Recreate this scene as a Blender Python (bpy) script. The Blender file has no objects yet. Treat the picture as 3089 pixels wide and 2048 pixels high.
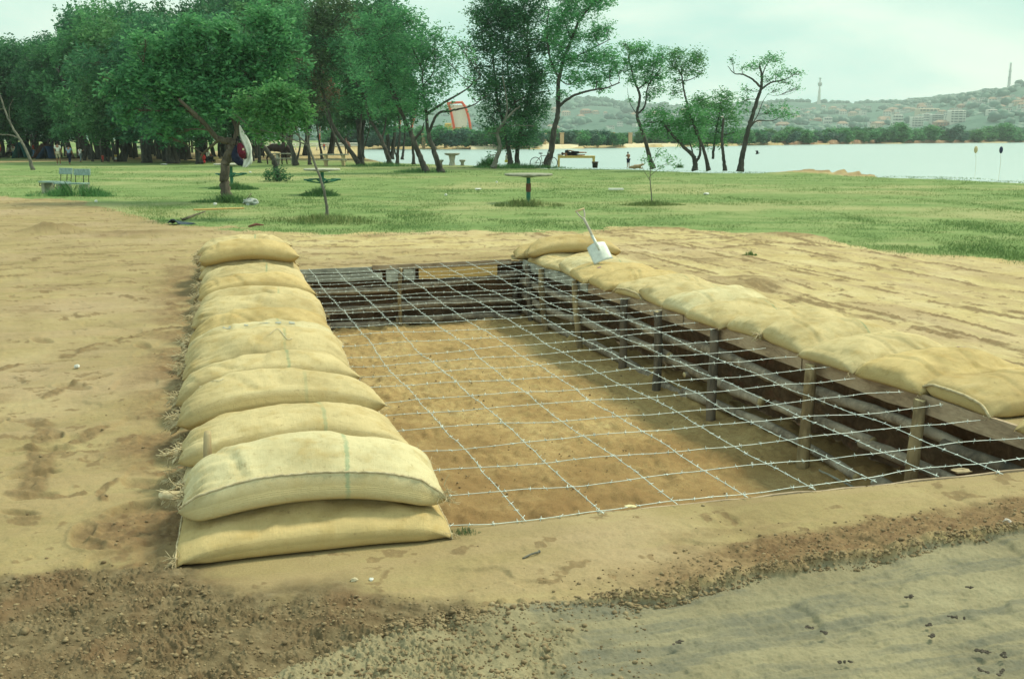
import bpy, math, random
import numpy as np
from mathutils import Vector, Matrix
PI=math.pi
R=random.Random(7); NR=np.random.default_rng(11)
SC=bpy.context.scene; COL=SC.collection
# ---------------------------------------------------------------- camera model (35 mm compact camera held at 1.75 m)
F=3000.; CX=1544.5; CY=1024.; H=1.75; HORY=418.; PITCH=math.atan((CY-HORY)/F)
def ray(px,py):
    dx=(px-CX)/F; dy=-(py-CY)/F
    return (dx, math.cos(PITCH)+dy*math.sin(PITCH), -math.sin(PITCH)+dy*math.cos(PITCH))
def G(px,py,z=0.):            # measured point on a level plane
    d=ray(px,py); t=(z-H)/d[2]; return np.array([d[0]*t,d[1]*t,z])
def PT(px,py,D):              # measured point at ground distance D
    d=ray(px,py); t=D/d[1]; return np.array([d[0]*t,D,H+d[2]*t])
# ---------------------------------------------------------------- noise
def _h(ix,iy,s):
    n=(ix.astype(np.int64)*374761393+iy.astype(np.int64)*668265263+s*1442695041)&0xffffffff
    n=((n^(n>>13))*1274126177)&0xffffffff
    n=(n^(n>>16))&0xffffffff
    return n.astype(np.float64)/4294967295.
def vn(x,y,s=0):
    x=np.asarray(x,float); y=np.asarray(y,float)
    ix=np.floor(x); iy=np.floor(y); fx=x-ix; fy=y-iy
    fx=fx*fx*fx*(fx*(fx*6-15)+10); fy=fy*fy*fy*(fy*(fy*6-15)+10)
    a=_h(ix,iy,s); b=_h(ix+1,iy,s); c=_h(ix,iy+1,s); d=_h(ix+1,iy+1,s)
    return (a*(1-fx)+b*fx)*(1-fy)+(c*(1-fx)+d*fx)*fy
def fbm(x,y,s=0,o=4,g=.5):
    t=0; a=1; n=0
    for k in range(o):
        t=t+a*vn(np.asarray(x)*(2**k)+k*17.3,np.asarray(y)*(2**k)-k*9.1,s+k); n+=a; a*=g
    return t/n
def vor(x,y,s=0):             # cellular: distance to nearest feature point
    ix=np.floor(x); iy=np.floor(y); best=np.full(np.shape(x),9.)
    for dx in (-1,0,1):
        for dy in (-1,0,1):
            cx=ix+dx; cy=iy+dy
            px=cx+_h(cx,cy,s); py=cy+_h(cx,cy,s+5)
            best=np.minimum(best,(px-x)**2+(py-y)**2)
    return np.sqrt(best)
def ss(a,b,x): 
    t=np.clip((x-a)/(b-a),0,1); return t*t*(3-2*t)
def seg_dist(x,y,pts):        # distance to polyline and signed side of nearest segment
    best=np.full(np.shape(x),1e9); side=np.zeros(np.shape(x))
    for a,b in zip(pts[:-1],pts[1:]):
        dx=b[0]-a[0]; dy=b[1]-a[1]; L=dx*dx+dy*dy
        t=np.clip(((x-a[0])*dx+(y-a[1])*dy)/L,0,1)
        ex=x-(a[0]+t*dx); ey=y-(a[1]+t*dy); d=np.hypot(ex,ey)
        m=d<best; best=np.where(m,d,best); side=np.where(m,np.sign(dx*ey-dy*ex),side)
    return best,side
# ---------------------------------------------------------------- object helpers
def link(o,parent=None):
    COL.objects.link(o)
    if parent is not None: o.parent=parent
    return o
def tag(o,label=None,cat=None,group=None,kind=None):
    if label: o['label']=label
    if cat: o['category']=cat
    if group: o['group']=group
    if kind: o['kind']=kind
    return o
def empty(name,loc,label,cat,group=None,rz=0):
    o=bpy.data.objects.new(name,None); o.empty_display_size=.2; link(o)
    o.location=tuple(loc); o.rotation_euler=(0,0,rz); return tag(o,label,cat,group)
def mesh(name,V,Fc,mat,parent=None,smooth=True,local=False,attrs=None,mats=None,mi=None):
    """V (n,3) world coordinates (or local=True); Fc array (m,k) or list of lists"""
    V=np.asarray(V,dtype=np.float64).reshape(-1,3)
    if parent is not None and not local: V=V-np.array(parent.location)
    me=bpy.data.meshes.new(name)
    if isinstance(Fc,np.ndarray):
        k=Fc.shape[1]; m=Fc.shape[0]
        me.vertices.add(len(V)); me.vertices.foreach_set('co',V.astype(np.float32).ravel())
        me.loops.add(m*k); me.loops.foreach_set('vertex_index',Fc.astype(np.int32).ravel())
        me.polygons.add(m); me.polygons.foreach_set('loop_start',np.arange(0,m*k,k,dtype=np.int32))
        me.polygons.foreach_set('loop_total',np.full(m,k,dtype=np.int32))
        me.update(calc_edges=True)
    else:
        me.from_pydata([tuple(v) for v in V],[],[tuple(int(i) for i in f) for f in Fc]); me.update()
    if smooth: me.polygons.foreach_set('use_smooth',np.ones(len(me.polygons),dtype=bool))
    for m_ in (mats or [mat]): me.materials.append(m_)
    if mi is not None: me.polygons.foreach_set('material_index',np.asarray(mi,dtype=np.int32))
    if attrs:
        for k_,v_ in attrs.items():
            a=me.attributes.new(k_,'FLOAT','POINT'); a.data.foreach_set('value',np.asarray(v_,dtype=np.float32).ravel())
    o=bpy.data.objects.new(name,me); link(o,parent); return o
class MB:
    """collects primitive shapes into one mesh"""
    def __init__(s): s.V=[]; s.F=[]; s.n=0
    def add(s,V,Fc):
        V=np.asarray(V,float).reshape(-1,3); s.V.append(V); s.F+= [[int(i)+s.n for i in f] for f in Fc]; s.n+=len(V); return s
    def box(s,c,size,rot=0,tilt=None):
        x,y,z=[q/2 for q in size]; e=min(x,y,z)*.18
        v=[];
        for sz in (-1,1):
            for (sx,sy) in ((-1,-1),(1,-1),(1,1),(-1,1)): v.append((sx*(x-e),sy*(y-e),sz*z))
        for sz in (-1,1):
            for (sx,sy) in ((-1,-1),(1,-1),(1,1),(-1,1)): v.append((sx*x,sy*y,sz*(z-e)))
        v=np.array(v)
        f=[(3,2,1,0),(4,5,6,7)]
        for k in range(4):
            l=(k+1)%4
            f+= [(k,l,8+l,8+k),(8+k,8+l,12+l,12+k),(12+k,12+l,4+l,4+k)]
        M=np.eye(3)
        if tilt is not None: M=np.array(tilt)
        cr,sr=math.cos(rot),math.sin(rot); M=np.array([[cr,-sr,0],[sr,cr,0],[0,0,1]])@M
        return s.add(v@M.T+np.array(c),f)
    def tube(s,pts,rad,n=8,cap=True,wob=0):
        V,Fc=tube(pts,rad,n,cap,wob); return s.add(V,Fc)
    def disc(s,c,r,h,n=24,rr=.02):
        prof=[(0,0),(r-rr,0),(r,rr),(r,h-rr),(r-rr,h),(0,h)]; return s.lathe(c,prof,n)
    def lathe(s,c,prof,n=20):
        V=[];Fc=[]
        for (r,z) in prof:
            for k in range(n): a=2*PI*k/n; V.append((c[0]+r*math.cos(a),c[1]+r*math.sin(a),c[2]+z))
        for i in range(len(prof)-1):
            for k in range(n): l=(k+1)%n; Fc.append((i*n+k,i*n+l,(i+1)*n+l,(i+1)*n+k))
        return s.add(V,Fc)
    def ell(s,c,r,n=12,jit=0,seed=0):
        V=[];Fc=[];m=n//2+1; rr=random.Random(seed)
        for i in range(m+1):
            th=PI*i/m
            for k in range(n):
                a=2*PI*k/n; j=1+jit*(rr.random()-.5)
                V.append((c[0]+r[0]*j*math.sin(th)*math.cos(a),c[1]+r[1]*j*math.sin(th)*math.sin(a),c[2]-r[2]*j*math.cos(th)))
        for i in range(m):
            for k in range(n): l=(k+1)%n; Fc.append((i*n+k,i*n+l,(i+1)*n+l,(i+1)*n+k))
        return s.add(V,Fc)
    def build(s,name,mat,parent=None,smooth=True,local=False):
        return mesh(name,np.concatenate(s.V),s.F,mat,parent,smooth,local)
def frames(P):
    T=np.gradient(P,axis=0); T/= (np.linalg.norm(T,axis=1,keepdims=True)+1e-9)
    up=np.array([0,0,1.]) if abs(T[0,2])<.8 else np.array([1.,0,0])
    A=np.cross(T,up); 
    n=np.linalg.norm(A,axis=1,keepdims=True); A=A/(n+1e-9)
    for i in range(1,len(A)):
        a=A[i-1]-T[i]*np.dot(A[i-1],T[i]); l=np.linalg.norm(a); A[i]=a/l if l>1e-6 else A[i]
    return T,A,np.cross(T,A)
def tube(pts,rad,n=8,cap=True,wob=0,seed=0):
    P=np.asarray(pts,float); m=len(P); r=np.broadcast_to(np.asarray(rad,float),(m,)) if np.ndim(rad) else np.full(m,float(rad))
    T,A,B=frames(P); a=np.arange(n)*2*PI/n
    ring=np.cos(a)[None,:,None]*A[:,None,:]+np.sin(a)[None,:,None]*B[:,None,:]
    rr=r[:,None]*np.ones((1,n))
    if wob: 
        g=np.random.default_rng(seed+m); rr=rr*(1+wob*(g.random((m,n))-.5)*2)
    V=(P[:,None,:]+ring*rr[:,:,None]).reshape(-1,3); Fc=[]
    i=np.arange(m-1)[:,None]*n; k=np.arange(n)[None,:]; l=(k+1)%n
    q=np.stack([i+k,i+l,i+n+l,i+n+k],-1).reshape(-1,4); Fc=[tuple(x) for x in q]
    if cap: Fc+= [tuple(range(n-1,-1,-1)),tuple(range((m-1)*n,m*n))]
    return V,Fc
def smooth_path(pts,k=6):
    P=np.asarray(pts,float)
    if len(P)<3: 
        t=np.linspace(0,1,k+1)[:,None]; return P[0]*(1-t)+P[1]*t
    Q=np.vstack([2*P[0]-P[1],P,2*P[-1]-P[-2]]); out=[]
    for i in range(1,len(Q)-2):
        p0,p1,p2,p3=Q[i-1],Q[i],Q[i+1],Q[i+2]
        for t in np.linspace(0,1,k,endpoint=False):
            out.append(.5*((2*p1)+(-p0+p2)*t+(2*p0-5*p1+4*p2-p3)*t*t+(-p0+3*p1-3*p2+p3)*t**3))
    out.append(Q[-2]); return np.array(out)
# ---------------------------------------------------------------- materials
def lin(c): 
    c=c/255.; return c/12.92 if c<=.04045 else ((c+.055)/1.055)**2.4
def rgb(r,g,b): return (lin(r),lin(g),lin(b),1)
class NT:
    def __init__(s,name):
        s.m=bpy.data.materials.new(name); s.m.use_nodes=True; s.t=s.m.node_tree; s.N=s.t.nodes; s.L=s.t.links
        s.b=s.N['Principled BSDF']; s.b.inputs['Specular IOR Level'].default_value=.2
    def n(s,typ,**k):
        x=s.N.new(typ)
        for a,v in k.items():
            if a=='inp':
                for i,q in v.items():
                    if isinstance(q,bpy.types.NodeSocket): s.L.new(q,x.inputs[i])
                    else: x.inputs[i].default_value=q
            else: setattr(x,a,v)
        return x
    def noise(s,scale,detail=4,rough=.55,vec=None,dist=0):
        x=s.n('ShaderNodeTexNoise',inp={'Scale':scale,'Detail':detail,'Roughness':rough,'Distortion':dist})
        if vec is not None: s.L.new(vec,x.inputs['Vector'])
        return x.outputs['Fac']
    def attr(s,name): return s.n('ShaderNodeAttribute',attribute_name=name).outputs['Fac']
    def ramp(s,f,stops):
        x=s.n('ShaderNodeValToRGB'); s.L.new(f,x.inputs[0]); e=x.color_ramp.elements
        while len(e)<len(stops): e.new(.5)
        for i,(p,c) in enumerate(stops): e[i].position=p; e[i].color=c if len(c)==4 else (*c,1)
        return x.outputs['Color']
    def val(s,f,a,b,c=0.,d=1.):
        x=s.n('ShaderNodeMapRange',inp={'From Min':a,'From Max':b,'To Min':c,'To Max':d}); s.L.new(f,x.inputs[0]); return x.outputs[0]
    def mix(s,f,a,b,mode='MIX'):
        x=s.n('ShaderNodeMix',data_type='RGBA',blend_type=mode)
        for i,q in ((0,f),(6,a),(7,b)):
            if isinstance(q,bpy.types.NodeSocket): s.L.new(q,x.inputs[i])
            else: x.inputs[i].default_value=q
        return x.outputs[2]
    def math(s,op,a,b=0.):
        x=s.n('ShaderNodeMath',operation=op)
        for i,q in ((0,a),(1,b)):
            if isinstance(q,bpy.types.NodeSocket): s.L.new(q,x.inputs[i])
            else: x.inputs[i].default_value=q
        return x.outputs[0]
    def pos(s): return s.n('ShaderNodeNewGeometry').outputs['Position']
    def obj(s): return s.n('ShaderNodeTexCoord').outputs['Object']
    def maps(s,vec,scale=(1,1,1),rot=(0,0,0)):
        x=s.n('ShaderNodeMapping',inp={'Scale':scale,'Rotation':rot}); s.L.new(vec,x.inputs[0]); return x.outputs[0]
    def bump(s,h,st,dist,prev=None):
        x=s.n('ShaderNodeBump',inp={'Strength':st,'Distance':dist}); s.L.new(h,x.inputs['Height'])
        if prev is not None: s.L.new(prev,x.inputs['Normal'])
        s.L.new(x.outputs[0],s.b.inputs['Normal']); return x.outputs[0]
    def out(s,color=None,rough=.85,spec=.2,metal=0.):
        if color is not None:
            if isinstance(color,bpy.types.NodeSocket): s.L.new(color,s.b.inputs['Base Color'])
            else: s.b.inputs['Base Color'].default_value=color
        s.b.inputs['Roughness'].default_value=rough; s.b.inputs['Specular IOR Level'].default_value=spec; s.b.inputs['Metallic'].default_value=metal
        return s.m
def plain(name,c,c2=None,scale=8,rough=.8,bump=.0,metal=0,spec=.25):
    t=NT(name); c2=c2 or tuple(q*.7 for q in c[:3])+(1,)
    f=t.noise(scale,5,.6,t.obj()); col=t.ramp(f,[(.3,c2),(.7,c)])
    if bump: t.bump(t.noise(scale*5,4,.6,t.obj()),.5,bump)
    return t.out(col,rough,spec,metal)
def wood(name,c1,c2,c3,stretch=(1,1,1),scale=6,bump=.004,rough=.85):
    t=NT(name); v=t.maps(t.obj(),stretch)
    f=t.noise(scale,6,.65,v,.6); g=t.noise(scale*4,4,.6,v); k=t.noise(2.2,3,.5,t.obj())
    col=t.ramp(f,[(.28,c1),(.52,c2),(.74,c3)]); col=t.mix(t.val(g,.45,.6,.0,.35),col,c1)
    col=t.mix(t.val(k,.5,.68,0,.55),col,c3)
    t.bump(f,.7,bump); return t.out(col,rough,.15)
M={}
# leaf materials: object info random + per leaf value
def leafmat(name,dark,mid,light,trans=.3):
    t=NT(name); a=t.attr('lv'); rnd=t.n('ShaderNodeObjectInfo').outputs['Random']
    n=t.noise(.9,3,.5,t.pos())
    f=t.math('ADD',t.math('MULTIPLY',a,.55),t.math('MULTIPLY',n,.45))
    col=t.ramp(f,[(.2,dark),(.5,mid),(.82,light)])
    hs=t.n('ShaderNodeHueSaturation',inp={'Hue':t.val(rnd,0,1,.485,.512),'Saturation':1.,'Value':t.val(rnd,0,1,.85,1.15),'Color':col}).outputs[0]
    t.out(hs,.55,.25)
    tr=t.n('ShaderNodeBsdfTranslucent',inp={'Color':hs}); mx=t.n('ShaderNodeMixShader',inp={0:trans})
    t.L.new(t.b.outputs[0],mx.inputs[1]); t.L.new(tr.outputs[0],mx.inputs[2]); t.L.new(mx.outputs[0],t.N['Material Output'].inputs[0]); return t.m
M['leaf_dark']=leafmat('leaf_dark',(.022,.085,.042,1),(.048,.17,.072,1),(.11,.30,.11,1),.4)
M['leaf_mid']=leafmat('leaf_mid',(.036,.125,.055,1),(.080,.25,.095,1),(.17,.42,.15,1),.42)
M['leaf_bright']=leafmat('leaf_bright',(.05,.17,.065,1),(.10,.31,.11,1),(.19,.46,.16,1),.45)
M['leaf_olive']=leafmat('leaf_olive',(.03,.06,.03,1),(.07,.13,.055,1),(.13,.2,.08,1))
M['leaf_rust']=leafmat('leaf_rust',(.09,.05,.03,1),(.17,.09,.05,1),(.25,.14,.08,1))
M['grassblade']=leafmat('grassblade',(.09,.165,.055,1),(.17,.27,.09,1),(.33,.37,.165,1),.3)
M['tuft']=leafmat('tuft',(.05,.14,.05,1),(.09,.22,.075,1),(.16,.32,.11,1),.35)
M['bark']=wood('bark',(.025,.027,.025,1),(.06,.058,.05,1),(.12,.11,.09,1),(1,1,.25),7,.02)
M['bark_grey']=wood('bark_grey',(.07,.075,.06,1),(.15,.145,.12,1),(.26,.25,.2,1),(1,1,.25),9,.012)
M['bark_brown']=wood('bark_brown',(.045,.038,.03,1),(.10,.085,.065,1),(.19,.155,.115,1),(1,1,.2),9,.015)
# ================================================================ pit frame
NL=np.array([-.304,4.309]); FL=np.array([-2.988,13.41]); FR=np.array([.124,14.535]); NRc=np.array([3.335,5.25])
PIT=[NL,NRc,FR,FL]; DEPTH=.86
Ud=(NRc-NL)/np.linalg.norm(NRc-NL)                 # along the near edge
Vd=(FL-NL)/np.linalg.norm(FL-NL)                   # along the left edge
Rd=(FR-NRc)/np.linalg.norm(FR-NRc); Rn=np.array([Rd[1],-Rd[0]])   # right edge direction, outward normal
Fd=(FR-FL)/np.linalg.norm(FR-FL); Fn=np.array([-Fd[1],Fd[0]])
def inpoly(x,y,poly):
    r=np.zeros(np.shape(x),bool); n=len(poly)
    for i in range(n):
        x1,y1=poly[i]; x2,y2=poly[(i+1)%n]
        c=((y1>y)!=(y2>y))&(x<(x2-x1)*(y-y1)/((y2-y1)+1e-12)+x1); r^=c
    return r
# grass edge and shore lines (measured on the ground plane)
GE=np.array([G(*p)[:2] for p in ((-900,530),(-300,575),(0,596),(170,602),(300,622),(500,668),(620,690),(850,700),(1150,701),(1545,697),(1760,700),(1850,684),(2050,688),(2400,712),(2650,752),(3089,792),(3700,870))])
SHORE=[G(*p)[:2] for p in ((1085,452),(1075,462),(1105,474),(1170,488),(1400,494),(1700,505),(1900,507),(2200,518),(2450,521),(2640,531),(2850,533),(3089,545),(3600,572),(4600,640))]
WATER_Z=-.5
FARS=[G(*p,WATER_Z)[:2] for p in ((1085,452.),(1300,452),(1560,451.5),(1850,447),(2200,440.5),(2500,436),(2800,432.5),(3089,430.5),(3500,428.5))]
LAKE=[tuple(p) for p in SHORE]+[tuple(FARS[-1])]+[tuple(p) for p in FARS[::-1][1:]]
RIDGE=[G(*p)[:2] for p in ((1000,1975),(1180,1900),(1330,1872),(1560,1832),(1880,1802),(2010,1800),(2150,1770),(2330,1722),(2650,1680),(2850,1635),(3089,1592),(3700,1490))]
CRL=[G(*p)[:2] for p in ((0,1720),(330,1690),(520,1720),(900,1790),(1330,1800),(1420,1840),(1560,1850),(1580,1950),(1600,2048))]
# ---------------------------------------------------------------- ground sheet
def ground_grid():
    pys=np.concatenate([np.linspace(2300,1700,300),np.linspace(1698,1000,330),np.linspace(997,500,210),np.linspace(498,432,42),np.array([430,428,426,424,422,420.5,419.3,418.7])])
    ang=PITCH+np.arctan((pys-CY)/F); ys=H/np.tan(ang)
    tans=np.concatenate([np.linspace(-1.6,-.62,60,endpoint=False),np.linspace(-.62,.62,1050),np.linspace(.62,1.6,61)[1:]])
    Y,T=np.meshgrid(ys,tans,indexing='ij'); X=Y*T
    return X,Y
def line_mask(x,y,a,b,w):
    d,_=seg_dist(x,y,[a,b]); return 1-ss(w*.3,w,d)
def ground_fields(X,Y):
    z=np.zeros_like(X); near=Y<34
    edge_y=np.interp(X,GE[:,0],GE[:,1]); wob=(fbm(X*.9,Y*.9,3,4)-.5)*1.6+(fbm(X*4,Y*4,5,3)-.5)*.7
    grass=ss(-.35,.45,Y-edge_y+wob)
    # worn sand patches and paths far left
    d1,_=seg_dist(X,Y,[G(600,470)[:2],G(800,452)[:2],G(1100,446)[:2]])
    sand_far=ss(.45,.6,Y/140.+(fbm(X*.04,Y*.04,8,3)-.5)*.25)*ss(-45,-38,X)
    grass=grass*(1-sand_far*.85)
    # streaked noise fields in the two working directions
    su=X*Ud[0]+Y*Ud[1]; sv=X*Vd[0]+Y*Vd[1]
    tone=fbm(X*.55,Y*.55,21,4)
    stU=fbm(su*.8,sv*5,31,5,.6); stV=fbm(su*5,sv*.7,41,5,.6)
    right=ss(.0,1.2,(X-(.124+(14.535-Y)*.3453))-.6)       # right of the sandbag row
    streak=stU*(1-right)+stV*right
    z+= (fbm(X*.35,Y*.35,51,3)-.5)*.05*ss(0,1,np.minimum(1,Y/30))
    z+= (tone-.5)*.035
    z+= (streak-.5)*.034*(1-grass)
    z+= (fbm(X*5,Y*5,53,4,.6)-.5)*.022*(1-grass)*(Y<30)
    z-= ss(.62,.70,fbm(su*3.3,sv*3.3,57,2))*.014*(1-grass)*(Y<30)
    z+= (fbm(X*22,Y*22,61,4,.65)-.5)*.011*(1-grass*.5)
    # disturbed patches
    dist=(ss(.60,.78,fbm(X*1.1+4,Y*1.1,71,5,.6)+(streak-.5)*.30)*.55+.8*ss(.66,.74,fbm(X*7+4,Y*7,73,4,.6)))*(1-grass)
    dist=np.clip(dist,0,1)
    lump=(1-vor(X*16,Y*16,3))
    z+= dist*(lump-.5)*.012*(Y<40)
    # --- crumbly earth lower left
    dc,sdc=seg_dist(X,Y,CRL); insd=np.where(sdc<0,1,-1)*dc
    crumb=np.zeros_like(X); k=Y<9
    sdr,sr=seg_dist(X,Y,RIDGE); sgn=np.where(sr<0,1,-1)*sdr          # >0 camera side of the rut edge
    nz=(fbm(X*3,Y*3,81,4)-.5)*.35
    czone=ss(-.20,.25,insd+nz*1.8)*k
    crumb=ss(-.12,.22,insd+nz*1.5)*k*(.55+.45*ss(.38,.56,fbm(X*3.1,Y*3.1,83,4)))*1.
    sgnw=sgn+(fbm(X*6,Y*6,87,4)-.5)*.10
    rut=ss(-.004,.012,sgnw)*(Y<7)
    xr=ss(-.02,.20,X+(fbm(X*4,Y*4,88,5,.65)-.5)*.75)
    smooth_rut=rut*xr
    crumb=np.clip(np.maximum(crumb,rut*(1-xr)*.85*(.3+.7*ss(.40,.58,fbm(X*4,Y*4,85,4))))-smooth_rut,0,1); czone=np.clip(czone*(1-rut*.8)-smooth_rut,0,1)
    # rim of brown crumbs above the rut, strongest in the middle right
    band=np.exp(-((sgnw+.17)/.15)**4)*ss(.1,1.2,X+(fbm(X*3,Y*3,89,3)-.5)*.8)*(Y<8)*ss(.30,.50,fbm(X*2.2,Y*4,84,4)+.18)
    z+= crumb*(((1-vor(X*46,Y*46,9))**2*.013+np.clip(1-vor(X*95+3,Y*95,12),0,1)**1.5*.010)*ss(.3,.62,fbm(X*14,Y*14,97,3))*1.5+(fbm(X*9,Y*9,91,4)-.5)*.045)
    z+= band*((1-vor(X*50,Y*50,9))**2*.014*ss(.35,.6,fbm(X*12,Y*12,99,3))+(fbm(X*12,Y*12,92,4)-.5)*.03)
    z-= smooth_rut*.028*ss(.2,1.,X+.4)
    z+= np.exp(-((sgnw+.020)/.020)**2)*(Y<7)*(.004+.020*ss(.35,.7,fbm(X*26,Y*26,94,3,.6)))*ss(-1.2,.2,X)
    z+= smooth_rut*((fbm(su*1.2,sv*16,95,4)-.5)*.026+(fbm(X*34,Y*34,96,4,.7)-.5)*.012)
    # grey streaks on the rut floor
    grey=smooth_rut*ss(.40,.64,fbm(su*1.1,sv*9,101,6,.68))
    # hoof print
    hp=G(2570,1905)[:2]; q=np.hypot((X-hp[0])*.9,(Y-hp[1]))
    ringm=np.exp(-((q-.085)/.014)**2)*((Y>hp[1]-.06)); z-= .012*np.exp(-(q/.09)**4); z+= ringm*.006
    hp=G(1650,2030)[:2]; q=np.hypot(X-hp[0],Y-hp[1]); z-= .022*np.exp(-(q/.06)**4)
    # scattered prints on the left flat
    for i in range(34):
        p=G(R.uniform(-200,520),R.uniform(760,1650))[:2]; a=R.uniform(0,PI); s=R.uniform(.05,.11)
        m=(abs(X-p[0])<.6)&(abs(Y-p[1])<.6)
        ex=(X[m]-p[0])*math.cos(a)+(Y[m]-p[1])*math.sin(a); ey=-(X[m]-p[0])*math.sin(a)+(Y[m]-p[1])*math.cos(a)
        g=np.exp(-((ex/(s*1.6))**2+(ey/(s*.7))**2)**2); z[m]-= g*.018; z[m]+= .010*np.exp(-((np.hypot(ex/1.6,ey/.7)-s*1.15)/.018)**2)
        dist[m]=np.maximum(dist[m],g*.75)
    # brown earth patch beside the row of bags
    lb=[np.array([-1.55,3.95]),np.array([-4.55,13.6])]; db,sb=seg_dist(X,Y,lb)
    brown=.7*np.exp(-(db/.30)**2)*ss(.42,.66,fbm(X*2.7,Y*2.7,111,4)+.10)*(Y<15)*(sb>-2)
    brown=np.maximum(brown,np.exp(-(np.hypot(X-G(470,1585)[0],(Y-G(470,1585)[1])*1.1)/.36)**4))
    brown=np.maximum(brown,.85*np.exp(-(np.hypot((X-G(480,1340)[0]),(Y-G(480,1340)[1]))/.33)**4))
    z+= brown*(1-vor(X*20,Y*20,13))*.018*(Y<15)
    # wheel tracks on the right flat and across the far side
    tr=np.zeros_like(X)
    for off,w in ((1.75,.10),(1.95,.07),(3.1,.09),(3.35,.06),(4.6,.1),(2.4,.05),(5.6,.08),(1.45,.05)):
        a=NRc+Rn*off-Rd*3; b=FR+Rn*off+Rd*4; d,_=seg_dist(X+(fbm(sv*.5,su*.1,121,2)-.5)*.5,Y,[a,b])
        tr=np.maximum(tr,(1-ss(w*.4,w*1.3,d))*ss(.34,.52,fbm(su*3,sv*3,int(off*10),4)))
    for oy,w in ((.55,.09),(1.3,.07),(1.9,.08),(2.9,.07),(3.9,.1)):
        a=FL+Fn*oy-Fd*14; b=FR+Fn*oy+Fd*8; d,_=seg_dist(X,Y+(fbm(su*.4,sv*.1,131,2)-.5)*.7,[a,b])
        tr=np.maximum(tr,(1-ss(w*.4,w*1.5,d))*ss(.38,.56,fbm(su*2,sv*4,int(oy*10)+60,4)))
    for (pa,pb,w) in (((0,1120),(520,985),.06),((80,1210),(250,1150),.05),((300,885),(560,925),.06),((330,1010),(560,985),.05),((230,930),(560,905),.05),((150,1340),(330,1290),.05),((180,1250),(30,1500),.09),((0,870),(420,850),.05),((260,1510),(360,1425),.03),((100,1515),(240,1480),.03),((1900,700),(2500,742),.12),((2250,860),(2600,985),.12)):
        d,_=seg_dist(X+(fbm(X*2,Y*2,141,3)-.5)*.35,Y+(fbm(X*2,Y*2,142,3)-.5)*.35,[G(*pa)[:2],G(*pb)[:2]])
        tr=np.maximum(tr,(1-ss(w*.4,w*1.3,d))*ss(.36,.52,fbm(X*4,Y*4,143,3)))
    tr*= (1-grass)*(1-crumb)
    z+= tr*(1-vor(X*14,Y*14,15))*.03 - tr*.012
    dist=np.maximum(dist,tr)
    # low spoil heaps at the edge of the grass
    for (px,py,w,h) in ((155,700,.62,.20),(420,705,1.2,.06),(2380,712,.7,.06),(2520,722,.4,.05),(2290,860,.5,.06),(1990,690,.9,.05),(2930,1090,.22,.06),(2240,845,.5,.05)):
        p=G(px,py)[:2]; q=np.hypot((X-p[0])/w,(Y-p[1])/(w*.6)); m=np.exp(-q**2*1.4)
        z+= m*h*(.75+.5*fbm(X*6,Y*6,151,3)); dist=np.maximum(dist,m*.9)
    # mounds on the lake shore
    for (px,py,w,h) in ((2505,524,2.2,.35),(2570,527,1.,.25),(2610,530,1.6,.22),(2430,521,2.2,.16),(2380,519,1.6,.14)):
        p=G(px,py)[:2]; q=np.hypot((X-p[0])/w,(Y-p[1])/1.3); m=np.exp(-q**2*1.5); z+= m*h*(.6+.8*fbm(X*1.5,Y*2.5,153,3)); grass=grass*(1-np.clip(m*1.5,0,1)); dist=np.maximum(dist,m)
    # worn dry patches in the grass
    dry=ss(.50,.72,fbm(X*.16,Y*.30,161,5,.6))
    # lake basin
    far=Y>36
    lake=inpoly(X,Y,LAKE)&far
    ds,_=seg_dist(X,Y,SHORE); df,_=seg_dist(X,Y,FARS); dd=np.minimum(ds,df)
    z=np.where(lake,z-np.clip(dd*.8,0,1)*1.6-.15,z)
    bank=far&~lake&(ds<3); z=np.where(bank,z-.12*(1-ds/3),z)
    z=np.where(Y>250,np.where(lake,z,np.minimum(z,0)+.2),z)
    z=z*np.where(Y>600,0,1)+np.where(Y>600,np.where(lake,-2,.15),0)
    far_=ss(13.5,17.5,Y)*ss(-7.5,-2.5,X)
    return z,dict(czone=czone,grass=grass,dist=dist,crumb=np.clip(crumb+band*.8,0,1),grey=grey,rut=np.maximum(smooth_rut,rut*.85*ss(-2.2,-.9,X)),brown=np.clip(brown+band,0,1),tone=tone,dry=dry,streak=streak,rr=np.maximum(right,far_))
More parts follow.
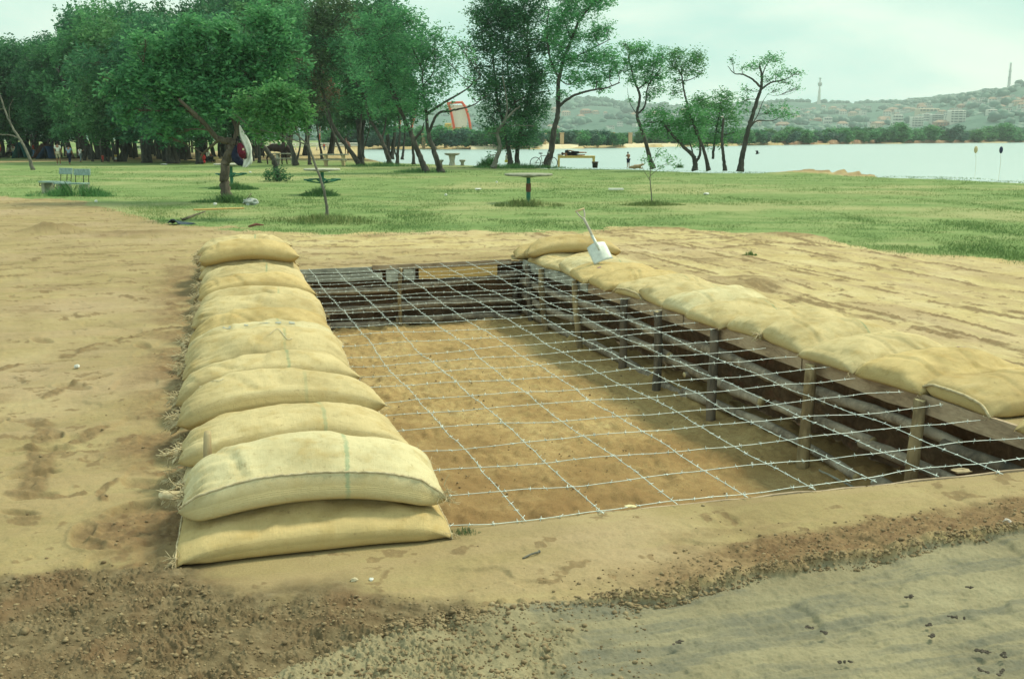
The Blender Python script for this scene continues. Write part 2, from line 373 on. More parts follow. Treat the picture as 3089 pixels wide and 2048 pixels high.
def build_ground():
    X,Y=ground_grid(); z,A=ground_fields(X,Y)
    z=np.nan_to_num(z)
    # collar round the pit: pull vertices on to the rim so that the edge is clean
    hole=inpoly(X,Y,PIT); rimpts=PIT+[PIT[0]]
    k=(Y>3.8)&(Y<15.2)&(X>-3.6)&(X<4)
    z=np.where(k,z*np.where(hole,0,1),z)
    d,_=seg_dist(X,Y,rimpts); z=np.where(k,z*ss(.0,.25,d),z)
    z=np.where(k&~hole&(d<.04)&(Y<5.6),z-.004,z)
    # flatten below the rows of bags
    dl,_=seg_dist(X,Y,[NL-Ud*.55,FL-Ud*.55]); z=z*ss(.4,.7,dl)
    dr,_=seg_dist(X,Y,[NRc+Rn*.55,FR+Rn*.55]); z=z*ss(.4,.7,dr)
    n0,n1=X.shape
    # snap boundary vertices of the hole
    V=np.stack([X,Y,z],-1).reshape(-1,3); hf=hole.ravel(); 
    idx=np.arange(n0*n1).reshape(n0,n1)
    q=np.stack([idx[:-1,:-1],idx[:-1,1:],idx[1:,1:],idx[1:,:-1]],-1).reshape(-1,4)
    cnt=hf[q].sum(1); keep=cnt<4; mixed=(cnt>0)&(cnt<4)
    vs=np.unique(q[mixed]); vs=vs[hf[vs]]
    P2=V[vs,:2]; best=np.full(len(vs),1e9); tgt=P2.copy()
    for a,b in zip(rimpts[:-1],rimpts[1:]):
        e=b-a; t=np.clip(((P2-a)@e)/(e@e),0,1); c=a+t[:,None]*e; dd=np.linalg.norm(P2-c,axis=1); m=dd<best; best[m]=dd[m]; tgt[m]=c[m]
    V[vs,:2]=tgt; V[vs,2]=-.002
    q=q[keep][:,::-1]
    o=mesh('ground',V,np.ascontiguousarray(q),ground_mat(),attrs={k_:v_ for k_,v_ in A.items()})
    tag(o,kind='structure'); return X,Y,z,A
def ground_mat():
    t=NT('ground_soil'); p=t.pos()
    n1=t.noise(1.3,6,.6,p); n2=t.noise(14,5,.65,p); n3=t.noise(90,4,.7,p); n4=t.noise(.35,4,.6,p)
    sand=t.ramp(n1,[(.30,(.235,.185,.09,1)),(.50,(.325,.26,.128,1)),(.70,(.41,.335,.175,1))])
    sandr=t.ramp(n1,[(.30,(.43,.335,.15,1)),(.5,(.54,.44,.22,1)),(.7,(.62,.53,.30,1))])
    sand=t.mix(t.attr('rr'),sand,sandr)
    sand=t.mix(t.val(t.attr('streak'),.45,.66,0,.6),sand,(.36,.27,.15,1))
    sand=t.mix(t.val(n4,.5,.7,0,.45),sand,(.50,.38,.27,1))
    sand=t.mix(t.val(n2,.42,.70,.25,0),sand,(.30,.22,.12,1))
    brown=t.ramp(n2,[(.3,(.12,.08,.045,1)),(.55,(.21,.145,.075,1)),(.75,(.31,.225,.12,1))])
    c=t.mix(t.math('MULTIPLY',t.val(t.attr('dist'),.15,.9,0,.85),t.val(n2,.34,.5,.55,1)),sand,brown)
    redb=t.ramp(n2,[(.35,(.12,.068,.038,1)),(.55,(.20,.125,.066,1)),(.72,(.29,.19,.10,1))])
    c=t.mix(t.val(t.attr('brown'),.1,.9,0,.80),c,redb)
    crb=t.ramp(n2,[(.3,(.075,.056,.032,1)),(.5,(.145,.112,.064,1)),(.72,(.24,.19,.115,1))])
    crb=t.mix(t.val(t.noise(2.3,4,.6,p),.48,.66,0,.6),crb,(.17,.10,.055,1))
    c=t.mix(t.val(t.attr('czone'),.15,.75,0,.92),c,crb)
    rut=t.ramp(n1,[(.3,(.21,.185,.115,1)),(.55,(.285,.255,.16,1)),(.75,(.36,.325,.205,1))])
    c=t.mix(t.attr('rut'),c,rut); c=t.mix(t.math('MULTIPLY',t.val(t.attr('grey'),0,1,0,.75),t.val(n2,.35,.6,.55,1)),c,(.13,.135,.11,1))
    g=t.ramp(t.noise(.8,5,.65,t.maps(p,(.5,1.2,1))),[(.3,(.12,.20,.07,1)),(.5,(.20,.285,.105,1)),(.7,(.31,.345,.16,1))])
    g=t.mix(t.val(n2,.40,.68,0,.5),g,(.08,.17,.04,1))
    g=t.mix(t.val(t.attr('dry'),.0,1,0,.55),g,(.40,.37,.19,1))
    g=t.mix(t.val(t.noise(3.,4,.7,t.maps(p,(.35,1.5,1))),.60,.74,0,.5),g,(.33,.24,.13,1))
    c=t.mix(t.val(t.math('ADD',t.attr('grass'),t.math('MULTIPLY',t.math('SUBTRACT',n2,.5),.9)),.35,.65),c,g)
    c=t.mix(t.val(n3,.35,.7,.22,0),c,(.08,.06,.035,1))
    b=t.bump(n2,.35,.02); t.bump(n3,.5,.006,b)
    return t.out(c,.95,.08)
GX,GY,GZ,GA=build_ground()
# ---------------------------------------------------------------- pit floor and earth walls
def pit_mats():
    t=NT('pit_earth'); p=t.pos(); n1=t.noise(1.2,6,.6,p); n2=t.noise(16,5,.65,p); n3=t.noise(80,3,.7,p)
    c=t.ramp(n1,[(.3,(.32,.225,.095,1)),(.52,(.42,.31,.14,1)),(.72,(.51,.40,.20,1))])
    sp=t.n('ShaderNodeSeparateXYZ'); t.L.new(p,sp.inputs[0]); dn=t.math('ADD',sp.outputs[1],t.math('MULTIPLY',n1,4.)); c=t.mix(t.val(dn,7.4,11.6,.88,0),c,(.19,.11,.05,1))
    c=t.mix(t.val(n2,.4,.62,.5,0),c,(.25,.155,.07,1)); c=t.mix(t.val(n3,.35,.6,.4,0),c,(.16,.10,.05,1))
    b=t.bump(n2,.5,.02); t.bump(n3,.5,.006,b); m1=t.out(c,.95,.05)
    t=NT('pit_wall_earth'); p=t.pos(); n1=t.noise(3.2,5,.6,p); n2=t.noise(20,5,.65,p)
    v=t.n('ShaderNodeTexVoronoi',feature='F1',inp={'Scale':5.5}); t.L.new(t.maps(p,(1,1,1.6)),v.inputs[0])
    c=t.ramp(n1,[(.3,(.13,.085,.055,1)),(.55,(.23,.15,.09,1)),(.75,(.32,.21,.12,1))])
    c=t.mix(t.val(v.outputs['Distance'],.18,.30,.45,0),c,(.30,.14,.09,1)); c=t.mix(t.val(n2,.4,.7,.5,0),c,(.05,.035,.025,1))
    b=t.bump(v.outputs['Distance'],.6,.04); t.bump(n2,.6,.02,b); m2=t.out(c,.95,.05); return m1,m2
MP,MW=pit_mats()
def pit():
    B=[NL-Ud*.2-Vd*.12,NRc+Rn*.35-Vd*.12,FR+Rn*.35+Fn*.25,FL+Fn*.25-Ud*.2]
    nu,nv=190,300; s=np.linspace(0,1,nu)[None,:]; t=np.linspace(0,1,nv)[:,None]
    P=(1-s)[...,None]*((1-t)[...,None]*B[0]+t[...,None]*B[3])+s[...,None]*((1-t)[...,None]*B[1]+t[...,None]*B[2])
    X=P[...,0];Y=P[...,1]; z=-DEPTH+(fbm(X*1.2,Y*1.2,201,4)-.5)*.07+(fbm(X*8,Y*8,203,4)-.5)*.05+ss(.45,.7,fbm(X*3,Y*3,205,3))*(1-vor(X*14,Y*14,7))*.05
    dr,_=seg_dist(X,Y,[NRc+Rn*.35,FR+Rn*.35]); z+= .10*np.exp(-(dr/.3)**2)
    idx=np.arange(nu*nv).reshape(nv,nu); q=np.stack([idx[:-1,:-1],idx[:-1,1:],idx[1:,1:],idx[1:,:-1]],-1).reshape(-1,4)
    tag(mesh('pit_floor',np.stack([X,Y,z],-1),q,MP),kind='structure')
    T=[NL,NRc,FR,FL]
    inner=[NL,NRc,FR,FL]
    offs=[(B[0],B[1]),(B[1],B[2]),(B[2],B[3]),(B[3],B[0])]
    for k in range(4):
        a,b=T[k],T[(k+1)%4]; c,d=offs[k]
        L=np.linalg.norm(b-a); n=int(L/.04); m=26
        s=np.linspace(0,1,n)[None,:]; w=np.linspace(0,1,m)[:,None]
        top=(1-s)[...,None]*a+s[...,None]*b; bot=(1-s)[...,None]*c+s[...,None]*d
        bl=np.minimum(1,w*5)**.6; P=top*(1-bl)[...,None]+bot*bl[...,None]
        Z=(-.003-w*(DEPTH+.1))*np.ones_like(s)
        nrm=np.array([(b-a)[1],-(b-a)[0]])/L
        disp=((fbm(s*L*6,Z*9,300+k,4)-.5)*.12+(fbm(s*L*20,Z*24,310+k,3)-.5)*.04)*np.clip(w*6,0,1)*np.clip(np.minimum(s,1-s)*L/.3,0,1)
        P=P+disp[...,None]*nrm
        idx=np.arange(n*m).reshape(m,n); q=np.stack([idx[:-1,:-1],idx[1:,:-1],idx[1:,1:],idx[:-1,1:]],-1).reshape(-1,4)
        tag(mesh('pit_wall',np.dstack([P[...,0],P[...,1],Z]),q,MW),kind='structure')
pit()
# ================================================================ sandbags: filled, dropped and settled one on another
HC=.025; HX0,HY0=-6.,2.; HNX,HNY=520,560
HF=np.zeros((HNY,HNX))-.0
def hf_q(x,y):
    i=np.clip(((y-HY0)/HC).astype(int),0,HNY-1); j=np.clip(((x-HX0)/HC).astype(int),0,HNX-1); return HF[i,j]
def hf_add(P):
    i=((P[:,1]-HY0)/HC).astype(int); j=((P[:,0]-HX0)/HC).astype(int)
    for di in (-1,0,1):
        for dj in (-1,0,1):
            a=np.clip(i+di,0,HNY-1); b=np.clip(j+dj,0,HNX-1); np.maximum.at(HF,(a,b),P[:,2]-.004*(abs(di)+abs(dj)))
def proj(a,b,rest,ks,kc):
    d=b-a; l=np.sqrt((d*d).sum(-1,keepdims=True))+1e-9; e=l-rest
    k=np.where(e>0,ks,kc); c=d*(k*.5*e/l); a+=c; b-=c
def sim_bag(L,W,vol,pos,ang,drop,seed,nu=38,nv=22,steps=95,pitch=0.,lump=.0,tie=True):
    g=np.random.default_rng(seed); u=np.linspace(-L/2,L/2,nu+1); v=np.linspace(-W/2,W/2,nv+1)
    U,Vv=np.meshgrid(u,v,indexing='ij'); prof=(1-(2*U/L)**4)*(1-(2*Vv/W)**4)
    A=np.zeros((2,nu+1,nv+1,3)); A[...,0]=U; A[...,1]=Vv; A[0,...,2]=.06*prof; A[1,...,2]=-.06*prof
    A[...,2]+=g.normal(0,.003,A.shape[:-1]); 
    if tie:   # gathered end
        t=np.clip((-U/(L/2)-.72)/.28,0,1); A[...,1]*=(1-.55*t)
    ca,sa=math.cos(ang),math.sin(ang); x=A[...,0].copy(); y=A[...,1].copy()
    A[...,0]=pos[0]+x*ca-y*sa; A[...,1]=pos[1]+x*sa+y*ca; A[...,2]+=drop+x*pitch
    ru=np.full(1,L/nu); rv=np.full(1,W/nv)
    if tie:
        rvv=(W/nv)*(1-.55*np.clip((-u/(L/2)-.80)/.2,0,1))[None,:,None,None]
    else: rvv=np.full((1,nu+1,1,1),W/nv)
    rd=math.hypot(L/nu,W/nv); Pv=A.copy(); dt2=1.
    grain=g.random((2,nu+1,nv+1))
    pvar=1+.0*grain
    for st in range(steps):
        vel=(A-Pv)*.86; Pv=A.copy()
        du=np.gradient(A,axis=1); dv=np.gradient(A,axis=2); n=np.cross(du,dv); n[1]*=-1
        c=A.reshape(-1,3).mean(0); V=(((A-c)*n).sum(-1)).sum()/3.
        zt=A[...,2].max(); p=max(0,(vol-V))*9.+ .06*(zt-A[...,2])+.0
        f=n*np.minimum(p,.9)[...,None]*120.
        fl=np.linalg.norm(f,axis=-1,keepdims=True); f*=np.minimum(1,.006/(fl+1e-9))
        A=A+vel+f; A[...,2]-=.0011
        for it in range(5):
            for s0 in (0,1):
                m=(nu+1-s0)//2; proj(A[:,s0:s0+2*m:2],A[:,s0+1:s0+2*m:2],L/nu,1.,.12)
                m=(nv+1-s0)//2; proj(A[:,:,s0:s0+2*m:2],A[:,:,s0+1:s0+2*m:2],rvv,1.,.12)
            for s0 in (0,1):
                m=(nu+1-s0)//2
                proj(A[:,s0:s0+2*m:2,:-1],A[:,s0+1:s0+2*m:2,1:],rd,.5,.1); proj(A[:,s0:s0+2*m:2,1:],A[:,s0+1:s0+2*m:2,:-1],rd,.5,.1)
            for s0 in (0,1,2,3):
                b=A[:,s0+2::4]; a=A[:,s0::4][:,:b.shape[1]]; proj(a,b,2*L/nu,.0,.22)
                b=A[:,:,s0+2::4]; a=A[:,:,s0::4][:,:,:b.shape[2]]; proj(a,b,2*rvv,.0,.22)
            for sl in ((slice(None),0),(slice(None),-1),(0,slice(None)),(-1,slice(None))):
                e=(A[0][sl[::1]]+A[1][sl[::1]])/2 if sl[0]!=slice(None) else (A[0][:,sl[1]]+A[1][:,sl[1]])/2
                if sl[0]==slice(None): A[0][:,sl[1]]=e; A[1][:,sl[1]]=e
                else: A[0][sl[0]]=e; A[1][sl[0]]=e
            h=hf_q(A[...,0],A[...,1])+.003; m=A[...,2]<h
            pen=np.minimum(h-A[...,2],.02)
            A[...,2]=np.where(m,A[...,2]+pen,A[...,2])
            A[...,:2]=np.where(m[...,None],A[...,:2]*.35+Pv[...,:2]*.65,A[...,:2])
    h=hf_q(A[...,0],A[...,1])-.012; A[...,2]=np.maximum(A[...,2],h)
    hf_add(A[0].reshape(-1,3)); return A
def refine(S):   # Catmull-like 2x refinement of one sheet
    def up(a,ax):
        a=np.moveaxis(a,ax,0); n=a.shape[0]; o=np.empty((2*n-1,)+a.shape[1:]); o[::2]=a
        e=np.concatenate([2*a[:1]-a[1:2],a,2*a[-1:]-a[-2:-1]]); o[1::2]=(9*(a[:-1]+a[1:])-(e[:n-1]+e[3:n+2]))/16
        return np.moveaxis(o,0,ax)
    return up(up(S,0),1)
def jute(name,base,dark,stripe=True):
    t=NT(name); p=t.obj(); uv=t.n('ShaderNodeUVMap').outputs[0]
    rnd=t.n('ShaderNodeObjectInfo').outputs['Random']
    off=t.n('ShaderNodeVectorMath',operation='ADD'); t.L.new(p,off.inputs[0]); cb=t.n('ShaderNodeCombineXYZ'); 
    for i in range(3): t.L.new(t.math('MULTIPLY',rnd,13.+i*7),cb.inputs[i])
    t.L.new(cb.outputs[0],off.inputs[1]); q=off.outputs[0]
    n1=t.noise(2.6,5,.6,q); n2=t.noise(9,5,.6,q); n3=t.noise(60,3,.6,q)
    col=t.ramp(n1,[(.30,dark),(.52,base),(.75,tuple(min(1,c*1.18) for c in base[:3])+(1,))])
    col=t.mix(t.val(n2,.50,.70,0,.50),col,(.42,.29,.10,1)); col=t.mix(t.val(t.noise(22,5,.7,q),.60,.72,0,.55),col,(.25,.17,.08,1)); col=t.mix(t.val(n1,.6,.72,0,.22),col,(.55,.50,.36,1))
    col=t.mix(t.math('MULTIPLY',t.attr('under'),t.val(n1,.35,.65,.45,.8)),col,(.46,.34,.145,1))  # warm ground bounce painted into the underside cloth as ochre
    w1=t.n('ShaderNodeTexWave',wave_type='BANDS',bands_direction='X',inp={'Scale':95.,'Distortion':1.2,'Detail':2.,'Detail Scale':2.}); t.L.new(uv,w1.inputs[0])
    w2=t.n('ShaderNodeTexWave',wave_type='BANDS',bands_direction='Y',inp={'Scale':95.,'Distortion':1.2,'Detail':2.,'Detail Scale':2.}); t.L.new(uv,w2.inputs[0])
    wv=t.math('MULTIPLY',w1.outputs['Fac'],w2.outputs['Fac'])
    thr=t.noise(1.,4,.7,t.maps(uv,(9,160,1))); thr2=t.noise(1.,4,.7,t.maps(uv,(160,9,1)))
    tf=t.math('MULTIPLY',thr,thr2)
    col=t.mix(t.val(tf,.17,.33,.22,0),col,dark); col=t.mix(t.val(wv,0,.5,.12,0),col,(dark[0]*.7,dark[1]*.7,dark[2]*.7,1))
    if stripe:
        sx=t.n('ShaderNodeSeparateXYZ'); t.L.new(uv,sx.inputs[0])
        d=t.math('ABSOLUTE',t.math('SUBTRACT',sx.outputs[0],.62)); d=t.math('ADD',d,t.val(n3,.3,.7,-.004,.004))
        k=t.math('MULTIPLY',t.val(d,.004,.011,1,0),t.val(t.noise(5,3,.6,q),.36,.55,0,.42)); k=t.math('MULTIPLY',k,t.val(rnd,.25,.5,0,1))
        col=t.mix(k,col,(.07,.26,.17,1))
    b=t.bump(t.math('ADD',wv,t.math('MULTIPLY',tf,3.5)),.65,.0025); b=t.bump(n3,.3,.005,b); t.bump(n2,.5,.025,b)
    return t.out(col,.95,.04)
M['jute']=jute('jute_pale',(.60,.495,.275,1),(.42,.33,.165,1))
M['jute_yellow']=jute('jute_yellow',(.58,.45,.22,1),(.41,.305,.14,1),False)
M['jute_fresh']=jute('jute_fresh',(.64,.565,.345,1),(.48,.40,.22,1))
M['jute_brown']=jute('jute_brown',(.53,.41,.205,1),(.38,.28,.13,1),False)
M['fray']=plain('frayed_jute',(.60,.52,.34,1),(.34,.26,.14,1),30,.95,.002)
M['twine']=plain('pale_twine',(.66,.62,.46,1),(.42,.36,.24,1),40,.95)
M['purple']=plain('purple_paint',(.20,.08,.20,1),(.30,.14,.2,1),40,.8)
M['inkgrey']=plain('grey_ink',(.30,.32,.27,1),(.40,.40,.32,1),30,.9)
def bag_mesh(A,root,mat,seed=0,tie=True,full=.03):
    T=refine(A[0]); Bt=refine(A[1]); n0,n1=T.shape[:2]
    g=np.random.default_rng(seed+9000); su=np.linspace(0,1,n0)[:,None]; sv=np.linspace(0,1,n1)[None,:]
    rim=np.minimum(1,np.minimum(np.minimum(su,1-su)*14,np.minimum(sv,1-sv)*10))
    ph=g.uniform(0,50)
    lump=(fbm(su*3.2+ph,sv*2.2+ph,7,3)-.5)*.070+(fbm(su*8+ph,sv*6,8,3)-.5)*.022
    def pucker(s,w,k,am):   # folds that fan out from a gathered or sewn end
        f=np.abs(np.sin((sv+.06*np.sin(s*9+ph))*PI*k+ph+fbm(s*3+sv*0,sv*4,9,2)*3))
        return -am*(1-f)*np.exp(-s/w)
    dz=lump+pucker(su,.13 if tie else .05,g.integers(7,11),.030 if tie else .016)+pucker(1-su,.07,g.integers(6,10),.016)
    for q in range(6):      # slack cloth creases
        a=g.uniform(-.9,.9); c=g.uniform(.15,.85); L0=su*math.cos(a)*1.1+sv*.6*math.sin(a)-c*.9; x0=g.uniform(.1,.8)
        dz=dz-.010*np.exp(-(L0/.018)**2)*np.exp(-((su-x0)/.14)**2)+.007*np.exp(-((L0-.035)/.03)**2)*np.exp(-((su-x0)/.14)**2)
    du=np.gradient(T,axis=0); dv=np.gradient(T,axis=1); nn=np.cross(du,dv); nn/=np.linalg.norm(nn,axis=-1,keepdims=True)+1e-9
    T=T+nn*(dz*rim)[...,None]
    # full sides: the side seams ride up on the sand and the cloth bellies out below them
    cu=T.mean(1,keepdims=True); 
    axv=T[:,-1:]-T[:,:1]; axv[...,2]=0; axv/=np.linalg.norm(axv,axis=-1,keepdims=True)+1e-9
    axu=T[-1:]-T[:1]; axu[...,2]=0; axu/=np.linalg.norm(axu,axis=-1,keepdims=True)+1e-9
    fade=np.clip(np.minimum(su,1-su)*9,0,1)
    for sg,dd in ((-1,sv),(1,1-sv)):
        w=full*(.8+.5*fbm(su*4+ph+sg*3,sv*0,11,2))*fade
        T[...,2]+=w*np.exp(-(dd/.10)**1.5); T+=axv*(sg*.35*w*np.exp(-dd/.10))[...,None]
        Bt[...,2]+=w*np.exp(-(dd/.03)**1.0); Bt+=axv*(sg*w*(.35*np.exp(-dd/.03)+1.0*np.exp(-((dd-.06)/.05)**2)))[...,None]
    if not tie:
        fv=np.clip(np.minimum(sv,1-sv)*7,0,1)
        for sg,dd in ((-1,su),(1,1-su)):
            w=full*.9*fv
            T[...,2]+=w*np.exp(-(dd/.06)**1.5); Bt[...,2]+=w*np.exp(-(dd/.02)); Bt+=axu*(sg*w*1.0*np.exp(-((dd-.035)/.03)**2))[...,None]
    T[0]=Bt[0]*.5+T[0]*.5; idx=np.arange(n0*n1).reshape(n0,n1); N=n0*n1
    ib=idx+N; ib[0]=idx[0]; ib[-1]=idx[-1]; ib[:,0]=idx[:,0]; ib[:,-1]=idx[:,-1]
    q1=np.stack([idx[:-1,:-1],idx[1:,:-1],idx[1:,1:],idx[:-1,1:]],-1).reshape(-1,4)
    q2=np.stack([ib[:-1,:-1],ib[:-1,1:],ib[1:,1:],ib[1:,:-1]],-1).reshape(-1,4)
    V=np.concatenate([T.reshape(-1,3),Bt.reshape(-1,3)]); q=np.concatenate([q1,q2])
    used=np.zeros(2*N,bool); used[q.ravel()]=True; re=np.cumsum(used)-1; V=V[used]; qq=re[q]
    uu=np.tile(np.linspace(0,1,n0)[:,None],(1,n1)).ravel(); vv=np.tile(np.linspace(0,.6,n1)[None,:],(n0,1)).ravel()
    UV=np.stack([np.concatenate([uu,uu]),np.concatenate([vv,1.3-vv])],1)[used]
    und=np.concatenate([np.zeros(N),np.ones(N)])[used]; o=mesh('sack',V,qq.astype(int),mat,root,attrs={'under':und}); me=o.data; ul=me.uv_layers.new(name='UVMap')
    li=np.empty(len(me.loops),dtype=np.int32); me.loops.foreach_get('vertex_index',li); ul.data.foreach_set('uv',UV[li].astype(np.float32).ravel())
    return o,T
def strands(root,P,N_,g,ln=.05,rad=.0012,n=14,name='frayed_end',bias=(0,0,-.3)):
    mb=MB()
    for k in range(n):
        p=P+g.normal(0,.012,3); d=N_+g.normal(0,.55,3)+np.array(bias); d/=np.linalg.norm(d); l=ln*g.uniform(.5,1.5)
        pts=[p,p+d*l*.5+g.normal(0,.006,3),p+d*l+g.normal(0,.012,3)]
        mb.tube(smooth_path(pts,3),[rad*1.6,rad*1.4,rad*1.3,rad*1.2,rad,rad,rad*.6][:len(smooth_path(pts,3))],4)
    return mb.build(name,M['fray'],root)
def ruffle(root,P,dirn,side,g,size=.07,name='tied_ear'):
    """gathered, folded cloth beyond the tie of a sack"""
    n,m=22,7; V=[];dirn=dirn/np.linalg.norm(dirn); side=side/np.linalg.norm(side); up=np.cross(dirn,side)
    ph=g.uniform(0,6)
    for i in range(n):
        a=2*PI*i/n
        for j in range(m):
            s=j/(m-1); r=size*(.30+.55*s**.8-.25*s**3)*(1+.45*math.sin(a*5+ph)*s+.3*math.sin(a*3+2*ph)*s)
            c=P+dirn*size*(1.15*s-.25)+side*size*.2*math.sin(ph+s*3)*s-np.array([0,0,1])*size*.45*s*s
            V.append(c+side*r*math.cos(a)+up*r*.55*math.sin(a)+g.normal(0,.002,3))
    Fc=[(i*m+j,((i+1)%n)*m+j,((i+1)%n)*m+j+1,i*m+j+1) for i in range(n) for j in range(m-1)]
    o=mesh(name,np.array(V),Fc,M['fray'],root); md=o.modifiers.new('thick','SOLIDIFY'); md.thickness=.003
    return o
def seam(root,path,g,name='seam',r=.004,mat=None):
    P=smooth_path(path,2) if len(path)<12 else np.array(path); P=P+g.normal(0,.0012,P.shape)
    mb=MB(); mb.tube(P,r,5)
    for i in range(1,len(P)-1,1):
        d=g.normal(0,1,3); d/=np.linalg.norm(d)+1e-9; mb.tube([P[i]-d*r,P[i]+d*r*2.2],.0013,3)
    return mb.build(name,mat or M['fray'],root)
ORD=['nearest','second','third','fourth','fifth','sixth','seventh','eighth','ninth','tenth','eleventh','twelfth','thirteenth','fourteenth','fifteenth','sixteenth','seventeenth']
def make_bag(label,group,L,W,vol,pos,ang,drop,seed,mat='jute',tie=True,det=True,full=.03,**k):
    g=np.random.default_rng(seed+1000); A=sim_bag(L,W,vol,pos,ang,drop,seed,tie=tie,**k)
    root=empty('sandbag',(pos[0],pos[1],float(A[...,2].min())),label,'sandbag',group)
    o,T=bag_mesh(A,root,M[mat],seed,tie,full); n0,n1=T.shape[:2]
    u=np.array([math.cos(ang),math.sin(ang),0]); v=np.array([-math.sin(ang),math.cos(ang),0])
    if det:
        if tie:
            P=T[0,n1//2]; ruffle(root,P+u*.02,-u+v*g.uniform(-.6,.6)+np.array([0,0,g.uniform(-.5,.1)]),v,g,g.uniform(.06,.095)); ruffle(root,T[0,n1//2+(2 if seed%2 else -2)]+u*.02,-u+v*g.uniform(-.9,.9)+np.array([0,0,g.uniform(-.3,.5)]),v,g,g.uniform(.04,.07)); strands(root,P-u*.03,-u,g,.055,.0022,n=26); strands(root,T[2,n1//3],-u-v*.6,g,.045,.0022,n=16); strands(root,T[2,2*n1//3],-u+v*.6,g,.045,.0022,n=16)
        else: strands(root,T[0,2],-u-v,g,.03,n=8)
        E=T[-1]; seam(root,[E[i] for i in range(0,n1,2)],g,'end_seam')
        strands(root,T[-1,1],u-v,g,.022,n=8); strands(root,T[-1,-2],u+v,g,.022,n=6)
    return root,A,T
def bags():
    a0=math.atan2(Ud[1],Ud[0]); c0=np.array([-.945,4.36]); out=[]
    gl='sandbags stacked along the left edge of the pit'
    ys=[4.36,4.98,5.62,6.30,7.0,7.6,8.2,8.85,9.5,10.15,10.8,11.45,12.1,12.8]
    def cen(y,s=0): return c0+Vd*(y-c0[1])/Vd[1]+Ud*s
    mats=['jute_yellow','jute','jute_fresh','jute','jute_yellow','jute','jute_yellow']
    lab2=['large pale sandbag on top at the near end, front seam and thin green line',
     'second upper sandbag of the left wall, wooden peg at its left end',
     'third upper sandbag from the near end of the left wall, with two faint green lines',
     'fourth upper sandbag from the near end of the left wall, plump and stained yellow',
     'fifth upper sandbag from the near end of the left wall, broad and smooth',
     'thin sandbag with grey printed marks in the middle of the left wall',
     'narrow sandbag directly behind the printed one in the left wall',
     'eighth upper sandbag from the near end of the left wall, creased',
     'ninth upper sandbag from the near end of the left wall, pale',
     'wrinkled yellow sandbag in front of the raised pair of the left wall',
     'sandbag under the raised pair at the far end of the left wall','first sandbag carrying the raised pair of the left wall','second sandbag carrying the raised pair of the left wall','last upper sandbag at the far end of the left wall behind the raised pair']
    # lower course
    for i,y in enumerate(ys):
        s=R.uniform(-.03,.03) if i else .02
        lb='brownish sandbag on the ground at the near end, underneath the large pale one' if i==0 else ORD[i]+' sandbag from the near end in the bottom course of the left wall'.replace('  ',' ')
        r,A,T=make_bag(lb,gl,1.17,.74,.112 if i==0 else .118,cen(y,s),a0+R.uniform(-.03,.03),.10,40+i,mats[0] if i==0 else R.choice(mats),tie=(i>0),det=True,
            **(dict(nu=44,nv=26) if i==0 else dict(nu=26,nv=16,steps=70)))
        if i==0:
            front=T[:,0]; seam(r,[T[0,k] for k in range(0,T.shape[1],2)],np.random.default_rng(5),'end_seam',.005)
            strands(r,T[0,2],np.array([-.6,-.4,0]),np.random.default_rng(6),.035,n=26)
            th=[T[int(T.shape[0]*a),int(T.shape[1]*b)]+np.array([0,-.012,.006]) for a,b in ((.10,.20),(.105,.15),(.13,.17),(.15,.24),(.2,.3),(.28,.36))]
    # upper course, from the far end to the near end so that each leans on the one behind
    yt=[4.42,5.06,5.72,6.40,7.12,7.64,8.12,8.80,9.48,10.22,10.95,11.6,12.25,12.9]
    vols=[.118,.100,.118,.105,.118,.068,.075,.105,.088,.105,.11,.12,.12,.11]
    order=list(range(len(yt)))[::-1]; keep={}
    for i in order:
        s=[.02,.0,-.02,-.05,-.03,-.05,-.05,0,.02,0,.0,.0,0,0][i]+R.uniform(-.02,.02)
        m=['jute_fresh','jute','jute','jute','jute','jute_fresh','jute_yellow','jute','jute','jute_yellow','jute','jute','jute','jute'][i]
        an=a0+[-.02,.05,.0,.03,-.03,.02,.0,-.05,.03,.04,0,0,0,0][i]
        keep[i]=make_bag(lab2[i],gl,1.20,.63 if i in(0,2,4) else .52 if i in (5,6) else .61,vols[i],cen(yt[i],s),an,.46,70+i,m,full=.055 if i==0 else .035,nu=44,nv=26,steps=100)
    # raised pair
    for j,(y,s,lb) in enumerate(((12.35,-.02,'farthest raised sandbag, behind the other at the far end of the left wall'),(11.65,.0,'raised plump sandbag at the far end of the left wall with a slanting green line'))):
        make_bag(lb,gl,1.16,.70,.128,cen(y,s),a0+.02*j,.66,90+j,['jute','jute_yellow'][j],nu=36,nv=24,steps=100)
    # front seam, thread and peg of the near pair
    r,A,T=keep[0]; n0,n1=T.shape[:2]; g=np.random.default_rng(77)
    path=[T[i,1]+np.array([0,-.003,.002]) for i in range(2,n0-1)]
    seam(r,path,g,'front_seam',.0055); strands(r,T[-3,2],np.array([.5,-.6,0]),g,.05,n=26,name='frayed_end')
    mb=MB(); e=T[0,n1//2]; mb.tube(smooth_path([e+np.array([.03,0,-.01]),e+np.array([-.04,-.03,0]),e+np.array([-.10,-.035,.004])],5),[.026,.025,.024,.023,.022,.021,.021,.021,.02,.02,.012],9); mb.build('rolled_ear',M['fray'],r)
    # loose curly thread hanging on the lower bag
    # right row
    gr='sandbags laid in a row along the right edge of the pit'
    n=15; ar=math.atan2(Rn[1],Rn[0])+PI*0
    lab=['cut by the frame','with a sewn lip','with a purple mark','with a faint stain','with knotted twine','pale and flat','pale and wide','with a crumpled end','yellowish and smooth','with a raised lip','orange yellow','with a purple stain','pale, under the shovel blade','under the topmost bag','under the topmost bag']
    yy=[5.62,6.38,7.02,7.68,8.28,8.86,9.45,10.05,10.6,11.15,11.75,12.35,12.9,13.45,14.0]
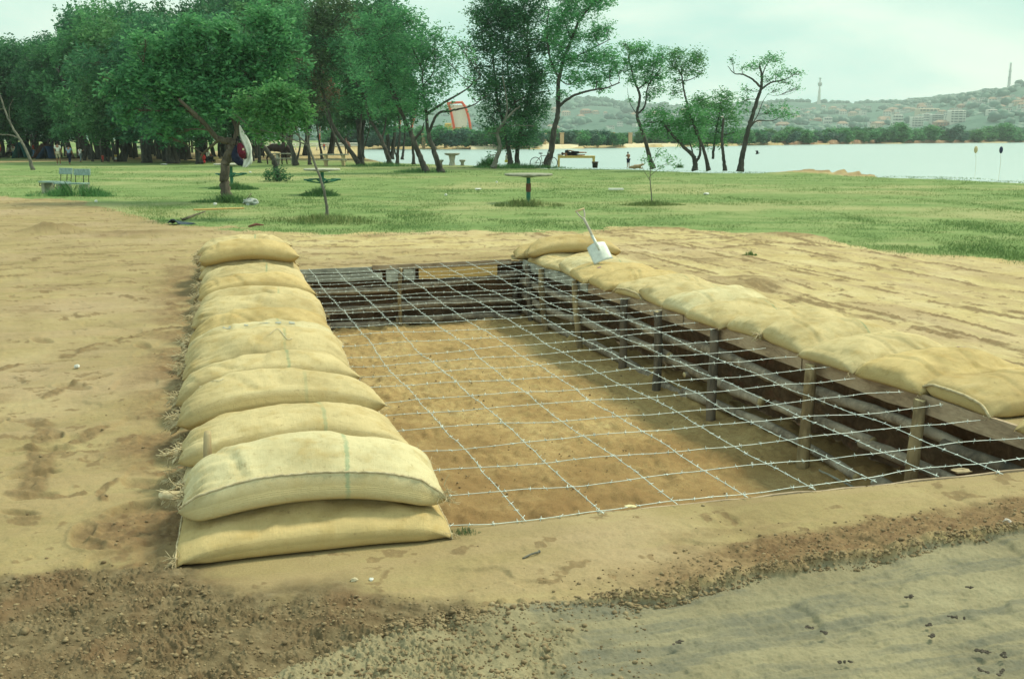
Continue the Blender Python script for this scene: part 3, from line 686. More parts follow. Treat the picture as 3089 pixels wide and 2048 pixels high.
    order=list(range(n))[::-1]; kr={}
    for i in order:
        y=yy[i]; e=np.array([.124+(14.535-y)*.3453,y]); c=e+Rn*(.52+R.uniform(-.05,.06))
        m=['jute_brown','jute_brown','jute_yellow','jute','jute','jute','jute','jute_fresh','jute','jute','jute_yellow','jute_yellow','jute_fresh','jute','jute'][i]
        kr[i]=make_bag((ORD[i]+' sandbag of the right row from the near end, '+lab[i]),gr,1.14,.64,[.106,.108,.108,.106,.106,.104,.10,.104,.10,.10,.10,.10,.098,.092,.09][i],c,ar+R.uniform(-.17,.17),.17,120+i,m,tie=False,full=.045,nu=38,nv=26,steps=95)
        if i in (1,9): 
            T=kr[i][2]; seam(kr[i][0],[T[0,k]+np.array([0,0,.0]) for k in range(0,T.shape[1],2)],np.random.default_rng(i),'sewn_lip',.010)
        if i==4:
            T=kr[i][2]; strands(kr[i][0],T[0,-1],np.array([-.7,.1,-.2]),np.random.default_rng(9),.06,.003,30,'knotted_twine')
        if i in (2,11):
            T=kr[i][2]; a=int(T.shape[0]*(.62 if i==2 else .25)); b=T.shape[1]//2; V=[];Fc=[]
            for ii in range(6 if i==2 else 4):
                for jj in range(3): V.append(T[a+ii,b+jj]+np.array([0,0,.004]))
            Fc=[(ii*3+jj,(ii+1)*3+jj,(ii+1)*3+jj+1,ii*3+jj+1) for ii in range((6 if i==2 else 4)-1) for jj in range(2)]
            mesh('paint_mark',V,Fc,M['purple'],kr[i][0])
    e=np.array([.30,14.0]); c=G(1725,752,.2)[:2]+np.array([.0,.15])
    make_bag('brown sandbag half hidden behind the topmost one at the far corner',  'topmost sandbags of the right row',1.1,.74,.12,G(1640,745,.2)[:2]+np.array([.12,.50]),.05,.30,161,'jute_brown',nu=32,nv=20,tie=False)
    r2=make_bag('big plump brown sandbag lying on top at the far end of the right row','topmost sandbags of the right row',1.34,.78,.19,c,.03,.34,160,'jute_brown',nu=44,nv=28,tie=False)
    return keep,kr,r2
KL,KR,KTOP=bags()
# printed marks on the sixth sack
def print_marks():
    r,A,T=KL[5]; n0,n1=T.shape[:2]; b=int(n1*.40)
    for a0_,w in ((.30,5),(.42,3),(.50,7),(.60,4),(.68,4)):
        a=int(n0*a0_); V=[];h=4
        for ii in range(w):
            for jj in range(h): V.append(T[a+ii,b+jj]+np.array([0,-.001,.004]))
        Fc=[(ii*h+jj,(ii+1)*h+jj,(ii+1)*h+jj+1,ii*h+jj+1) for ii in range(w-1) for jj in range(h-1) if R.random()<.8]
        mesh('printed_mark',V,Fc,M['inkgrey'],r)
print_marks()
def loose_threads():
    for k,(a0_,b0_) in ((2,(.16,.42)),(4,(.55,.35))):
        r,A,T=KL[k]; n0,n1=T.shape[:2]; g=np.random.default_rng(k); P=[T[int(n0*(a0_+.022*i)),int(n1*(b0_+.10*math.sin(i*1.1)))]+np.array([0,0,.006]) for i in range(6)]
        mb=MB(); mb.tube(smooth_path(P,5),.0022,4); mb.build('loose_thread',M['twine'],r)
    o=MB(); 
loose_threads()
# ================================================================ timber lining of the pit
M['log']=wood('weathered_log',(.12,.10,.08,1),(.29,.245,.19,1),(.48,.42,.33,1),(1,1,1),9,.012)
M['post']=wood('dark_post',(.055,.05,.045,1),(.13,.11,.085,1),(.23,.185,.14,1),(1,1,.3),9,.01)
M['postlight']=wood('split_post',(.10,.075,.045,1),(.24,.18,.10,1),(.52,.42,.24,1),(1,1,.25),8,.01)
M['plank']=wood('brown_plank',(.20,.15,.10,1),(.38,.29,.20,1),(.50,.40,.28,1),(1,1,4),5,.004)
M['plank_grey']=wood('grey_plank',(.19,.20,.18,1),(.32,.33,.29,1),(.58,.62,.56,1),(1,1,4),5,.004)
M['plank_yellow']=wood('yellow_plank',(.42,.27,.10,1),(.62,.42,.16,1),(.70,.52,.25,1),(1,1,5),5,.003)
M['cutwood']=plain('cut_wood_end',(.62,.52,.30,1),(.42,.33,.18,1),25)
def log_part(root,a,b,r,mat='log',name='log',sd=0,ends=True):
    g=np.random.default_rng(sd); a=np.asarray(a,float); b=np.asarray(b,float); n=14; t=np.linspace(0,1,n)[:,None]
    P=a*(1-t)+b*t; L=np.linalg.norm(b-a)
    ph=g.uniform(0,6,3); 
    P[:,2]+=.018*L*np.sin(t[:,0]*PI*1.3+ph[0])*.6; P[:,:2]+=(.012*L*np.sin(t*5+ph[1]))*np.array([.7,.7])
    rad=r*(1.05-.22*t[:,0])*(1+.08*np.sin(t[:,0]*17+ph[2]))
    V,Fc=tube(P,rad,11,True,.07,sd); o=mesh(name,V,Fc,M[mat],root)
    o.data.materials.append(M['cutwood'])
    if ends:
        o.data.polygons[len(Fc)-1].material_index=1; o.data.polygons[len(Fc)-2].material_index=1
    return o
def post_part(root,top,bot,r,mat='post',sd=0,split=False):
    g=np.random.default_rng(sd); top=np.asarray(top,float); bot=np.asarray(bot,float); n=10; t=np.linspace(0,1,n)[:,None]
    P=bot*(1-t)+top*t; P[:,:2]+=.008*np.sin(t*6+g.uniform(0,6)); rad=r*(1.06-.12*t[:,0])
    V,Fc=tube(P,rad,10,True,.06,sd)
    V[-10:]+=g.normal(0,.006,(10,3))
    o=mesh('post',V,Fc,M[mat],root); o.data.materials.append(M['cutwood']); o.data.polygons[len(Fc)-1].material_index=1
    return o
def plank_part(root,a,b,h,th,n,mat,name='plank',sd=0,z1=0):
    """board on edge from a to b (top edge), height h downwards, thickness along n"""
    g=np.random.default_rng(sd); a=np.asarray(a,float); b=np.asarray(b,float); m=12; V=[]; nn=np.array([n[0],n[1],0.])*th
    for i in range(m):
        p=a+(b-a)*i/(m-1)+np.array([0,0,g.normal(0,.003)]); hh=h+g.normal(0,.003)
        V+= [p,p+nn,p+nn-np.array([0,0,hh]),p-np.array([0,0,hh])]
    Fc=[]
    for i in range(m-1):
        for k in range(4): l=(k+1)%4; Fc.append((i*4+k,i*4+l,(i+1)*4+l,(i+1)*4+k))
    Fc+= [(3,2,1,0),((m-1)*4,(m-1)*4+1,(m-1)*4+2,(m-1)*4+3)]
    return mesh(name,V,Fc,M[mat],root,smooth=False)
def z3(p,z): return np.array([p[0],p[1],z])
def timber():
    # right side
    rt=empty('timber_lining',(*((NRc+FR)/2),-DEPTH),'timber lining of the long right pit wall: dark posts, rough logs and planks','pit lining','timber linings of the pit walls')
    posts=[(1561,783,1565,952,.040),(1618,797,1616,981,.036),(1662,811,1660,1007,.042),(1755,847,1762,1061,.040),(1890,900,1875,1118,.045),(1987,938,1982,1183,.045),(2154,994,2147,1276,.045),(2446,1098,2419,1408,.050),(2775,1208,2765,1426,.045)]
    yy=[]
    for i,(x1,y1,x2,y2,r) in enumerate(posts):
        t=G(x1,y1,-.015); b=G(x2,y2,-DEPTH) if i<8 else G(2775,1208,-.015)+np.array([-.03,.02,-.9])
        e=.124+(14.535-t[1])*.3453   # keep the post on the pit side of the plank
        off=(t[0]-e)*Rn[0]; 
        if off>-.045: t=t-np.array([Rn[0],Rn[1],0])*(off+.05)
        b=b*.6+np.array([t[0],t[1],-DEPTH])*.4; b[2]=-DEPTH-.08
        post_part(rt,t,b,r,['post','post','postlight','postlight','post','post','post','postlight','postlight'][i],i); yy.append(t[1])
    t=np.array([2.98,6.05]); 
    def RP(y,off,z): return z3(np.array([.124+(14.535-y)*.3453,y])+Rn*off,z)
    # planks under the bags
    cuts=[(14.45,12.2,'plank_grey'),(12.18,9.9,'plank'),(9.88,8.0,'plank'),(7.98,5.3,'plank')]
    for i,(a,b,m) in enumerate(cuts): plank_part(rt,RP(a,.004,.012),RP(b,.004,.012),.13,.028,Rn,m,'plank',i)
    rails=[(-.29,.052,[(14.5,11.7),(11.9,9.6),(9.7,7.75),(7.85,6.4),(6.5,5.2)]),(-.52,.050,[(14.5,12.3),(12.4,10.2),(10.3,8.6),(8.4,7.2),(7.3,5.4)]),(-.78,.052,[(14.5,12.0),(12.2,9.8),(9.9,7.3),(7.1,5.4)])]
    k=0
    for z,r,sg in rails:
        for (a,b) in sg:
            k+=1; dz=R.uniform(-.03,.03); log_part(rt,RP(a,.035+R.uniform(0,.03),z+dz),RP(b,.05+R.uniform(0,.03),z+R.uniform(-.05,.03)),r*R.uniform(.85,1.1),['log','log','post'][k%3] if k%5==0 else 'log','log',k)
    # stub ends of logs sticking through
    for (px,py) in ((1778,947),(2182,1168),(2180,1130)):
        c=G(px,py,-.45 if py<1000 else -.6); y=c[1]
        log_part(rt,RP(y,.20,c[2]),RP(y,-.0,c[2]),.036,'log','log',50+px%7)
    # loose board lying by the wall foot and leaning plank
    # far side
    ft=empty('timber_lining',(*((FL+FR)/2),-DEPTH),'timber lining of the short far pit wall: grey and yellow boards over logs','pit lining','timber linings of the pit walls')
    Lf=np.linalg.norm(FR-FL)
    def FP(px,off,z):     # point on the far wall plane seen at column px
        lo,hi=0.,1.
        for _ in range(40):
            m=(lo+hi)/2; p=FL+(FR-FL)*m; d=p[1]*math.cos(PITCH)+(H-z)*math.sin(PITCH); q=CX+F*p[0]/d
            if q<px: lo=m
            else: hi=m
        return z3(FL+(FR-FL)*lo+Fn*off,z)
    plank_part(ft,FP(885,-.01,.0),FP(1120,-.01,.0),.075,-.02,Fn,'plank_grey','plank',11)
    plank_part(ft,FP(880,-.005,-.08),FP(1152,-.005,-.085),.10,-.02,Fn,'plank_grey','plank',12)
    plank_part(ft,FP(1122,-.012,.015),FP(1540,-.012,.02),.07,-.025,Fn,'plank','plank',13)
    plank_part(ft,FP(1262,-.008,-.055),FP(1498,-.008,-.045),.155,-.022,Fn,'plank_yellow','plank',14)
    plank_part(ft,FP(1163,-.015,-.06),FP(1200,-.015,-.06),.16,-.04,Fn,'plank_grey','block',15)
    plank_part(ft,FP(1215,-.015,-.055),FP(1250,-.015,-.055),.15,-.03,Fn,'plank_grey','block',16)
    log_part(ft,FP(890,.03,-.31),FP(1215,.03,-.33),.050,'log','log',61)
    log_part(ft,FP(1190,.06,-.30),FP(1570,.05,-.22),.055,'log','log',62)
    log_part(ft,FP(930,.05,-.58),FP(1215,.05,-.60),.055,'log','log',63)
    log_part(ft,FP(1190,.05,-.58),FP(1570,.05,-.60),.055,'log','log',64)
    log_part(ft,FP(950,.03,-.82),FP(1230,.03,-.84),.05,'log','log',65)
    log_part(ft,FP(1200,.03,-.78),FP(1570,.03,-.84),.05,'log','log',66)
    post_part(ft,FP(1203,-.07,-.03),FP(1203,-.07,-DEPTH-.05),.028,'postlight',30)
    post_part(ft,FP(885,-.07,-.03),FP(885,-.07,-DEPTH-.05),.04,'post',31)
    # left side, mostly behind the bags
    lt=empty('timber_lining',(*((NL+FL)/2),-DEPTH),'timber lining of the left pit wall beneath the stacked sandbags','pit lining','timber linings of the pit walls')
    Ln=np.array([Vd[1],-Vd[0]])
    def LP(y,off,z): return z3(NL+Vd*(y-NL[1])/Vd[1]+Ln*off,z)
    for i,y in enumerate((4.6,5.6,6.6,7.6,8.6,9.6,10.6,11.6,12.6,13.3)): post_part(lt,LP(y,.045,-.10),LP(y,.045,-DEPTH-.05),.042,'post',40+i)
    for z in (-.29,-.54,-.79):
        for (a,b) in ((4.4,7.2),(7.1,10.1),(10.0,13.3)): k+=1; log_part(lt,LP(a,-.01,z),LP(b,-.01,z+R.uniform(-.03,.03)),.05,'log','log',k)
    plank_part(lt,LP(4.4,-.02,-.015),LP(13.4,-.02,-.015),.12,.02,Ln,'plank')
    # near side: thin edge board and its supports
    nt=empty('timber_lining',(*((NL+NRc)/2),-DEPTH),'thin pale board edging the near rim of the pit','pit lining','timber linings of the pit walls')
    Nn=np.array([-Ud[1],Ud[0]])
    plank_part(nt,z3(NL+Ud*.75+Nn*.004,-.004),z3(NL+Ud*2.2+Nn*.004,-.002),.11,.014,Nn,'plank','plank',21)
    plank_part(nt,z3(NL+Ud*2.21+Nn*.004,.0),z3(NRc-Ud*.02+Nn*.004,.003),.11,.014,Nn,'plank','plank',22)
    # debris on the pit floor
    o=plank_part(None,G(2470,1415,-.80)+np.array([0,0,0]),G(2570,1462,-.83),.015,.06,np.array([.3,-.9]),'plank_grey','wood_strip',23)
    tag(o,'narrow pale strip of wood lying on the pit floor near the right posts','wood strip')
timber()
# ---------------------------------------------------------------- barbed wire
M['wire']=plain('galvanised_wire',(.74,.82,.79,1),(.52,.61,.59,1),30,.45,0,.25,.5)
def wire_mesh(name,a,b,sag,sd,label,group,r=.0019):
    g=np.random.default_rng(sd); a=np.asarray(a,float); b=np.asarray(b,float); L=np.linalg.norm(b-a); n=max(30,int(L/.055)); t=np.linspace(0,1,n)
    P=a[None]*(1-t[:,None])+b[None]*t[:,None]; d=(b-a)/L; sd_=np.array([-d[1],d[0],0])
    w=sum(np.sin(t*L*f+g.uniform(0,6))*am for f,am in ((1.3,.010),(3.1,.006),(7.7,.004),(17,.0026),(29,.0016)))*np.minimum(1,np.minimum(t,1-t)*12)
    w2=sum(np.sin(t*L*f+g.uniform(0,6))*am for f,am in ((1.7,.008),(4.1,.006),(9.,.003)))*np.minimum(1,np.minimum(t,1-t)*12)
    P+=w[:,None]*sd_; P[:,2]+=w2-sag*4*t*(1-t); P[:,2]=np.maximum(P[:,2],-.07)
    mb=MB(); mb.tube(P,r,5)
    s=g.uniform(.02,.08)
    while s<L-.02:
        i=s/L*(n-1); i0=int(i); f=i-i0; p=P[i0]*(1-f)+P[min(n-1,i0+1)]*f
        for q in range(2):
            v=g.normal(0,1,3)*np.array([1,1,.8]); v-=d*np.dot(v,d)*.6; v/=np.linalg.norm(v); l=.015
            c=p+d*(q*.006-.003); mb.tube([c-v*l,c+v*l],.0014,3)
        mb.tube([p-d*.006,p+d*.006],r*1.75,5); s+=.105+g.normal(0,.012)
    o=mb.build(name,M['wire']); tag(o,label,'barbed wire',group); return o
WORDS=['first','second','third','fourth','fifth','sixth','seventh','eighth','ninth','tenth','eleventh','twelfth','thirteenth','fourteenth','fifteenth','sixteenth','seventeenth','eighteenth','nineteenth','twentieth','twenty-first','twenty-second','twenty-third','twenty-fourth','twenty-fifth','twenty-sixth']
def wires():
    LE=[(1355,1582),(1311,1497),(1294,1419),(1271,1357),(1227,1298),(1191,1252),(1169,1214),(1124,1167),(1102,1135),(1088,1104),(1070,1077),(1061,1043),(1044,1013),(990,986),(981,966),(979,948),(972,937),(954,914),(937,899),(922,884),(912,871),(905,860),(897,848),(890,836),(884,824)]
    RE=[(3089,1383),(3089,1318),(2957,1267),(2845,1220),(2725,1182),(2580,1141),(2504,1107),(2406,1076),(2310,1050),(2242,1020),(2158,992),(2108,973),(2050,950),(1997,935),(1951,916),(1901,900),(1862,881),(1832,868),(1795,856),(1760,842),(1725,831),(1690,820),(1655,809),(1620,799),(1590,790)]
    zr=.012
    for i,(l,r) in enumerate(zip(LE,RE)):
        a=G(*l,.02); b=G(*r,zr); d=b-a
        if i<2: # runs on past the frame to the wall
            for _ in range(60):
                if b[0]-.02>.124+(14.535-b[1])*.3453: break
                b=b+d*.01
        a=a-d/np.linalg.norm(d)*.10
        wire_mesh('barbed_wire',a,b,.012,200+i,WORDS[i]+' crosswise barbed wire strand counted from the near rim of the pit','crosswise barbed wire strands over the pit')
    LN=[(1587,1572),(1822,1549),(2044,1521),(2256,1500),(2460,1477),(2645,1454),(2832,1437),(3026,1430)]
    FNp=[(932,812),(1012,812),(1108,808),(1176,803),(1253,799),(1327,794),(1405,789),(1490,784)]
    for i,(l,r) in enumerate(zip(LN,FNp)):
        wire_mesh('barbed_wire',G(*l,.012),G(*r,.03),.035,300+i,WORDS[i]+' lengthwise barbed wire strand counted from the left row of sandbags','lengthwise barbed wire strands over the pit')
wires()
# ---------------------------------------------------------------- shovel
M['steel']=plain('worn_steel',(.62,.66,.60,1),(.42,.46,.42,1),14,.4,.001,.35,.5)
M['shaft']=wood('grey_handle',(.24,.23,.19,1),(.42,.40,.32,1),(.56,.54,.44,1),(1,1,.2),14,.002)
def shovel():
    base=G(1822,786,.24); rt=empty('shovel',base,'square-bladed shovel with a wooden grip leaning on the topmost sandbag','shovel')
    top=PT(1749,634,base[1]+.42); ax=top-base; L=np.linalg.norm(ax); ax/=L
    side=np.array([1,0,0])-ax*ax[0]; side/=np.linalg.norm(side); nrm=np.cross(side,ax)
    W,Hh=.262,.275; V=[];nu,nv=11,10
    for s in (1,-1):
        for j in range(nv):
            for i in range(nu):
                u=(i/(nu-1)-.5)*2; v=j/(nv-1)
                cor=1-.06*max(0,v-.7)/.3 ; V.append(base+side*u*W/2*(cor)*(.98+.02*v)+ax*(v*Hh-.01*(abs(u)**3)*(v>.5)*2)+nrm*(-.030*u*u+.018*math.exp(-(u/.22)**2)*v+s*.0013))
    V=np.array(V); Fc=[]
    N=nu*nv
    for j in range(nv-1):
        for i in range(nu-1):
            a=j*nu+i; Fc.append((a,a+1,a+nu+1,a+nu)); Fc.append((N+a,N+a+nu,N+a+nu+1,N+a+1))
    bd=[i for i in range(nu)]+[j*nu+nu-1 for j in range(1,nv)]+[(nv-1)*nu+i for i in range(nu-2,-1,-1)]+[j*nu for j in range(nv-2,0,-1)]
    for k in range(len(bd)): a,b=bd[k],bd[(k+1)%len(bd)]; Fc.append((b,a,N+a,N+b))
    mesh('blade',V,Fc,M['steel'],rt)
    mb=MB(); mb.tube([base+ax*Hh*.55+nrm*.014,base+ax*Hh+nrm*.012,base+ax*(Hh+.13)],[.009,.020,.019],10); mb.build('socket',M['steel'],rt)
    mb=MB(); e=top-ax*.13; mb.tube(smooth_path([base+ax*(Hh+.05),base+ax*(L*.6)+nrm*.01,e],6),.0175,10); mb.build('handle',M['shaft'],rt)
    gr=MB(); 
    for s in (-1,1): gr.tube(smooth_path([e-ax*.01,e+ax*.05+side*s*.035,top+side*s*.052],4),.0105,8)
    gr.build('grip_fork',M['shaft'],rt)
    gr=MB(); gr.tube([top-side*.062,top+side*.062],.013,10); gr.build('grip',M['cutwood'],rt)
shovel()
# wooden peg and loose threads on the near sandbags
def peg():
    b=G(628,1375,.40); o=MB(); p0=PT(626,1382,4.45); p1=PT(626,1300,4.5)
    o.tube(smooth_path([p0-np.array([0,0,.15]),p0,p1],5),[.020]*5+[.0195]*3+[.0185,.018,.014],10,True,.04)
    tag(o.build('wooden_peg',M['postlight']),'short wooden peg standing at the left end of the nearest bags','peg')
peg()
# ================================================================ trees
def leaf_quads(C,size,g,droop=.25,asp=.38,flat=.35):
    """C (n,3) leaf centres -> diamond leaves with random attitude"""
    n=len(C); d=g.normal(0,1,(n,3)); d[:,2]=d[:,2]*flat-droop; d/=np.linalg.norm(d,axis=1,keepdims=True)
    r=g.normal(0,1,(n,3)); s=np.cross(d,r); s/=np.linalg.norm(s,axis=1,keepdims=True)+1e-9
    l=(size*g.uniform(.6,1.35,n))[:,None]; w=l*asp
    V=np.stack([C-d*l*.5,C-s*w*.5+d*l*.05,C+d*l*.5,C+s*w*.5+d*l*.05],1).reshape(-1,3)
    Fc=np.arange(n*4).reshape(n,4); return V,Fc,np.repeat(g.random(n),4)
def blob_anchors(blobs,dens,g,hole=.42,hs=1.0):
    out=[];bi=[]
    for k,(c,r) in enumerate(blobs):
        c=np.asarray(c,float); r=np.asarray(r,float); n=max(4,int(dens*r[0]*r[1]*r[2]*4.2))
        d=g.normal(0,1,(n*3,3)); d/=np.linalg.norm(d,axis=1,keepdims=True); q=g.random(n*3)**.42; P=d*q[:,None]
        lumps=vn((P[:,0]+P[:,2]*.7)*2.4/hs+k*7.1+c[0],(P[:,1]-P[:,2]*.8)*2.4/hs+c[2]*3.3,k+int(abs(c[0])*10)%97)
        keep=(lumps>hole*(.35+.9*q))
        P=P[keep][:n]; out.append(c+P*r*(1+.18*(vn(P[:,0]*3+k,P[:,2]*3,9)[:,None]-.5))); bi+= [k]*len(P)
    return np.concatenate(out),np.array(bi)
def crown_mesh(name,blobs,dens,per,size,spread,g,mat,root,hole=.42,droop=.25,asp=.38,local=False,hs=1.):
    A,bi=blob_anchors(blobs,dens,g,hole,hs); n=len(A)
    d=g.normal(0,1,(n,3)); d[:,2]=d[:,2]*.5-.15; d/=np.linalg.norm(d,axis=1,keepdims=True)
    t=g.random((n,per))[...,None]; C=A[:,None]+d[:,None]*(t-.5)*spread*1.7+g.normal(0,spread*.22,(n,per,3)); C=C.reshape(-1,3)
    V,Fc,lv=leaf_quads(C,size,g,droop,asp); base=np.repeat(g.random(n),per*4)
    o=mesh(name,V,Fc,M[mat],root,smooth=False,local=local,attrs={'lv':np.clip(lv*.45+base*.55,0,1)}); return o,A,bi
def tree(name,label,cat,group,base,paths,blobs,dens=26,per=12,size=.13,spread=.34,mat='leaf_mid',bark='bark',seed=1,hole=.42,droop=.25,twigs=9,asp=.38,twr=.012,hs=1.,extra=None):
    """paths: list of (points Nx3, r0, r1) in world space; blobs: list of (centre, radii)"""
    g=np.random.default_rng(seed); root=empty(name,base,label,cat,group); mb=MB(); allp=[];allr=[]
    for pts,r0,r1 in paths:
        P=smooth_path(pts,7); t=np.linspace(0,1,len(P)); rad=r0*(1-t)+r1*t
        if abs(P[0][2]-base[2])<.15: rad=rad*(1+.5*np.exp(-t*16))
        P[1:-1]+=g.normal(0,r0*.10,(len(P)-2,3)); mb.tube(P,rad,9,True,.09); allp.append(P);allr.append(rad)
    AP=np.concatenate(allp); AR=np.concatenate(allr)
    cr=None
    if blobs:
        cr,A,bi=crown_mesh('crown',blobs,dens,per,size,spread,g,mat,root,hole,droop,asp,hs=hs)
        for k,(c,r) in enumerate(blobs):
            c=np.asarray(c,float); up=AP[:,2]<c[2]+r[2]*.3; idx=np.where(up)[0] if up.any() else np.arange(len(AP))
            d=np.linalg.norm(AP[idx]-c,axis=1)+ (AP[idx][:,2].max()-AP[idx][:,2])*.25; s=idx[np.argmin(d)]
            p0=AP[s]; r0=min(AR[s]*.7,.07*max(.3,np.mean(r))); mid=(p0+c)/2+g.normal(0,.08,3)*np.linalg.norm(c-p0)+np.array([0,0,-.06*np.linalg.norm(c-p0)])
            P=smooth_path([p0,mid,c],5); mb.tube(P,np.linspace(r0,max(twr*1.5,r0*.4),len(P)),6)
            An=A[bi==k]
            if len(An)>3:
                for q in range(twigs):
                    e=An[g.integers(len(An))]; st=P[g.integers(len(P)//2,len(P))]; m=(st+e)/2+g.normal(0,.07,3)*np.linalg.norm(e-st)
                    mb.tube(smooth_path([st,m,e],3),np.linspace(max(twr,r0*.35),twr*.45,7),4)
    mb.build('trunk',M[bark],root); return root
def pp(pts,D,dj=None):
    return [PT(x,y,D+(0 if dj is None else dj[i])) for i,(x,y) in enumerate(pts)]
def bl(lst,D,g=None,dr=.8):
    """crown masses measured in the photograph, given their own depth and thickness"""
    out=[]
    for q in lst:
        x,y,rx,ry=q[:4]; off=q[4] if len(q)>4 else (R.uniform(-.5,.5)*rx/F*D*dr)
        s=(D+off)/F; out.append((PT(x,y,D+off),(rx*s,max(.2,(rx+ry)*.5*s*.85),ry*s)))
    return out
def D_at(y,z=0): return G(CX,y,z)[1]
def near_trees():
    # crooked tree on the lawn
    D=30.; b=G(686,606)
    D=b[1]
    T=[(pp([(686,606),(677,545),(679,500),(688,470),(704,447),(708,430)],D),.135,.115),
       (pp([(708,432),(690,425),(664,421),(645,408),(628,385),(590,345),(540,300)],D,[0,0,-.05,-.2,-.4,-.7,-1]),.105,.04),
       (pp([(706,440),(713,408),(713,384),(700,358),(684,330),(660,260),(640,170)],D,[0,0,0,.1,.2,.5,.8]),.075,.03),
       (pp([(713,386),(722,362),(735,330),(760,270),(770,200)],D),.05,.02),(pp([(664,421),(640,440),(615,462),(604,480)],D,[0,.4,.6,.7]),.04,.02),
       (pp([(628,385),(560,330),(480,280),(420,250)],D),.06,.02),(pp([(684,330),(720,250),(780,180),(830,130)],D),.05,.02)]
    B=bl([(430,250,75,70),(390,330,55,45),(480,180,85,70),(560,250,90,80),(520,330,80,60),(600,120,85,65),(660,200,85,75),(640,300,75,60),(590,380,60,38),(520,400,50,30),(740,150,80,65),(760,240,80,65),(690,90,70,50),(830,190,60,60),(850,130,60,55),(540,130,60,50),(470,400,40,26),(440,120,50,40),(720,330,60,45),(800,60,70,55),(900,180,40,45),(340,260,40,50),(575,55,55,35)],D)
    tree('broadleaf_tree','crooked leafy tree on the lawn with a bag and a white cloth hanging from it','tree',None,b,T,B,dens=130,per=12,size=.145,spread=.30,mat='leaf_mid',bark='bark_brown',seed=21,hole=.58,hs=1.35,asp=.42,twigs=10,twr=.010)
    # sapling with the bright crown
    b=G(987,655); D=b[1]
    T=[(pp([(987,655),(984,610),(971,555),(952,500),(938,462),(928,436)],D),.034,.022),(pp([(928,438),(900,410),(867,380),(835,345)],D),.018,.008),
       (pp([(930,440),(893,425),(848,408),(800,395)],D,[0,-.1,-.15,-.2]),.016,.007),(pp([(928,436),(926,400),(918,350),(905,300)],D),.014,.006),(pp([(938,462),(932,425),(938,390)],D),.010,.005),(pp([(900,410),(880,350),(840,290),(800,270)],D),.012,.005)]
    B=bl([(760,330,42,38),(800,290,48,36),(850,275,44,30),(900,300,42,36),(925,345,26,40),(870,335,50,36),(810,345,50,36),(758,385,28,20),(800,400,40,22),(850,385,38,24),(735,300,26,26),(900,385,30,20),(785,425,26,14),(840,420,26,14),(712,345,18,20),(718,310,20,20)],D)
    tree('young_tree','young bright green tree leaning left on a thin pale stem','tree',None,b,T,B,dens=420,per=12,size=.105,spread=.19,mat='leaf_bright',bark='bark_grey',seed=22,hole=.40,asp=.42,twigs=6,twr=.005)
    # thin pale stem far left
    b=G(100,514); D=b[1]
    T=[(pp([(100,514),(81,458),(57,415),(35,380),(12,325),(-5,270)],D),.085,.035),(pp([(57,417),(30,408),(0,406),(-30,390)],D),.04,.02),(pp([(35,380),(28,350),(30,320),(40,300)],D),.025,.01),(pp([(12,325),(0,330),(-20,310)],D),.02,.01)]
    tree('bare_tree','thin leaning pale tree without leaves at the far left','tree',None,b,T,[],bark='bark_grey',seed=23)
    # leaning stem with bush round its foot
    b=G(838,545); D=b[1]
    T=[(pp([(838,545),(837,525),(824,481),(806,455),(790,432),(770,380),(760,330)],D),.13,.06)]
    tree('leaning_tree','leaning tree with a dark bush grown round its foot behind the crooked tree','tree',None,b,T,bl([(770,350,50,40),(740,320,40,40),(800,380,40,25)],D),dens=30,per=10,size=.14,spread=.3,mat='leaf_dark',seed=24,twigs=4)
    # stem with sparse leaves near the water
    b=G(1967,614); D=b[1]
    T=[(pp([(1967,614),(1964,575),(1961,540),(1963,510),(1975,480)],D),.016,.008),(pp([(1961,545),(1940,510),(1935,480)],D),.008,.004),(pp([(1962,530),(2000,500),(2030,485)],D),.008,.004)]
    tree('sapling','sparse pale sapling standing on the lawn in front of the water','sapling',None,b,T,bl([(1945,480,22,14),(1985,465,20,14),(2020,480,24,16),(2045,500,12,10),(1960,500,22,10),(2000,500,24,10),(1990,450,10,6)],D),dens=520,per=7,size=.07,spread=.12,mat='leaf_bright',bark='bark_grey',seed=25,hole=.5,twigs=3,twr=.003)
near_trees()
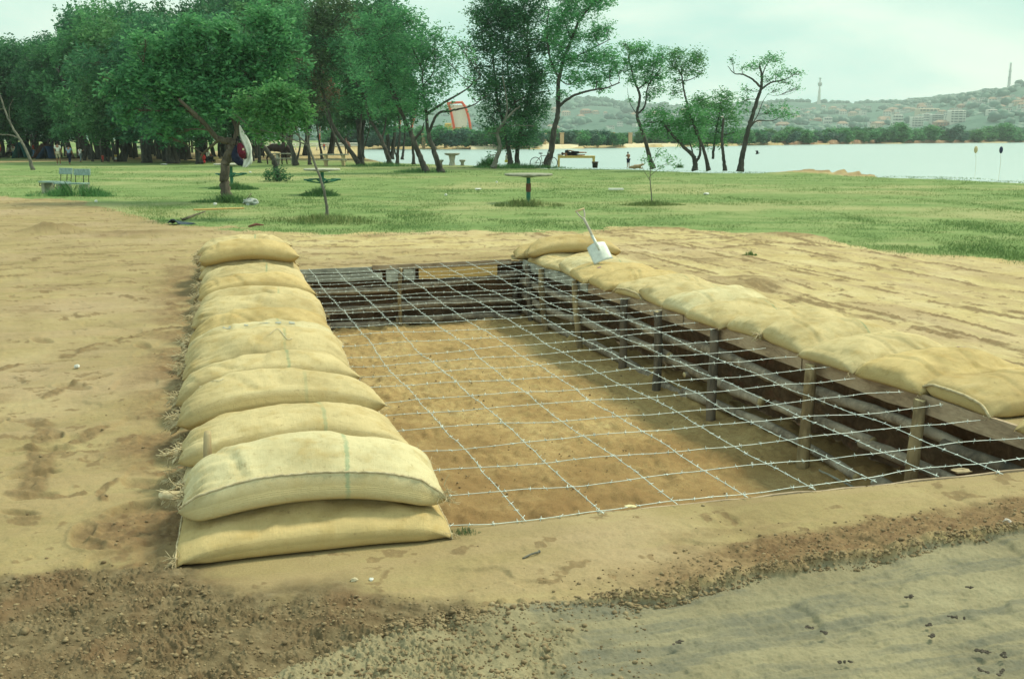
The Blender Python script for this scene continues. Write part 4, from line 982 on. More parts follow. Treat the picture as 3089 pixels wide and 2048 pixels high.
def mid_trees():
    gg='trees along the lake shore'
    sp=[]
    # --- the dense dark group at the water (three stems)
    b=G(1545,503); D=b[1]
    T=[(pp([(1541,503),(1538,470),(1530,430),(1520,380),(1500,300),(1490,200),(1480,110)],D),.17,.05),(pp([(1560,503),(1560,460),(1565,420),(1580,350),(1600,250),(1590,120),(1600,30)],D,[.3]*7),.15,.05),(pp([(1530,345),(1545,320),(1570,300),(1620,280),(1660,275)],D,[-.5]*5),.06,.02),(pp([(1560,330),(1540,260),(1530,180),(1540,80)],D),.07,.03)]
    B=bl([(1530,60,70,60),(1470,70,60,55),(1600,50,70,60),(1450,150,50,50),(1520,150,65,60),(1600,150,65,60),(1480,250,60,60),(1560,250,70,65),(1630,230,50,60),(1490,340,50,50),(1560,350,70,60),(1620,340,45,60),(1530,420,45,35),(1590,410,45,35),(1440,30,40,35),(1430,210,35,30),(1500,0,60,40),(1620,-30,60,50),(1660,120,40,40),(1475,390,28,24)],D)
    tree('dense_tree','dense dark tree clump of three stems beside the bicycle','tree',gg,b,T,B,dens=26,per=14,size=.19,spread=.5,mat='leaf_dark',seed=31,hole=.46,twigs=6,twr=.02)
    b=G(1487,508); D=b[1]-1
    T=[(pp([(1487,508),(1497,480),(1508,440),(1500,400),(1520,370),(1545,340),(1570,320)],D),.15,.04),(pp([(1520,370),(1530,330),(1525,280),(1515,230)],D),.06,.025)]
    tree('pale_barked_tree','bent pale-barked tree in front of the dense clump at the water','tree',gg,b,T,bl([(1470,400,30,24),(1515,400,40,28),(1550,370,40,20),(1480,470,22,16),(1610,380,22,14)],D),dens=16,per=12,size=.16,spread=.4,mat='leaf_mid',bark='bark_grey',seed=32,hole=.45,twigs=5,twr=.015)
    # --- tall tree leaning over the yellow table
    b=G(1646,506); D=b[1]
    T=[(pp([(1646,506),(1662,455),(1670,400),(1682,350),(1684,310),(1685,250),(1700,180),(1725,120),(1750,60),(1790,10),(1830,-40)],D),.19,.045),(pp([(1683,325),(1705,305),(1740,285),(1790,272),(1830,265),(1870,250)],D,[0,-.3,-.6,-1,-1.2,-1.4]),.10,.03),(pp([(1687,240),(1660,180),(1650,100),(1655,30)],D),.08,.03),(pp([(1700,185),(1750,165),(1800,140),(1840,120)],D),.06,.02),(pp([(1725,120),(1700,60),(1690,0)],D),.05,.02)]
    B=bl([(1690,60,50,45),(1760,30,55,40),(1800,0,55,35),(1720,110,45,38),(1790,105,45,32),(1830,90,30,22),(1720,180,45,38),(1780,180,50,38),(1835,170,38,32),(1740,240,45,28),(1800,235,45,26),(1840,215,30,26),(1690,140,28,36),(1675,200,28,38),(1695,280,22,22),(1810,270,32,12),(1740,-20,60,40),(1660,90,24,40),(1856,190,20,26),(1700,-30,40,30)],D)
    tree('tall_tree','tall open tree leaning right above the yellow table','tree',gg,b,T,B,dens=40,per=14,size=.17,spread=.46,mat='leaf_bright',seed=33,hole=.47,twigs=9,twr=.015)
    # --- slender group by the water
    b=G(1970,509); D=b[1]
    T=[(pp([(1970,509),(1958,470),(1942,410),(1925,365),(1922,340),(1930,290),(1915,250),(1905,210),(1895,170)],D),.13,.035),(pp([(1923,345),(1945,320),(1955,260),(1990,210),(2000,170)],D),.06,.02),(pp([(1925,270),(1960,240),(1975,200),(1990,160)],D),.05,.015),(pp([(1920,345),(1900,310),(1892,265)],D),.025,.008),(pp([(1940,372),(1965,345),(1990,320)],D),.03,.01)]
    B=bl([(1905,150,30,28),(1940,150,30,26),(1890,190,26,26),(1930,200,36,30),(1975,190,34,26),(1985,230,34,28),(1945,245,36,22),(1900,240,26,20),(1995,170,26,24),(1960,290,26,18),(1885,130,22,14),(1990,270,24,18),(1870,215,18,16),(1955,345,22,16),(1900,300,14,10)],D)
    tree('slender_tree','slender tree with a forked top left of the bent stems at the water','tree',gg,b,T,B,dens=62,per=14,size=.15,spread=.42,mat='leaf_bright',seed=34,hole=.44,twigs=9,twr=.012)
    b=G(2097,515); D=b[1]
    T=[(pp([(2097,515),(2096,490),(2090,470),(2060,440),(2035,415),(2010,385),(1990,365)],D),.14,.04),(pp([(2097,492),(2110,470),(2112,440),(2105,400),(2090,370)],D),.09,.03),(pp([(2091,470),(2087,450),(2080,430)],D),.05,.03)]
    tree('forked_tree','forked low tree with feathery crown at the water edge','tree',gg,b,T,bl([(1995,350,40,30),(2040,370,45,32),(2010,400,36,24),(2080,380,40,36),(1970,395,30,22),(2060,420,34,20),(1960,370,26,20),(2105,410,26,30),(2120,350,35,32),(2075,330,35,28)],D),dens=48,per=14,size=.16,spread=.46,mat='leaf_bright',seed=35,hole=.44,twigs=6,twr=.012)
    b=G(2138,515); D=b[1]
    T=[(pp([(2138,515),(2128,470),(2115,430),(2095,385),(2080,340),(2067,290),(2058,240),(2055,200)],D),.10,.03),(pp([(2060,245),(2085,240),(2110,225),(2125,210)],D),.03,.01),(pp([(2058,230),(2040,200),(2030,170)],D),.03,.01)]
    tree('slanting_tree','slanting tree with a small high crown between the forked tree and the bare trunk','tree',gg,b,T,bl([(2050,170,36,24),(2090,185,36,26),(2110,215,28,14),(2035,205,30,24),(2070,215,28,20),(2030,160,22,16),(2105,170,22,18),(2040,245,24,18),(2030,280,24,18)],D),dens=64,per=14,size=.15,spread=.42,mat='leaf_bright',seed=36,hole=.48,twigs=8,twr=.012)
    b=G(2170,520); b=np.array(b); D=66.
    T=[(pp([(2150,480),(2155,430),(2165,370),(2175,310)],D),.09,.03)]
    tree('feathery_tree','feathery pale green tree behind the bare trunk','tree',gg,PT(2150,490,D),T,bl([(2130,320,45,40),(2180,310,45,36),(2200,360,36,36),(2150,380,45,36),(2200,290,26,20),(2110,300,26,26),(2180,420,40,26),(2120,430,30,26),(2215,400,26,26)],D),dens=30,per=13,size=.18,spread=.44,mat='leaf_bright',seed=37,hole=.40,twigs=5,twr=.012)
    b=G(2187,516); D=b[1]
    tree('dead_trunk','bare upright dead trunk without a crown at the water','dead tree',None,b,[(pp([(2187,516),(2182,470),(2178,430),(2180,390),(2183,358)],D),.095,.06),(pp([(2181,392),(2178,385),(2176,377)],D),.03,.02)],[],seed=38)
    b=G(2233,518); D=b[1]
    T=[(pp([(2233,518),(2240,470),(2255,400),(2270,350),(2285,300),(2296,265),(2298,230),(2292,200)],D),.15,.05),(pp([(2293,262),(2270,240),(2240,225),(2215,222),(2195,200)],D),.06,.015),(pp([(2296,270),(2325,250),(2350,245),(2380,235),(2410,215)],D),.055,.015),(pp([(2262,385),(2285,365),(2330,365),(2360,350)],D,[0,.3,.8,1.]),.05,.012),(pp([(2264,380),(2285,350),(2300,310),(2315,285)],D),.03,.01),(pp([(2298,235),(2310,200),(2330,175)],D),.035,.01),(pp([(2215,222),(2210,195),(2200,170)],D),.02,.007)]
    B=bl([(2320,180,30,18),(2345,185,22,16),(2290,195,22,16),(2265,205,24,14),(2380,215,28,12),(2405,225,20,12),(2340,225,30,12),(2375,250,30,12),(2400,265,22,10),(2335,275,24,10),(2240,205,20,12),(2205,180,16,10),(2345,330,38,14),(2380,345,30,14),(2310,345,24,12),(2320,240,26,12),(2255,270,24,12),(2250,300,26,18),(2245,330,22,14)],D,dr=1.2)
    tree('sparse_tree','sparse windswept tree leaning right at the water, right of the bare trunk','tree',gg,b,T,B,dens=80,per=13,size=.13,spread=.42,mat='leaf_bright',seed=39,hole=.48,twigs=9,twr=.010)
    # --- leaning willows in the middle
    specs=[ # base px, trunk paths, blobs, material
     ((1330,521),[[(1330,521),(1318,480),(1300,430),(1290,390),(1285,340),(1275,260)],[(1293,400),(1320,345),(1360,335),(1420,320),(1470,290)],[(1288,345),(1340,310),(1400,275),(1450,230)]],[(1280,300,60,55),(1330,250,55,50),(1230,240,60,55),(1350,180,50,40),(1290,170,60,50),(1240,140,55,45),(1350,330,30,24),(1400,250,30,24),(1420,180,26,26),(1430,300,24,18),(1380,130,34,28),(1310,110,50,40),(1330,380,18,14)],'leaf_mid','right-hand of the two crossing leaning trees, long bare branches reaching right over the water'),
     ((1287,521),[[(1287,521),(1270,480),(1250,430),(1235,390),(1215,350),(1190,300),(1150,220)],[(1248,425),(1272,395),(1280,370)],[(1215,350),(1180,260),(1130,170),(1070,100)]],[(1180,220,60,55),(1120,240,60,55),(1160,140,60,50),(1100,150,60,50),(1210,300,55,45),(1150,310,50,42),(1220,380,30,24),(1090,80,60,50),(1180,60,60,50),(1240,60,50,45)],'leaf_mid','left-hand of the two crossing leaning trees, trunk slanting left'),
     ((1198,501),[[(1198,501),(1200,460),(1205,420),(1205,370),(1195,320)],[(1198,480),(1188,440),(1190,400)]],[(1200,300,45,40),(1180,340,40,30),(1230,330,40,30),(1170,260,45,45)],'leaf_dark','stem pair just left of the crossing leaning trees'),
     ((1178,500),[[(1178,500),(1165,460),(1150,420),(1130,385),(1112,350),(1100,290)],[(1150,425),(1162,380),(1165,330)]],[(1100,280,60,55),(1060,300,50,45),(1130,340,40,30),(1050,220,60,55),(1020,150,60,55)],'leaf_mid','dark forked trunk in the middle of the shore grove'),
     ((1213,482),[[(1213,482),(1218,440),(1222,380),(1215,330)]],[(1230,330,40,40),(1210,280,40,40)],'leaf_dark','straight stem behind the forked trunk of the shore grove'),
     ((1247,496),[[(1247,496),(1246,450),(1243,400),(1240,350)]],[(1250,350,34,26),(1260,310,40,36)],'leaf_dark','short straight stem behind the crossing leaning trees'),
     ((1095,499),[[(1095,499),(1085,450),(1086,400),(1090,350),(1090,290)],[(1090,480),(1100,440),(1112,400),(1118,360)]],[(1090,280,50,45),(1120,240,45,45),(1060,240,50,45)],'leaf_olive','upright stem of the three-trunk group behind the round table'),
     ((1085,499),[[(1085,499),(1060,460),(1030,420),(1005,380),(990,330),(970,250),(960,150)]],[(960,240,60,55),(930,180,55,50),(990,160,60,55),(960,90,60,50),(1020,90,60,50),(1000,310,45,35),(940,310,40,30),(950,30,60,45),(1040,20,60,45)],'leaf_olive','long trunk slanting left from the three-trunk group'),
     ((1040,490),[[(1040,490),(1025,450),(1005,400),(985,350),(960,290)]],[(950,300,45,40),(920,250,45,45),(985,270,45,45),(930,210,40,40)],'leaf_rust','slanting dark tree with reddish foliage left of the three-trunk group'),
     ((893,500),[[(893,500),(880,450),(865,410),(850,370),(840,320)],[(893,490),(905,440),(900,390)]],[(850,250,60,60),(900,230,55,55),(870,150,60,55),(930,120,50,50),(870,60,60,50)],'leaf_mid','thick twin trunk behind the young bright tree'),
     ((935,498),[[(935,498),(930,455),(925,420),(915,370)]],[(930,350,36,30),(940,300,36,36)],'leaf_dark','short trunk just right of the thick twin trunk'),
     ((972,482),[[(972,482),(965,440),(958,390),(955,350)]],[(960,340,36,34),(970,290,40,40)],'leaf_olive','very thin upright stem at the sandy beach'),
     ((783,492),[[(783,492),(782,450),(775,410),(765,370)],[(783,480),(765,450),(750,420)]],[(790,130,60,60),(740,60,60,60),(810,50,60,50),(830,0,60,40)],'leaf_mid','tree behind the white cloth of the crooked tree'),
    ]
    for i,(bp,pths,blb,mt,lb) in enumerate(specs):
        b=G(*bp); D=b[1]; r=.16 if i in(0,1,3,7,9) else .11
        T=[(pp(p,D,[R.uniform(-.2,.2)*(k>0)*D/60 for k in range(len(p))]),r if k==0 else r*.5,r*.35 if k==0 else r*.14) for k,p in enumerate(pths)]
        tree('willow_tree',lb,'tree',gg,b,T,bl(blb,D),dens=20*(60/D)**2.2,per=13,size=.19*D/60,spread=.46,mat=mt,seed=50+i,hole=.54,twigs=6,twr=.014)
    # bushes in front
mid_trees()
# ---------------------------------------------------------------- dark grove at the left: three crowns built once, copied as whole trees
def grove():
    protos=[]
    for k in range(4):
        g=np.random.default_rng(400+k); Ht=1.0; blobs=[]
        for q in range(21):
            a=g.uniform(0,2*PI); rr=g.uniform(.3,2.7); z=3.9+g.uniform(-1.6,2.8)-rr*.22
            s=g.uniform(1.0,1.5); blobs.append(((rr*math.cos(a),rr*math.sin(a),z),(s,s,s*.8)))
        blobs.append(((0,0,6.6),(1.4,1.4,1.0)))
        T=[]; lean=g.uniform(-.35,.35)
        for q in range(2+k%2):
            a=g.uniform(0,2*PI); dx=math.cos(a)*1.2+lean*3; dy=math.sin(a)*1.2
            T.append(([np.array([q*.25-.2,0,0]),np.array([dx*.25+q*.2,dy*.2,1.2]),np.array([dx*.6,dy*.6,2.8]),np.array([dx,dy,4.6])],.15,.06))
        T=[([np.array(p)+np.array([0,0,-50.]) for p in t[0]],t[1],t[2]) for t in T]
        blobs=[((c[0],c[1],c[2]-50),r) for c,r in blobs]
        protos.append(tree('grove_tree','','tree','trees of the dark grove',np.array([0,0,-50.]),T,blobs,dens=11,per=13,size=.26,spread=.55,mat='leaf_dark' if k!=1 else 'leaf_mid',seed=410+k,hole=.44,twigs=3,twr=.02))
    spots=[ # base px x, base y, top y
     (600,495,150),(520,494,40),(440,492,40),(360,488,30),(290,482,20),(215,480,110),(150,478,120),(85,476,118),(20,475,112),(-60,478,110),(-150,480,110),
     (560,482,40),(480,480,20),(400,476,0),(330,474,-10),(250,470,0),(180,468,90),(110,466,118),(45,464,115),(-20,465,118),
     (640,486,60),(700,488,20),(620,470,-20),(540,468,0),(460,466,10),(380,464,10),(300,462,30),(740,476,-60),(680,466,-40),(790,470,-80),(860,476,-60),(925,470,-40),(1000,468,-30),(1090,480,-20),(1180,478,-60),(-240,478,110),(-330,480,100)]
    lay=['front row','front row','front row','front row','front row','front row','front row','front row','front row','front row','front row']
    for i,(px,py,ty) in enumerate(spots):
        b=G(px,py); hh=(PT(px,ty,b[1])[2]); s=hh/7.6
        src=protos[(i*3+i//4)%4]; c=src if i<0 else src.copy(); COL.objects.link(c)
        c.location=tuple(b); c.rotation_euler=(0,0,R.uniform(0,2*PI)); w=max(.75,min(1.25,s))*R.uniform(.9,1.15); c.scale=(w*.95,w*.95,s)
        side='at the far left' if px<120 else 'left of the crooked tree' if px<600 else 'behind the crooked tree' if px<800 else 'behind the leaning shore trees'
        c['label']='dark bushy grove tree '+side; c['group']='grove trees '+side
        for ch in src.children: d=ch.copy(); COL.objects.link(d); d.parent=c
    for p in protos:
        for ch in list(p.children): bpy.data.objects.remove(ch)
        bpy.data.objects.remove(p)
    # many thin stems in the shade under the crowns
    pr=[]
    for k in range(4):
        g=np.random.default_rng(500+k); P=[np.array([0,0,0.]),np.array([g.uniform(-.3,.3),0,1.2]),np.array([g.uniform(-.7,.7),g.uniform(-.3,.3),2.6]),np.array([g.uniform(-1.,1.),0,3.9])]
        V,Fc=tube(smooth_path(P,5),np.linspace(.13,.06,16),8,True,.08); me=bpy.data.meshes.new('grove_stem'); me.from_pydata([tuple(v) for v in V],[],Fc); me.materials.append(M['bark']); pr.append(me)
    for i in range(120):
        px=R.uniform(-150,780); py=R.uniform(458,492) if px>220 else R.uniform(458,478); b=G(px,py); o=bpy.data.objects.new('slim_tree',pr[i%4]); COL.objects.link(o); o.location=tuple(b); s=R.uniform(.7,1.4)
        o.scale=(s,s,R.uniform(.9,1.15)); o.rotation_euler=(0,0,R.uniform(0,6)); tag(o,'thin dark stem standing in the shade under the grove crowns','tree trunk','thin stems under the grove')
grove()
# ---------------------------------------------------------------- tufts and bushes (countable clumps) and lawn grass
def blades(C,h,w,g,lean=.35):
    n=len(C); a=g.uniform(0,2*PI,n); ln=g.normal(0,lean,(n,2))*h[:,None]; d=np.stack([np.cos(a),np.sin(a),np.zeros(n)],1)*w[:,None]*.5
    T=C.copy(); T[:,:2]+=ln; T[:,2]+=h; Md=(C+T)/2; Md[:,2]+=h*.06; Md[:,:2]-=ln*.15
    V=np.stack([C-d,C+d,Md+d*.7,T,Md-d*.7],1).reshape(-1,3); F5=np.arange(n*5).reshape(n,5); return V,F5,np.repeat(g.random(n),5)
def tuft(label,c,rx,ry,h,n,seed,mat='tuft',cat='grass tuft',name='grass_tuft',w=.012,group='grass tufts on the lawn'):
    g=np.random.default_rng(seed); r=g.random(n)**.6; a=g.uniform(0,2*PI,n); C=np.stack([c[0]+rx*r*np.cos(a),c[1]+ry*r*np.sin(a),np.full(n,c[2])],1)
    if rx>=1: C=C[fbm((C[:,0]-c[0])*2.2/max(rx,.3)+seed*3,(C[:,1]-c[1])*2.2/max(ry,.2),seed,4)>g.uniform(.30,.62,n)+.10*r]
    n=len(C); r=np.hypot((C[:,0]-c[0])/rx,(C[:,1]-c[1])/ry)
    V,Fc,lv=blades(C,h*(1.15-.95*r)*g.uniform(.5,1.2,n),np.full(n,w)*g.uniform(.7,1.3,n),g)
    o=mesh(name,V,Fc,M[mat],None,False,attrs={'lv':lv}); o['label']=label; o['category']=cat; o['group']=group; return o
tuft('long grass round the foot of the single round table',G(1590,622),1.0,.6,.26,2600,1,'grassblade')
tuft('dark weeds round the foot of the double bench',G(222,592),1.5,.7,.42,4200,2)
tuft('grass growing round the foot of the crooked tree',G(690,612),1.15,.6,.26,2800,3)
tuft('weeds round the foot of the round table beside the young tree',G(965,592),.65,.4,.30,1600,4)
tuft('weeds round the foot of the round table behind the crooked tree',G(705,572),.9,.45,.28,1800,5)
tuft('grass at the foot of the sparse sapling',G(1970,620),.9,.4,.16,1400,6,'grassblade')
tuft('long bright grass at the foot of the young bright tree',G(960,668),1.7,1.3,.17,3600,7,'grassblade')
tuft('dark grass below the left crossing tree',G(1275,520),2.2,1.2,.28,2600,8,w=.02)
tuft('dark grass round the dense clump and bicycle',G(1560,508),3.6,1.2,.32,3800,9,w=.02)
tuft('dark grass under the forked trunks',G(1160,503),3.,1.2,.32,2600,10,w=.02)
tuft('small weed at the water edge right of the child',G(2050,507),.25,.15,.30,300,11,w=.02)
tuft('weeds beside the pale-barked tree',G(1480,506),1.0,.6,.75,1400,12,w=.03)
tuft('small green leafy weed on the bare sand beyond the right sandbags',G(2263,771),.12,.08,.08,90,13,'grassblade',w=.02)
tuft('dry grass at the near corner of the pit beside the stacked bags',G(1400,1608),.08,.04,.035,160,14,'leaf_olive',w=.0025)
def foot_bush():
    b=G(836,548); g=np.random.default_rng(71); rt=empty('bush',b,'dark round bush at the foot of the leaning tree','bush')
    crown_mesh('foliage',bl([(828,528,26,26),(850,530,22,22),(812,540,14,14),(862,540,12,12)],b[1]),260,10,.11,.22,g,'leaf_dark',rt,.3)
    mb=MB(); mb.tube([b,b+np.array([.02,0,.5])],[.04,.02],6); mb.build('stem',M['bark'],rt)
foot_bush()
def lawn():
    g=np.random.default_rng(91); n=420000
    py=g.uniform(500,800,n); px=g.uniform(-150,3240,n); dx=(px-CX)/F; dy=-(py-CY)/F
    d1=math.cos(PITCH)+dy*math.sin(PITCH); d2=-math.sin(PITCH)+dy*math.cos(PITCH); t=-H/d2; X=dx*t; Y=d1*t
    e=np.interp(X,GE[:,0],GE[:,1]); k=(Y-e+(fbm(X*.9,Y*.9,3,4)-.5)*1.6>g.normal(-.05,.28,n)*1.2)&(Y<62)&(~inpoly(X,Y,LAKE))&(fbm(X*1.6,Y*.9,95,4)>g.uniform(.28,.62,n)); X=X[k];Y=Y[k]; n=len(X)
    tall=1+.7*ss(.55,.75,fbm(X*.5,Y*.4,96,3)); h=g.uniform(.018,.048,n)*tall; w=np.maximum(.006,Y*.00035)*g.uniform(.7,1.3,n)
    V,Fc,lv=blades(np.stack([X,Y,np.zeros(n)-.01],1),h,w,g,.5); dr=np.repeat(ss(.45,.7,fbm(X*.16,Y*.30,161,5,.6)),5)
    tag(mesh('lawn_grass',V,Fc,M['grassblade'],None,False,attrs={'lv':np.clip(lv*.55+dr*.5,0,1)}),'short uneven lawn grass between the bare earth and the lake','grass',kind='stuff')
lawn()
def clods():
    g=np.random.default_rng(93); V=[];Fc=[];n0=0
    ph=(1+5**.5)/2; ico=np.array([(-1,ph,0),(1,ph,0),(-1,-ph,0),(1,-ph,0),(0,-1,ph),(0,1,ph),(0,-1,-ph),(0,1,-ph),(ph,0,-1),(ph,0,1),(-ph,0,-1),(-ph,0,1)])/1.9
    f=np.array([(0,11,5),(0,5,1),(0,1,7),(0,7,10),(0,10,11),(1,5,9),(5,11,4),(11,10,2),(10,7,6),(7,1,8),(3,9,4),(3,4,2),(3,2,6),(3,6,8),(3,8,9),(4,9,5),(2,4,11),(6,2,10),(8,6,7),(9,8,1)])
    pts=[]
    while len(pts)<30000:
        py=R.uniform(1000,2100); px=R.uniform(-150,3200); c=G(px,py)[:2]; pts.append(c)
    for i in range(7000):
        k=R.randrange(1,len(RIDGE)-2); f_=R.random(); pts.append(RIDGE[k]*(1-f_)+RIDGE[k+1]*f_+np.array([R.gauss(0,.03),R.gauss(0,.03)]))
    P=np.array(pts); Xi=P[:,0];Yi=P[:,1]; zz,AA=ground_fields(Xi,Yi)
    w=.002+AA['crumb']*1.+AA['brown']*.12+AA['dist']*.10-AA['rut']*.2*(Xi>.5)+.35*AA['rut']*(Xi<.5)*ss(.45,.6,fbm(Xi*5,Yi*5,98,3)); dr_,_=seg_dist(Xi,Yi,RIDGE); w=w+.55*np.exp(-((dr_-.01)/.014)**2)*(Xi>.3); hole=inpoly(Xi,Yi,[NL-Vd*.03,NRc-Vd*.03,FR,FL]); dl,_=seg_dist(Xi,Yi,[NL-Ud*.55,FL-Ud*.55]); k=(g.random(len(P))<w)&~hole&(dl>.62); P=P[k]; zz=zz[k]; n=len(P)
    s=.0028+.008*g.random(n)**6; s=np.where(g.random(n)<.02,s*1.7,s)
    Q=ico[None]*(s[:,None,None]*g.uniform(.6,1.3,(n,12,1)))*np.array([1.2,1,.75]); Q=Q+np.stack([P[:,0],P[:,1],zz+s*.3],1)[:,None]
    Fa=(f[None]+12*np.arange(n)[:,None,None]).reshape(-1,3)
    t=NT('clod_earth'); c=t.ramp(t.noise(18,4,.6,t.pos()),[(.3,(.14,.10,.058,1)),(.55,(.25,.19,.11,1)),(.75,(.36,.29,.175,1))]); m=t.out(c,.95,.05)
    bb=[NL-Vd*.1,NRc+Rn*.2-Vd*.1,FR+Rn*.2,FL]; a_=g.random(5200)[:,None]; b_=g.random(5200)[:,None]**1.5
    Pp=(1-a_)*((1-b_)*bb[0]+b_*bb[3])+a_*((1-b_)*bb[1]+b_*bb[2]); kk=fbm(Pp[:,0]*2.2,Pp[:,1]*2.2,207,3)>g.uniform(.35,.62,5200); Pp=Pp[kk]; n2=len(Pp); s2=.0025+.008*g.random(n2)**5
    zz2=-DEPTH+(fbm(Pp[:,0]*1.2,Pp[:,1]*1.2,201,4)-.5)*.07+(fbm(Pp[:,0]*8,Pp[:,1]*8,203,4)-.5)*.05+.012
    Q2=ico[None]*(s2[:,None,None]*g.uniform(.6,1.3,(n2,12,1)))*np.array([1.2,1,.75]); Q2=Q2+np.stack([Pp[:,0],Pp[:,1],zz2],1)[:,None]
    tag(mesh('pit_clods',Q2.reshape(-1,3),(f[None]+12*np.arange(n2)[:,None,None]).reshape(-1,3),m,None,True),'loose clods and crumbs fallen on the pit floor','earth clods',kind='stuff')
    tag(mesh('loose_clods',Q.reshape(-1,3),Fa,m,None,True),'loose crumbs and small clods of earth scattered on the foreground','earth clods',kind='stuff')
clods()
# ================================================================ lake, far shore, hills, town
def water():
    t=NT('lake_water'); p=t.pos(); v=t.maps(p,(.5,1.6,1)); n=t.noise(1.1,5,.6,v); n2=t.noise(6.,3,.6,v)
    b=t.bump(n,.9,.22); t.bump(n2,.6,.06,b); m=t.out((.33,.43,.41,1),.25,.5)
    V=[(-200,40,WATER_Z),(5000,40,WATER_Z),(5000,1500,WATER_Z),(-200,1500,WATER_Z)]
    # one sheet, subdivided so distant facets stay stable
    xs=np.linspace(-60,2600,60); ys=np.concatenate([np.linspace(36,300,60),np.linspace(320,1500,30)]); X,Y=np.meshgrid(xs,ys); idx=np.arange(X.size).reshape(X.shape)
    q=np.stack([idx[:-1,:-1],idx[:-1,1:],idx[1:,1:],idx[1:,:-1]],-1).reshape(-1,4)
    k=(Y.ravel()[q].max(1)>40)
    tag(mesh('lake',np.stack([X,Y,np.full(X.shape,WATER_Z)],-1),q[k],m),kind='structure')
water()
def shore_pt(px,back=0,z=0.):
    """point on the far shore seen at image column px, moved back by some metres"""
    P=np.array([[p[0],p[1]] for p in FARS]); pxs=CX+F*P[:,0]/(P[:,1]*math.cos(PITCH)+(H-WATER_Z)*math.sin(PITCH))
    y=np.interp(px,pxs,P[:,1])+back; return np.array([(px-CX)/F*(y*math.cos(PITCH)+(H-z)*math.sin(PITCH)),y,z])
def hills():
    prof=np.array([(-1500,330),(0,330),(900,330),(1300,326),(1500,320),(1620,309),(1700,304),(1780,301),(1850,308),(1950,316),(2050,322),(2200,321),(2330,319),(2450,315),(2600,317),(2700,316),(2780,308),(2850,302),(2920,296),(3000,290),(3089,284),(3300,262),(3700,250),(4600,262)],float)
    prof[:,1]+=np.where(prof[:,0]<2720,11,7)
    xs=np.linspace(-1500,4600,420); D0,D1=1000.,2900.; nd=46; ds=np.linspace(0,1,nd)
    ridge=(HORY-np.interp(xs,prof[:,0],prof[:,1]))
    S,Xp=np.meshgrid(ds,xs,indexing='ij'); Dd=D0+(D1-D0)*S; hr=np.interp(Xp,xs,ridge)/F*D1
    X=(Xp-CX)/F*Dd; f=ss(0,1,S)**.85
    Z=hr*f*(1+.0)+ (fbm(X/190,Dd/260,601,5)-.5)*46*np.sin(S*PI)*np.clip(hr/90,.4,1.3)
    sp=np.exp(-((Xp-3200)/330)**2)*np.exp(-((S-.35)/.22)**2)*48; Z=Z+sp; Z=np.maximum(Z+1,.0)-.5
    rg=(fbm(Xp/18,S*0+3,603,3)-.5)*3.5*(S>.93); Z=Z+rg
    idx=np.arange(X.size).reshape(X.shape); q=np.stack([idx[:-1,:-1],idx[:-1,1:],idx[1:,1:],idx[1:,:-1]],-1).reshape(-1,4)
    # back slope so that the ridge has depth
    t=NT('hill_slope'); p=t.pos(); n1=t.noise(.012,6,.65,p); n2=t.noise(.05,5,.65,p)
    c=t.ramp(n1,[(.35,(.06,.13,.10,1)),(.55,(.09,.17,.13,1)),(.75,(.19,.25,.19,1))]); c=t.mix(t.val(n2,.62,.75,0,.6),c,(.32,.30,.22,1)); t.bump(n2,.6,6.)  # slope kept pale, with distance haze put into its base colour
    tag(mesh('hills',np.stack([X,Dd,Z],-1),q,t.out(c,.95,.05)),kind='structure')
    return X,Dd,Z,Xp,S
HX_,HD_,HZ_,HXP,HS=hills()
def hill_at(px,s):
    i=int(np.clip(round(s*45),0,45)); j=int(np.clip((px+1500)/6100*419,0,419)); return np.array([HX_[i,j],HD_[i,j],HZ_[i,j]])
def py_of(P): 
    d=P[1]*math.cos(PITCH)+(H-P[2])*math.sin(PITCH); v=-P[1]*math.sin(PITCH)-(H-P[2])*math.cos(PITCH)+0
    v=P[1]*math.sin(PITCH)-(H-P[2])*math.cos(PITCH); return CY-F*v/d
def hill_find(px,py):
    best=None
    for i in range(46):
        P=hill_at(px,i/45); e=abs(py_of(P)-py)
        if best is None or e<best[0]: best=(e,P,i/45)
    return best[1]
def lump_mass(name,label,cat,pts,sizes,mat,seed,flat=.8,kind='stuff'):
    g=np.random.default_rng(seed); n=len(pts); ph=(1+5**.5)/2
    ico=np.array([(-1,ph,0),(1,ph,0),(-1,-ph,0),(1,-ph,0),(0,-1,ph),(0,1,ph),(0,-1,-ph),(0,1,-ph),(ph,0,-1),(ph,0,1),(-ph,0,-1),(-ph,0,1)])/1.9
    f=np.array([(0,11,5),(0,5,1),(0,1,7),(0,7,10),(0,10,11),(1,5,9),(5,11,4),(11,10,2),(10,7,6),(7,1,8),(3,9,4),(3,4,2),(3,2,6),(3,6,8),(3,8,9),(4,9,5),(2,4,11),(6,2,10),(8,6,7),(9,8,1)])
    Q=ico[None]*(sizes[:,None,None]*g.uniform(.6,1.35,(n,12,1)))*np.array([1,1,flat])+pts[:,None]
    Fa=(f[None]+12*np.arange(n)[:,None,None]).reshape(-1,3)
    o=mesh(name,Q.reshape(-1,3),Fa,M[mat],None,False,attrs={'lv':np.repeat(g.random(n),12)}); return tag(o,label,cat,None,kind)
M['leaf_far']=leafmat('leaf_far',(.035,.10,.075,1),(.055,.145,.10,1),(.10,.21,.14,1),.1)  # extra distance haze painted into the leaf colour: lighter and bluer
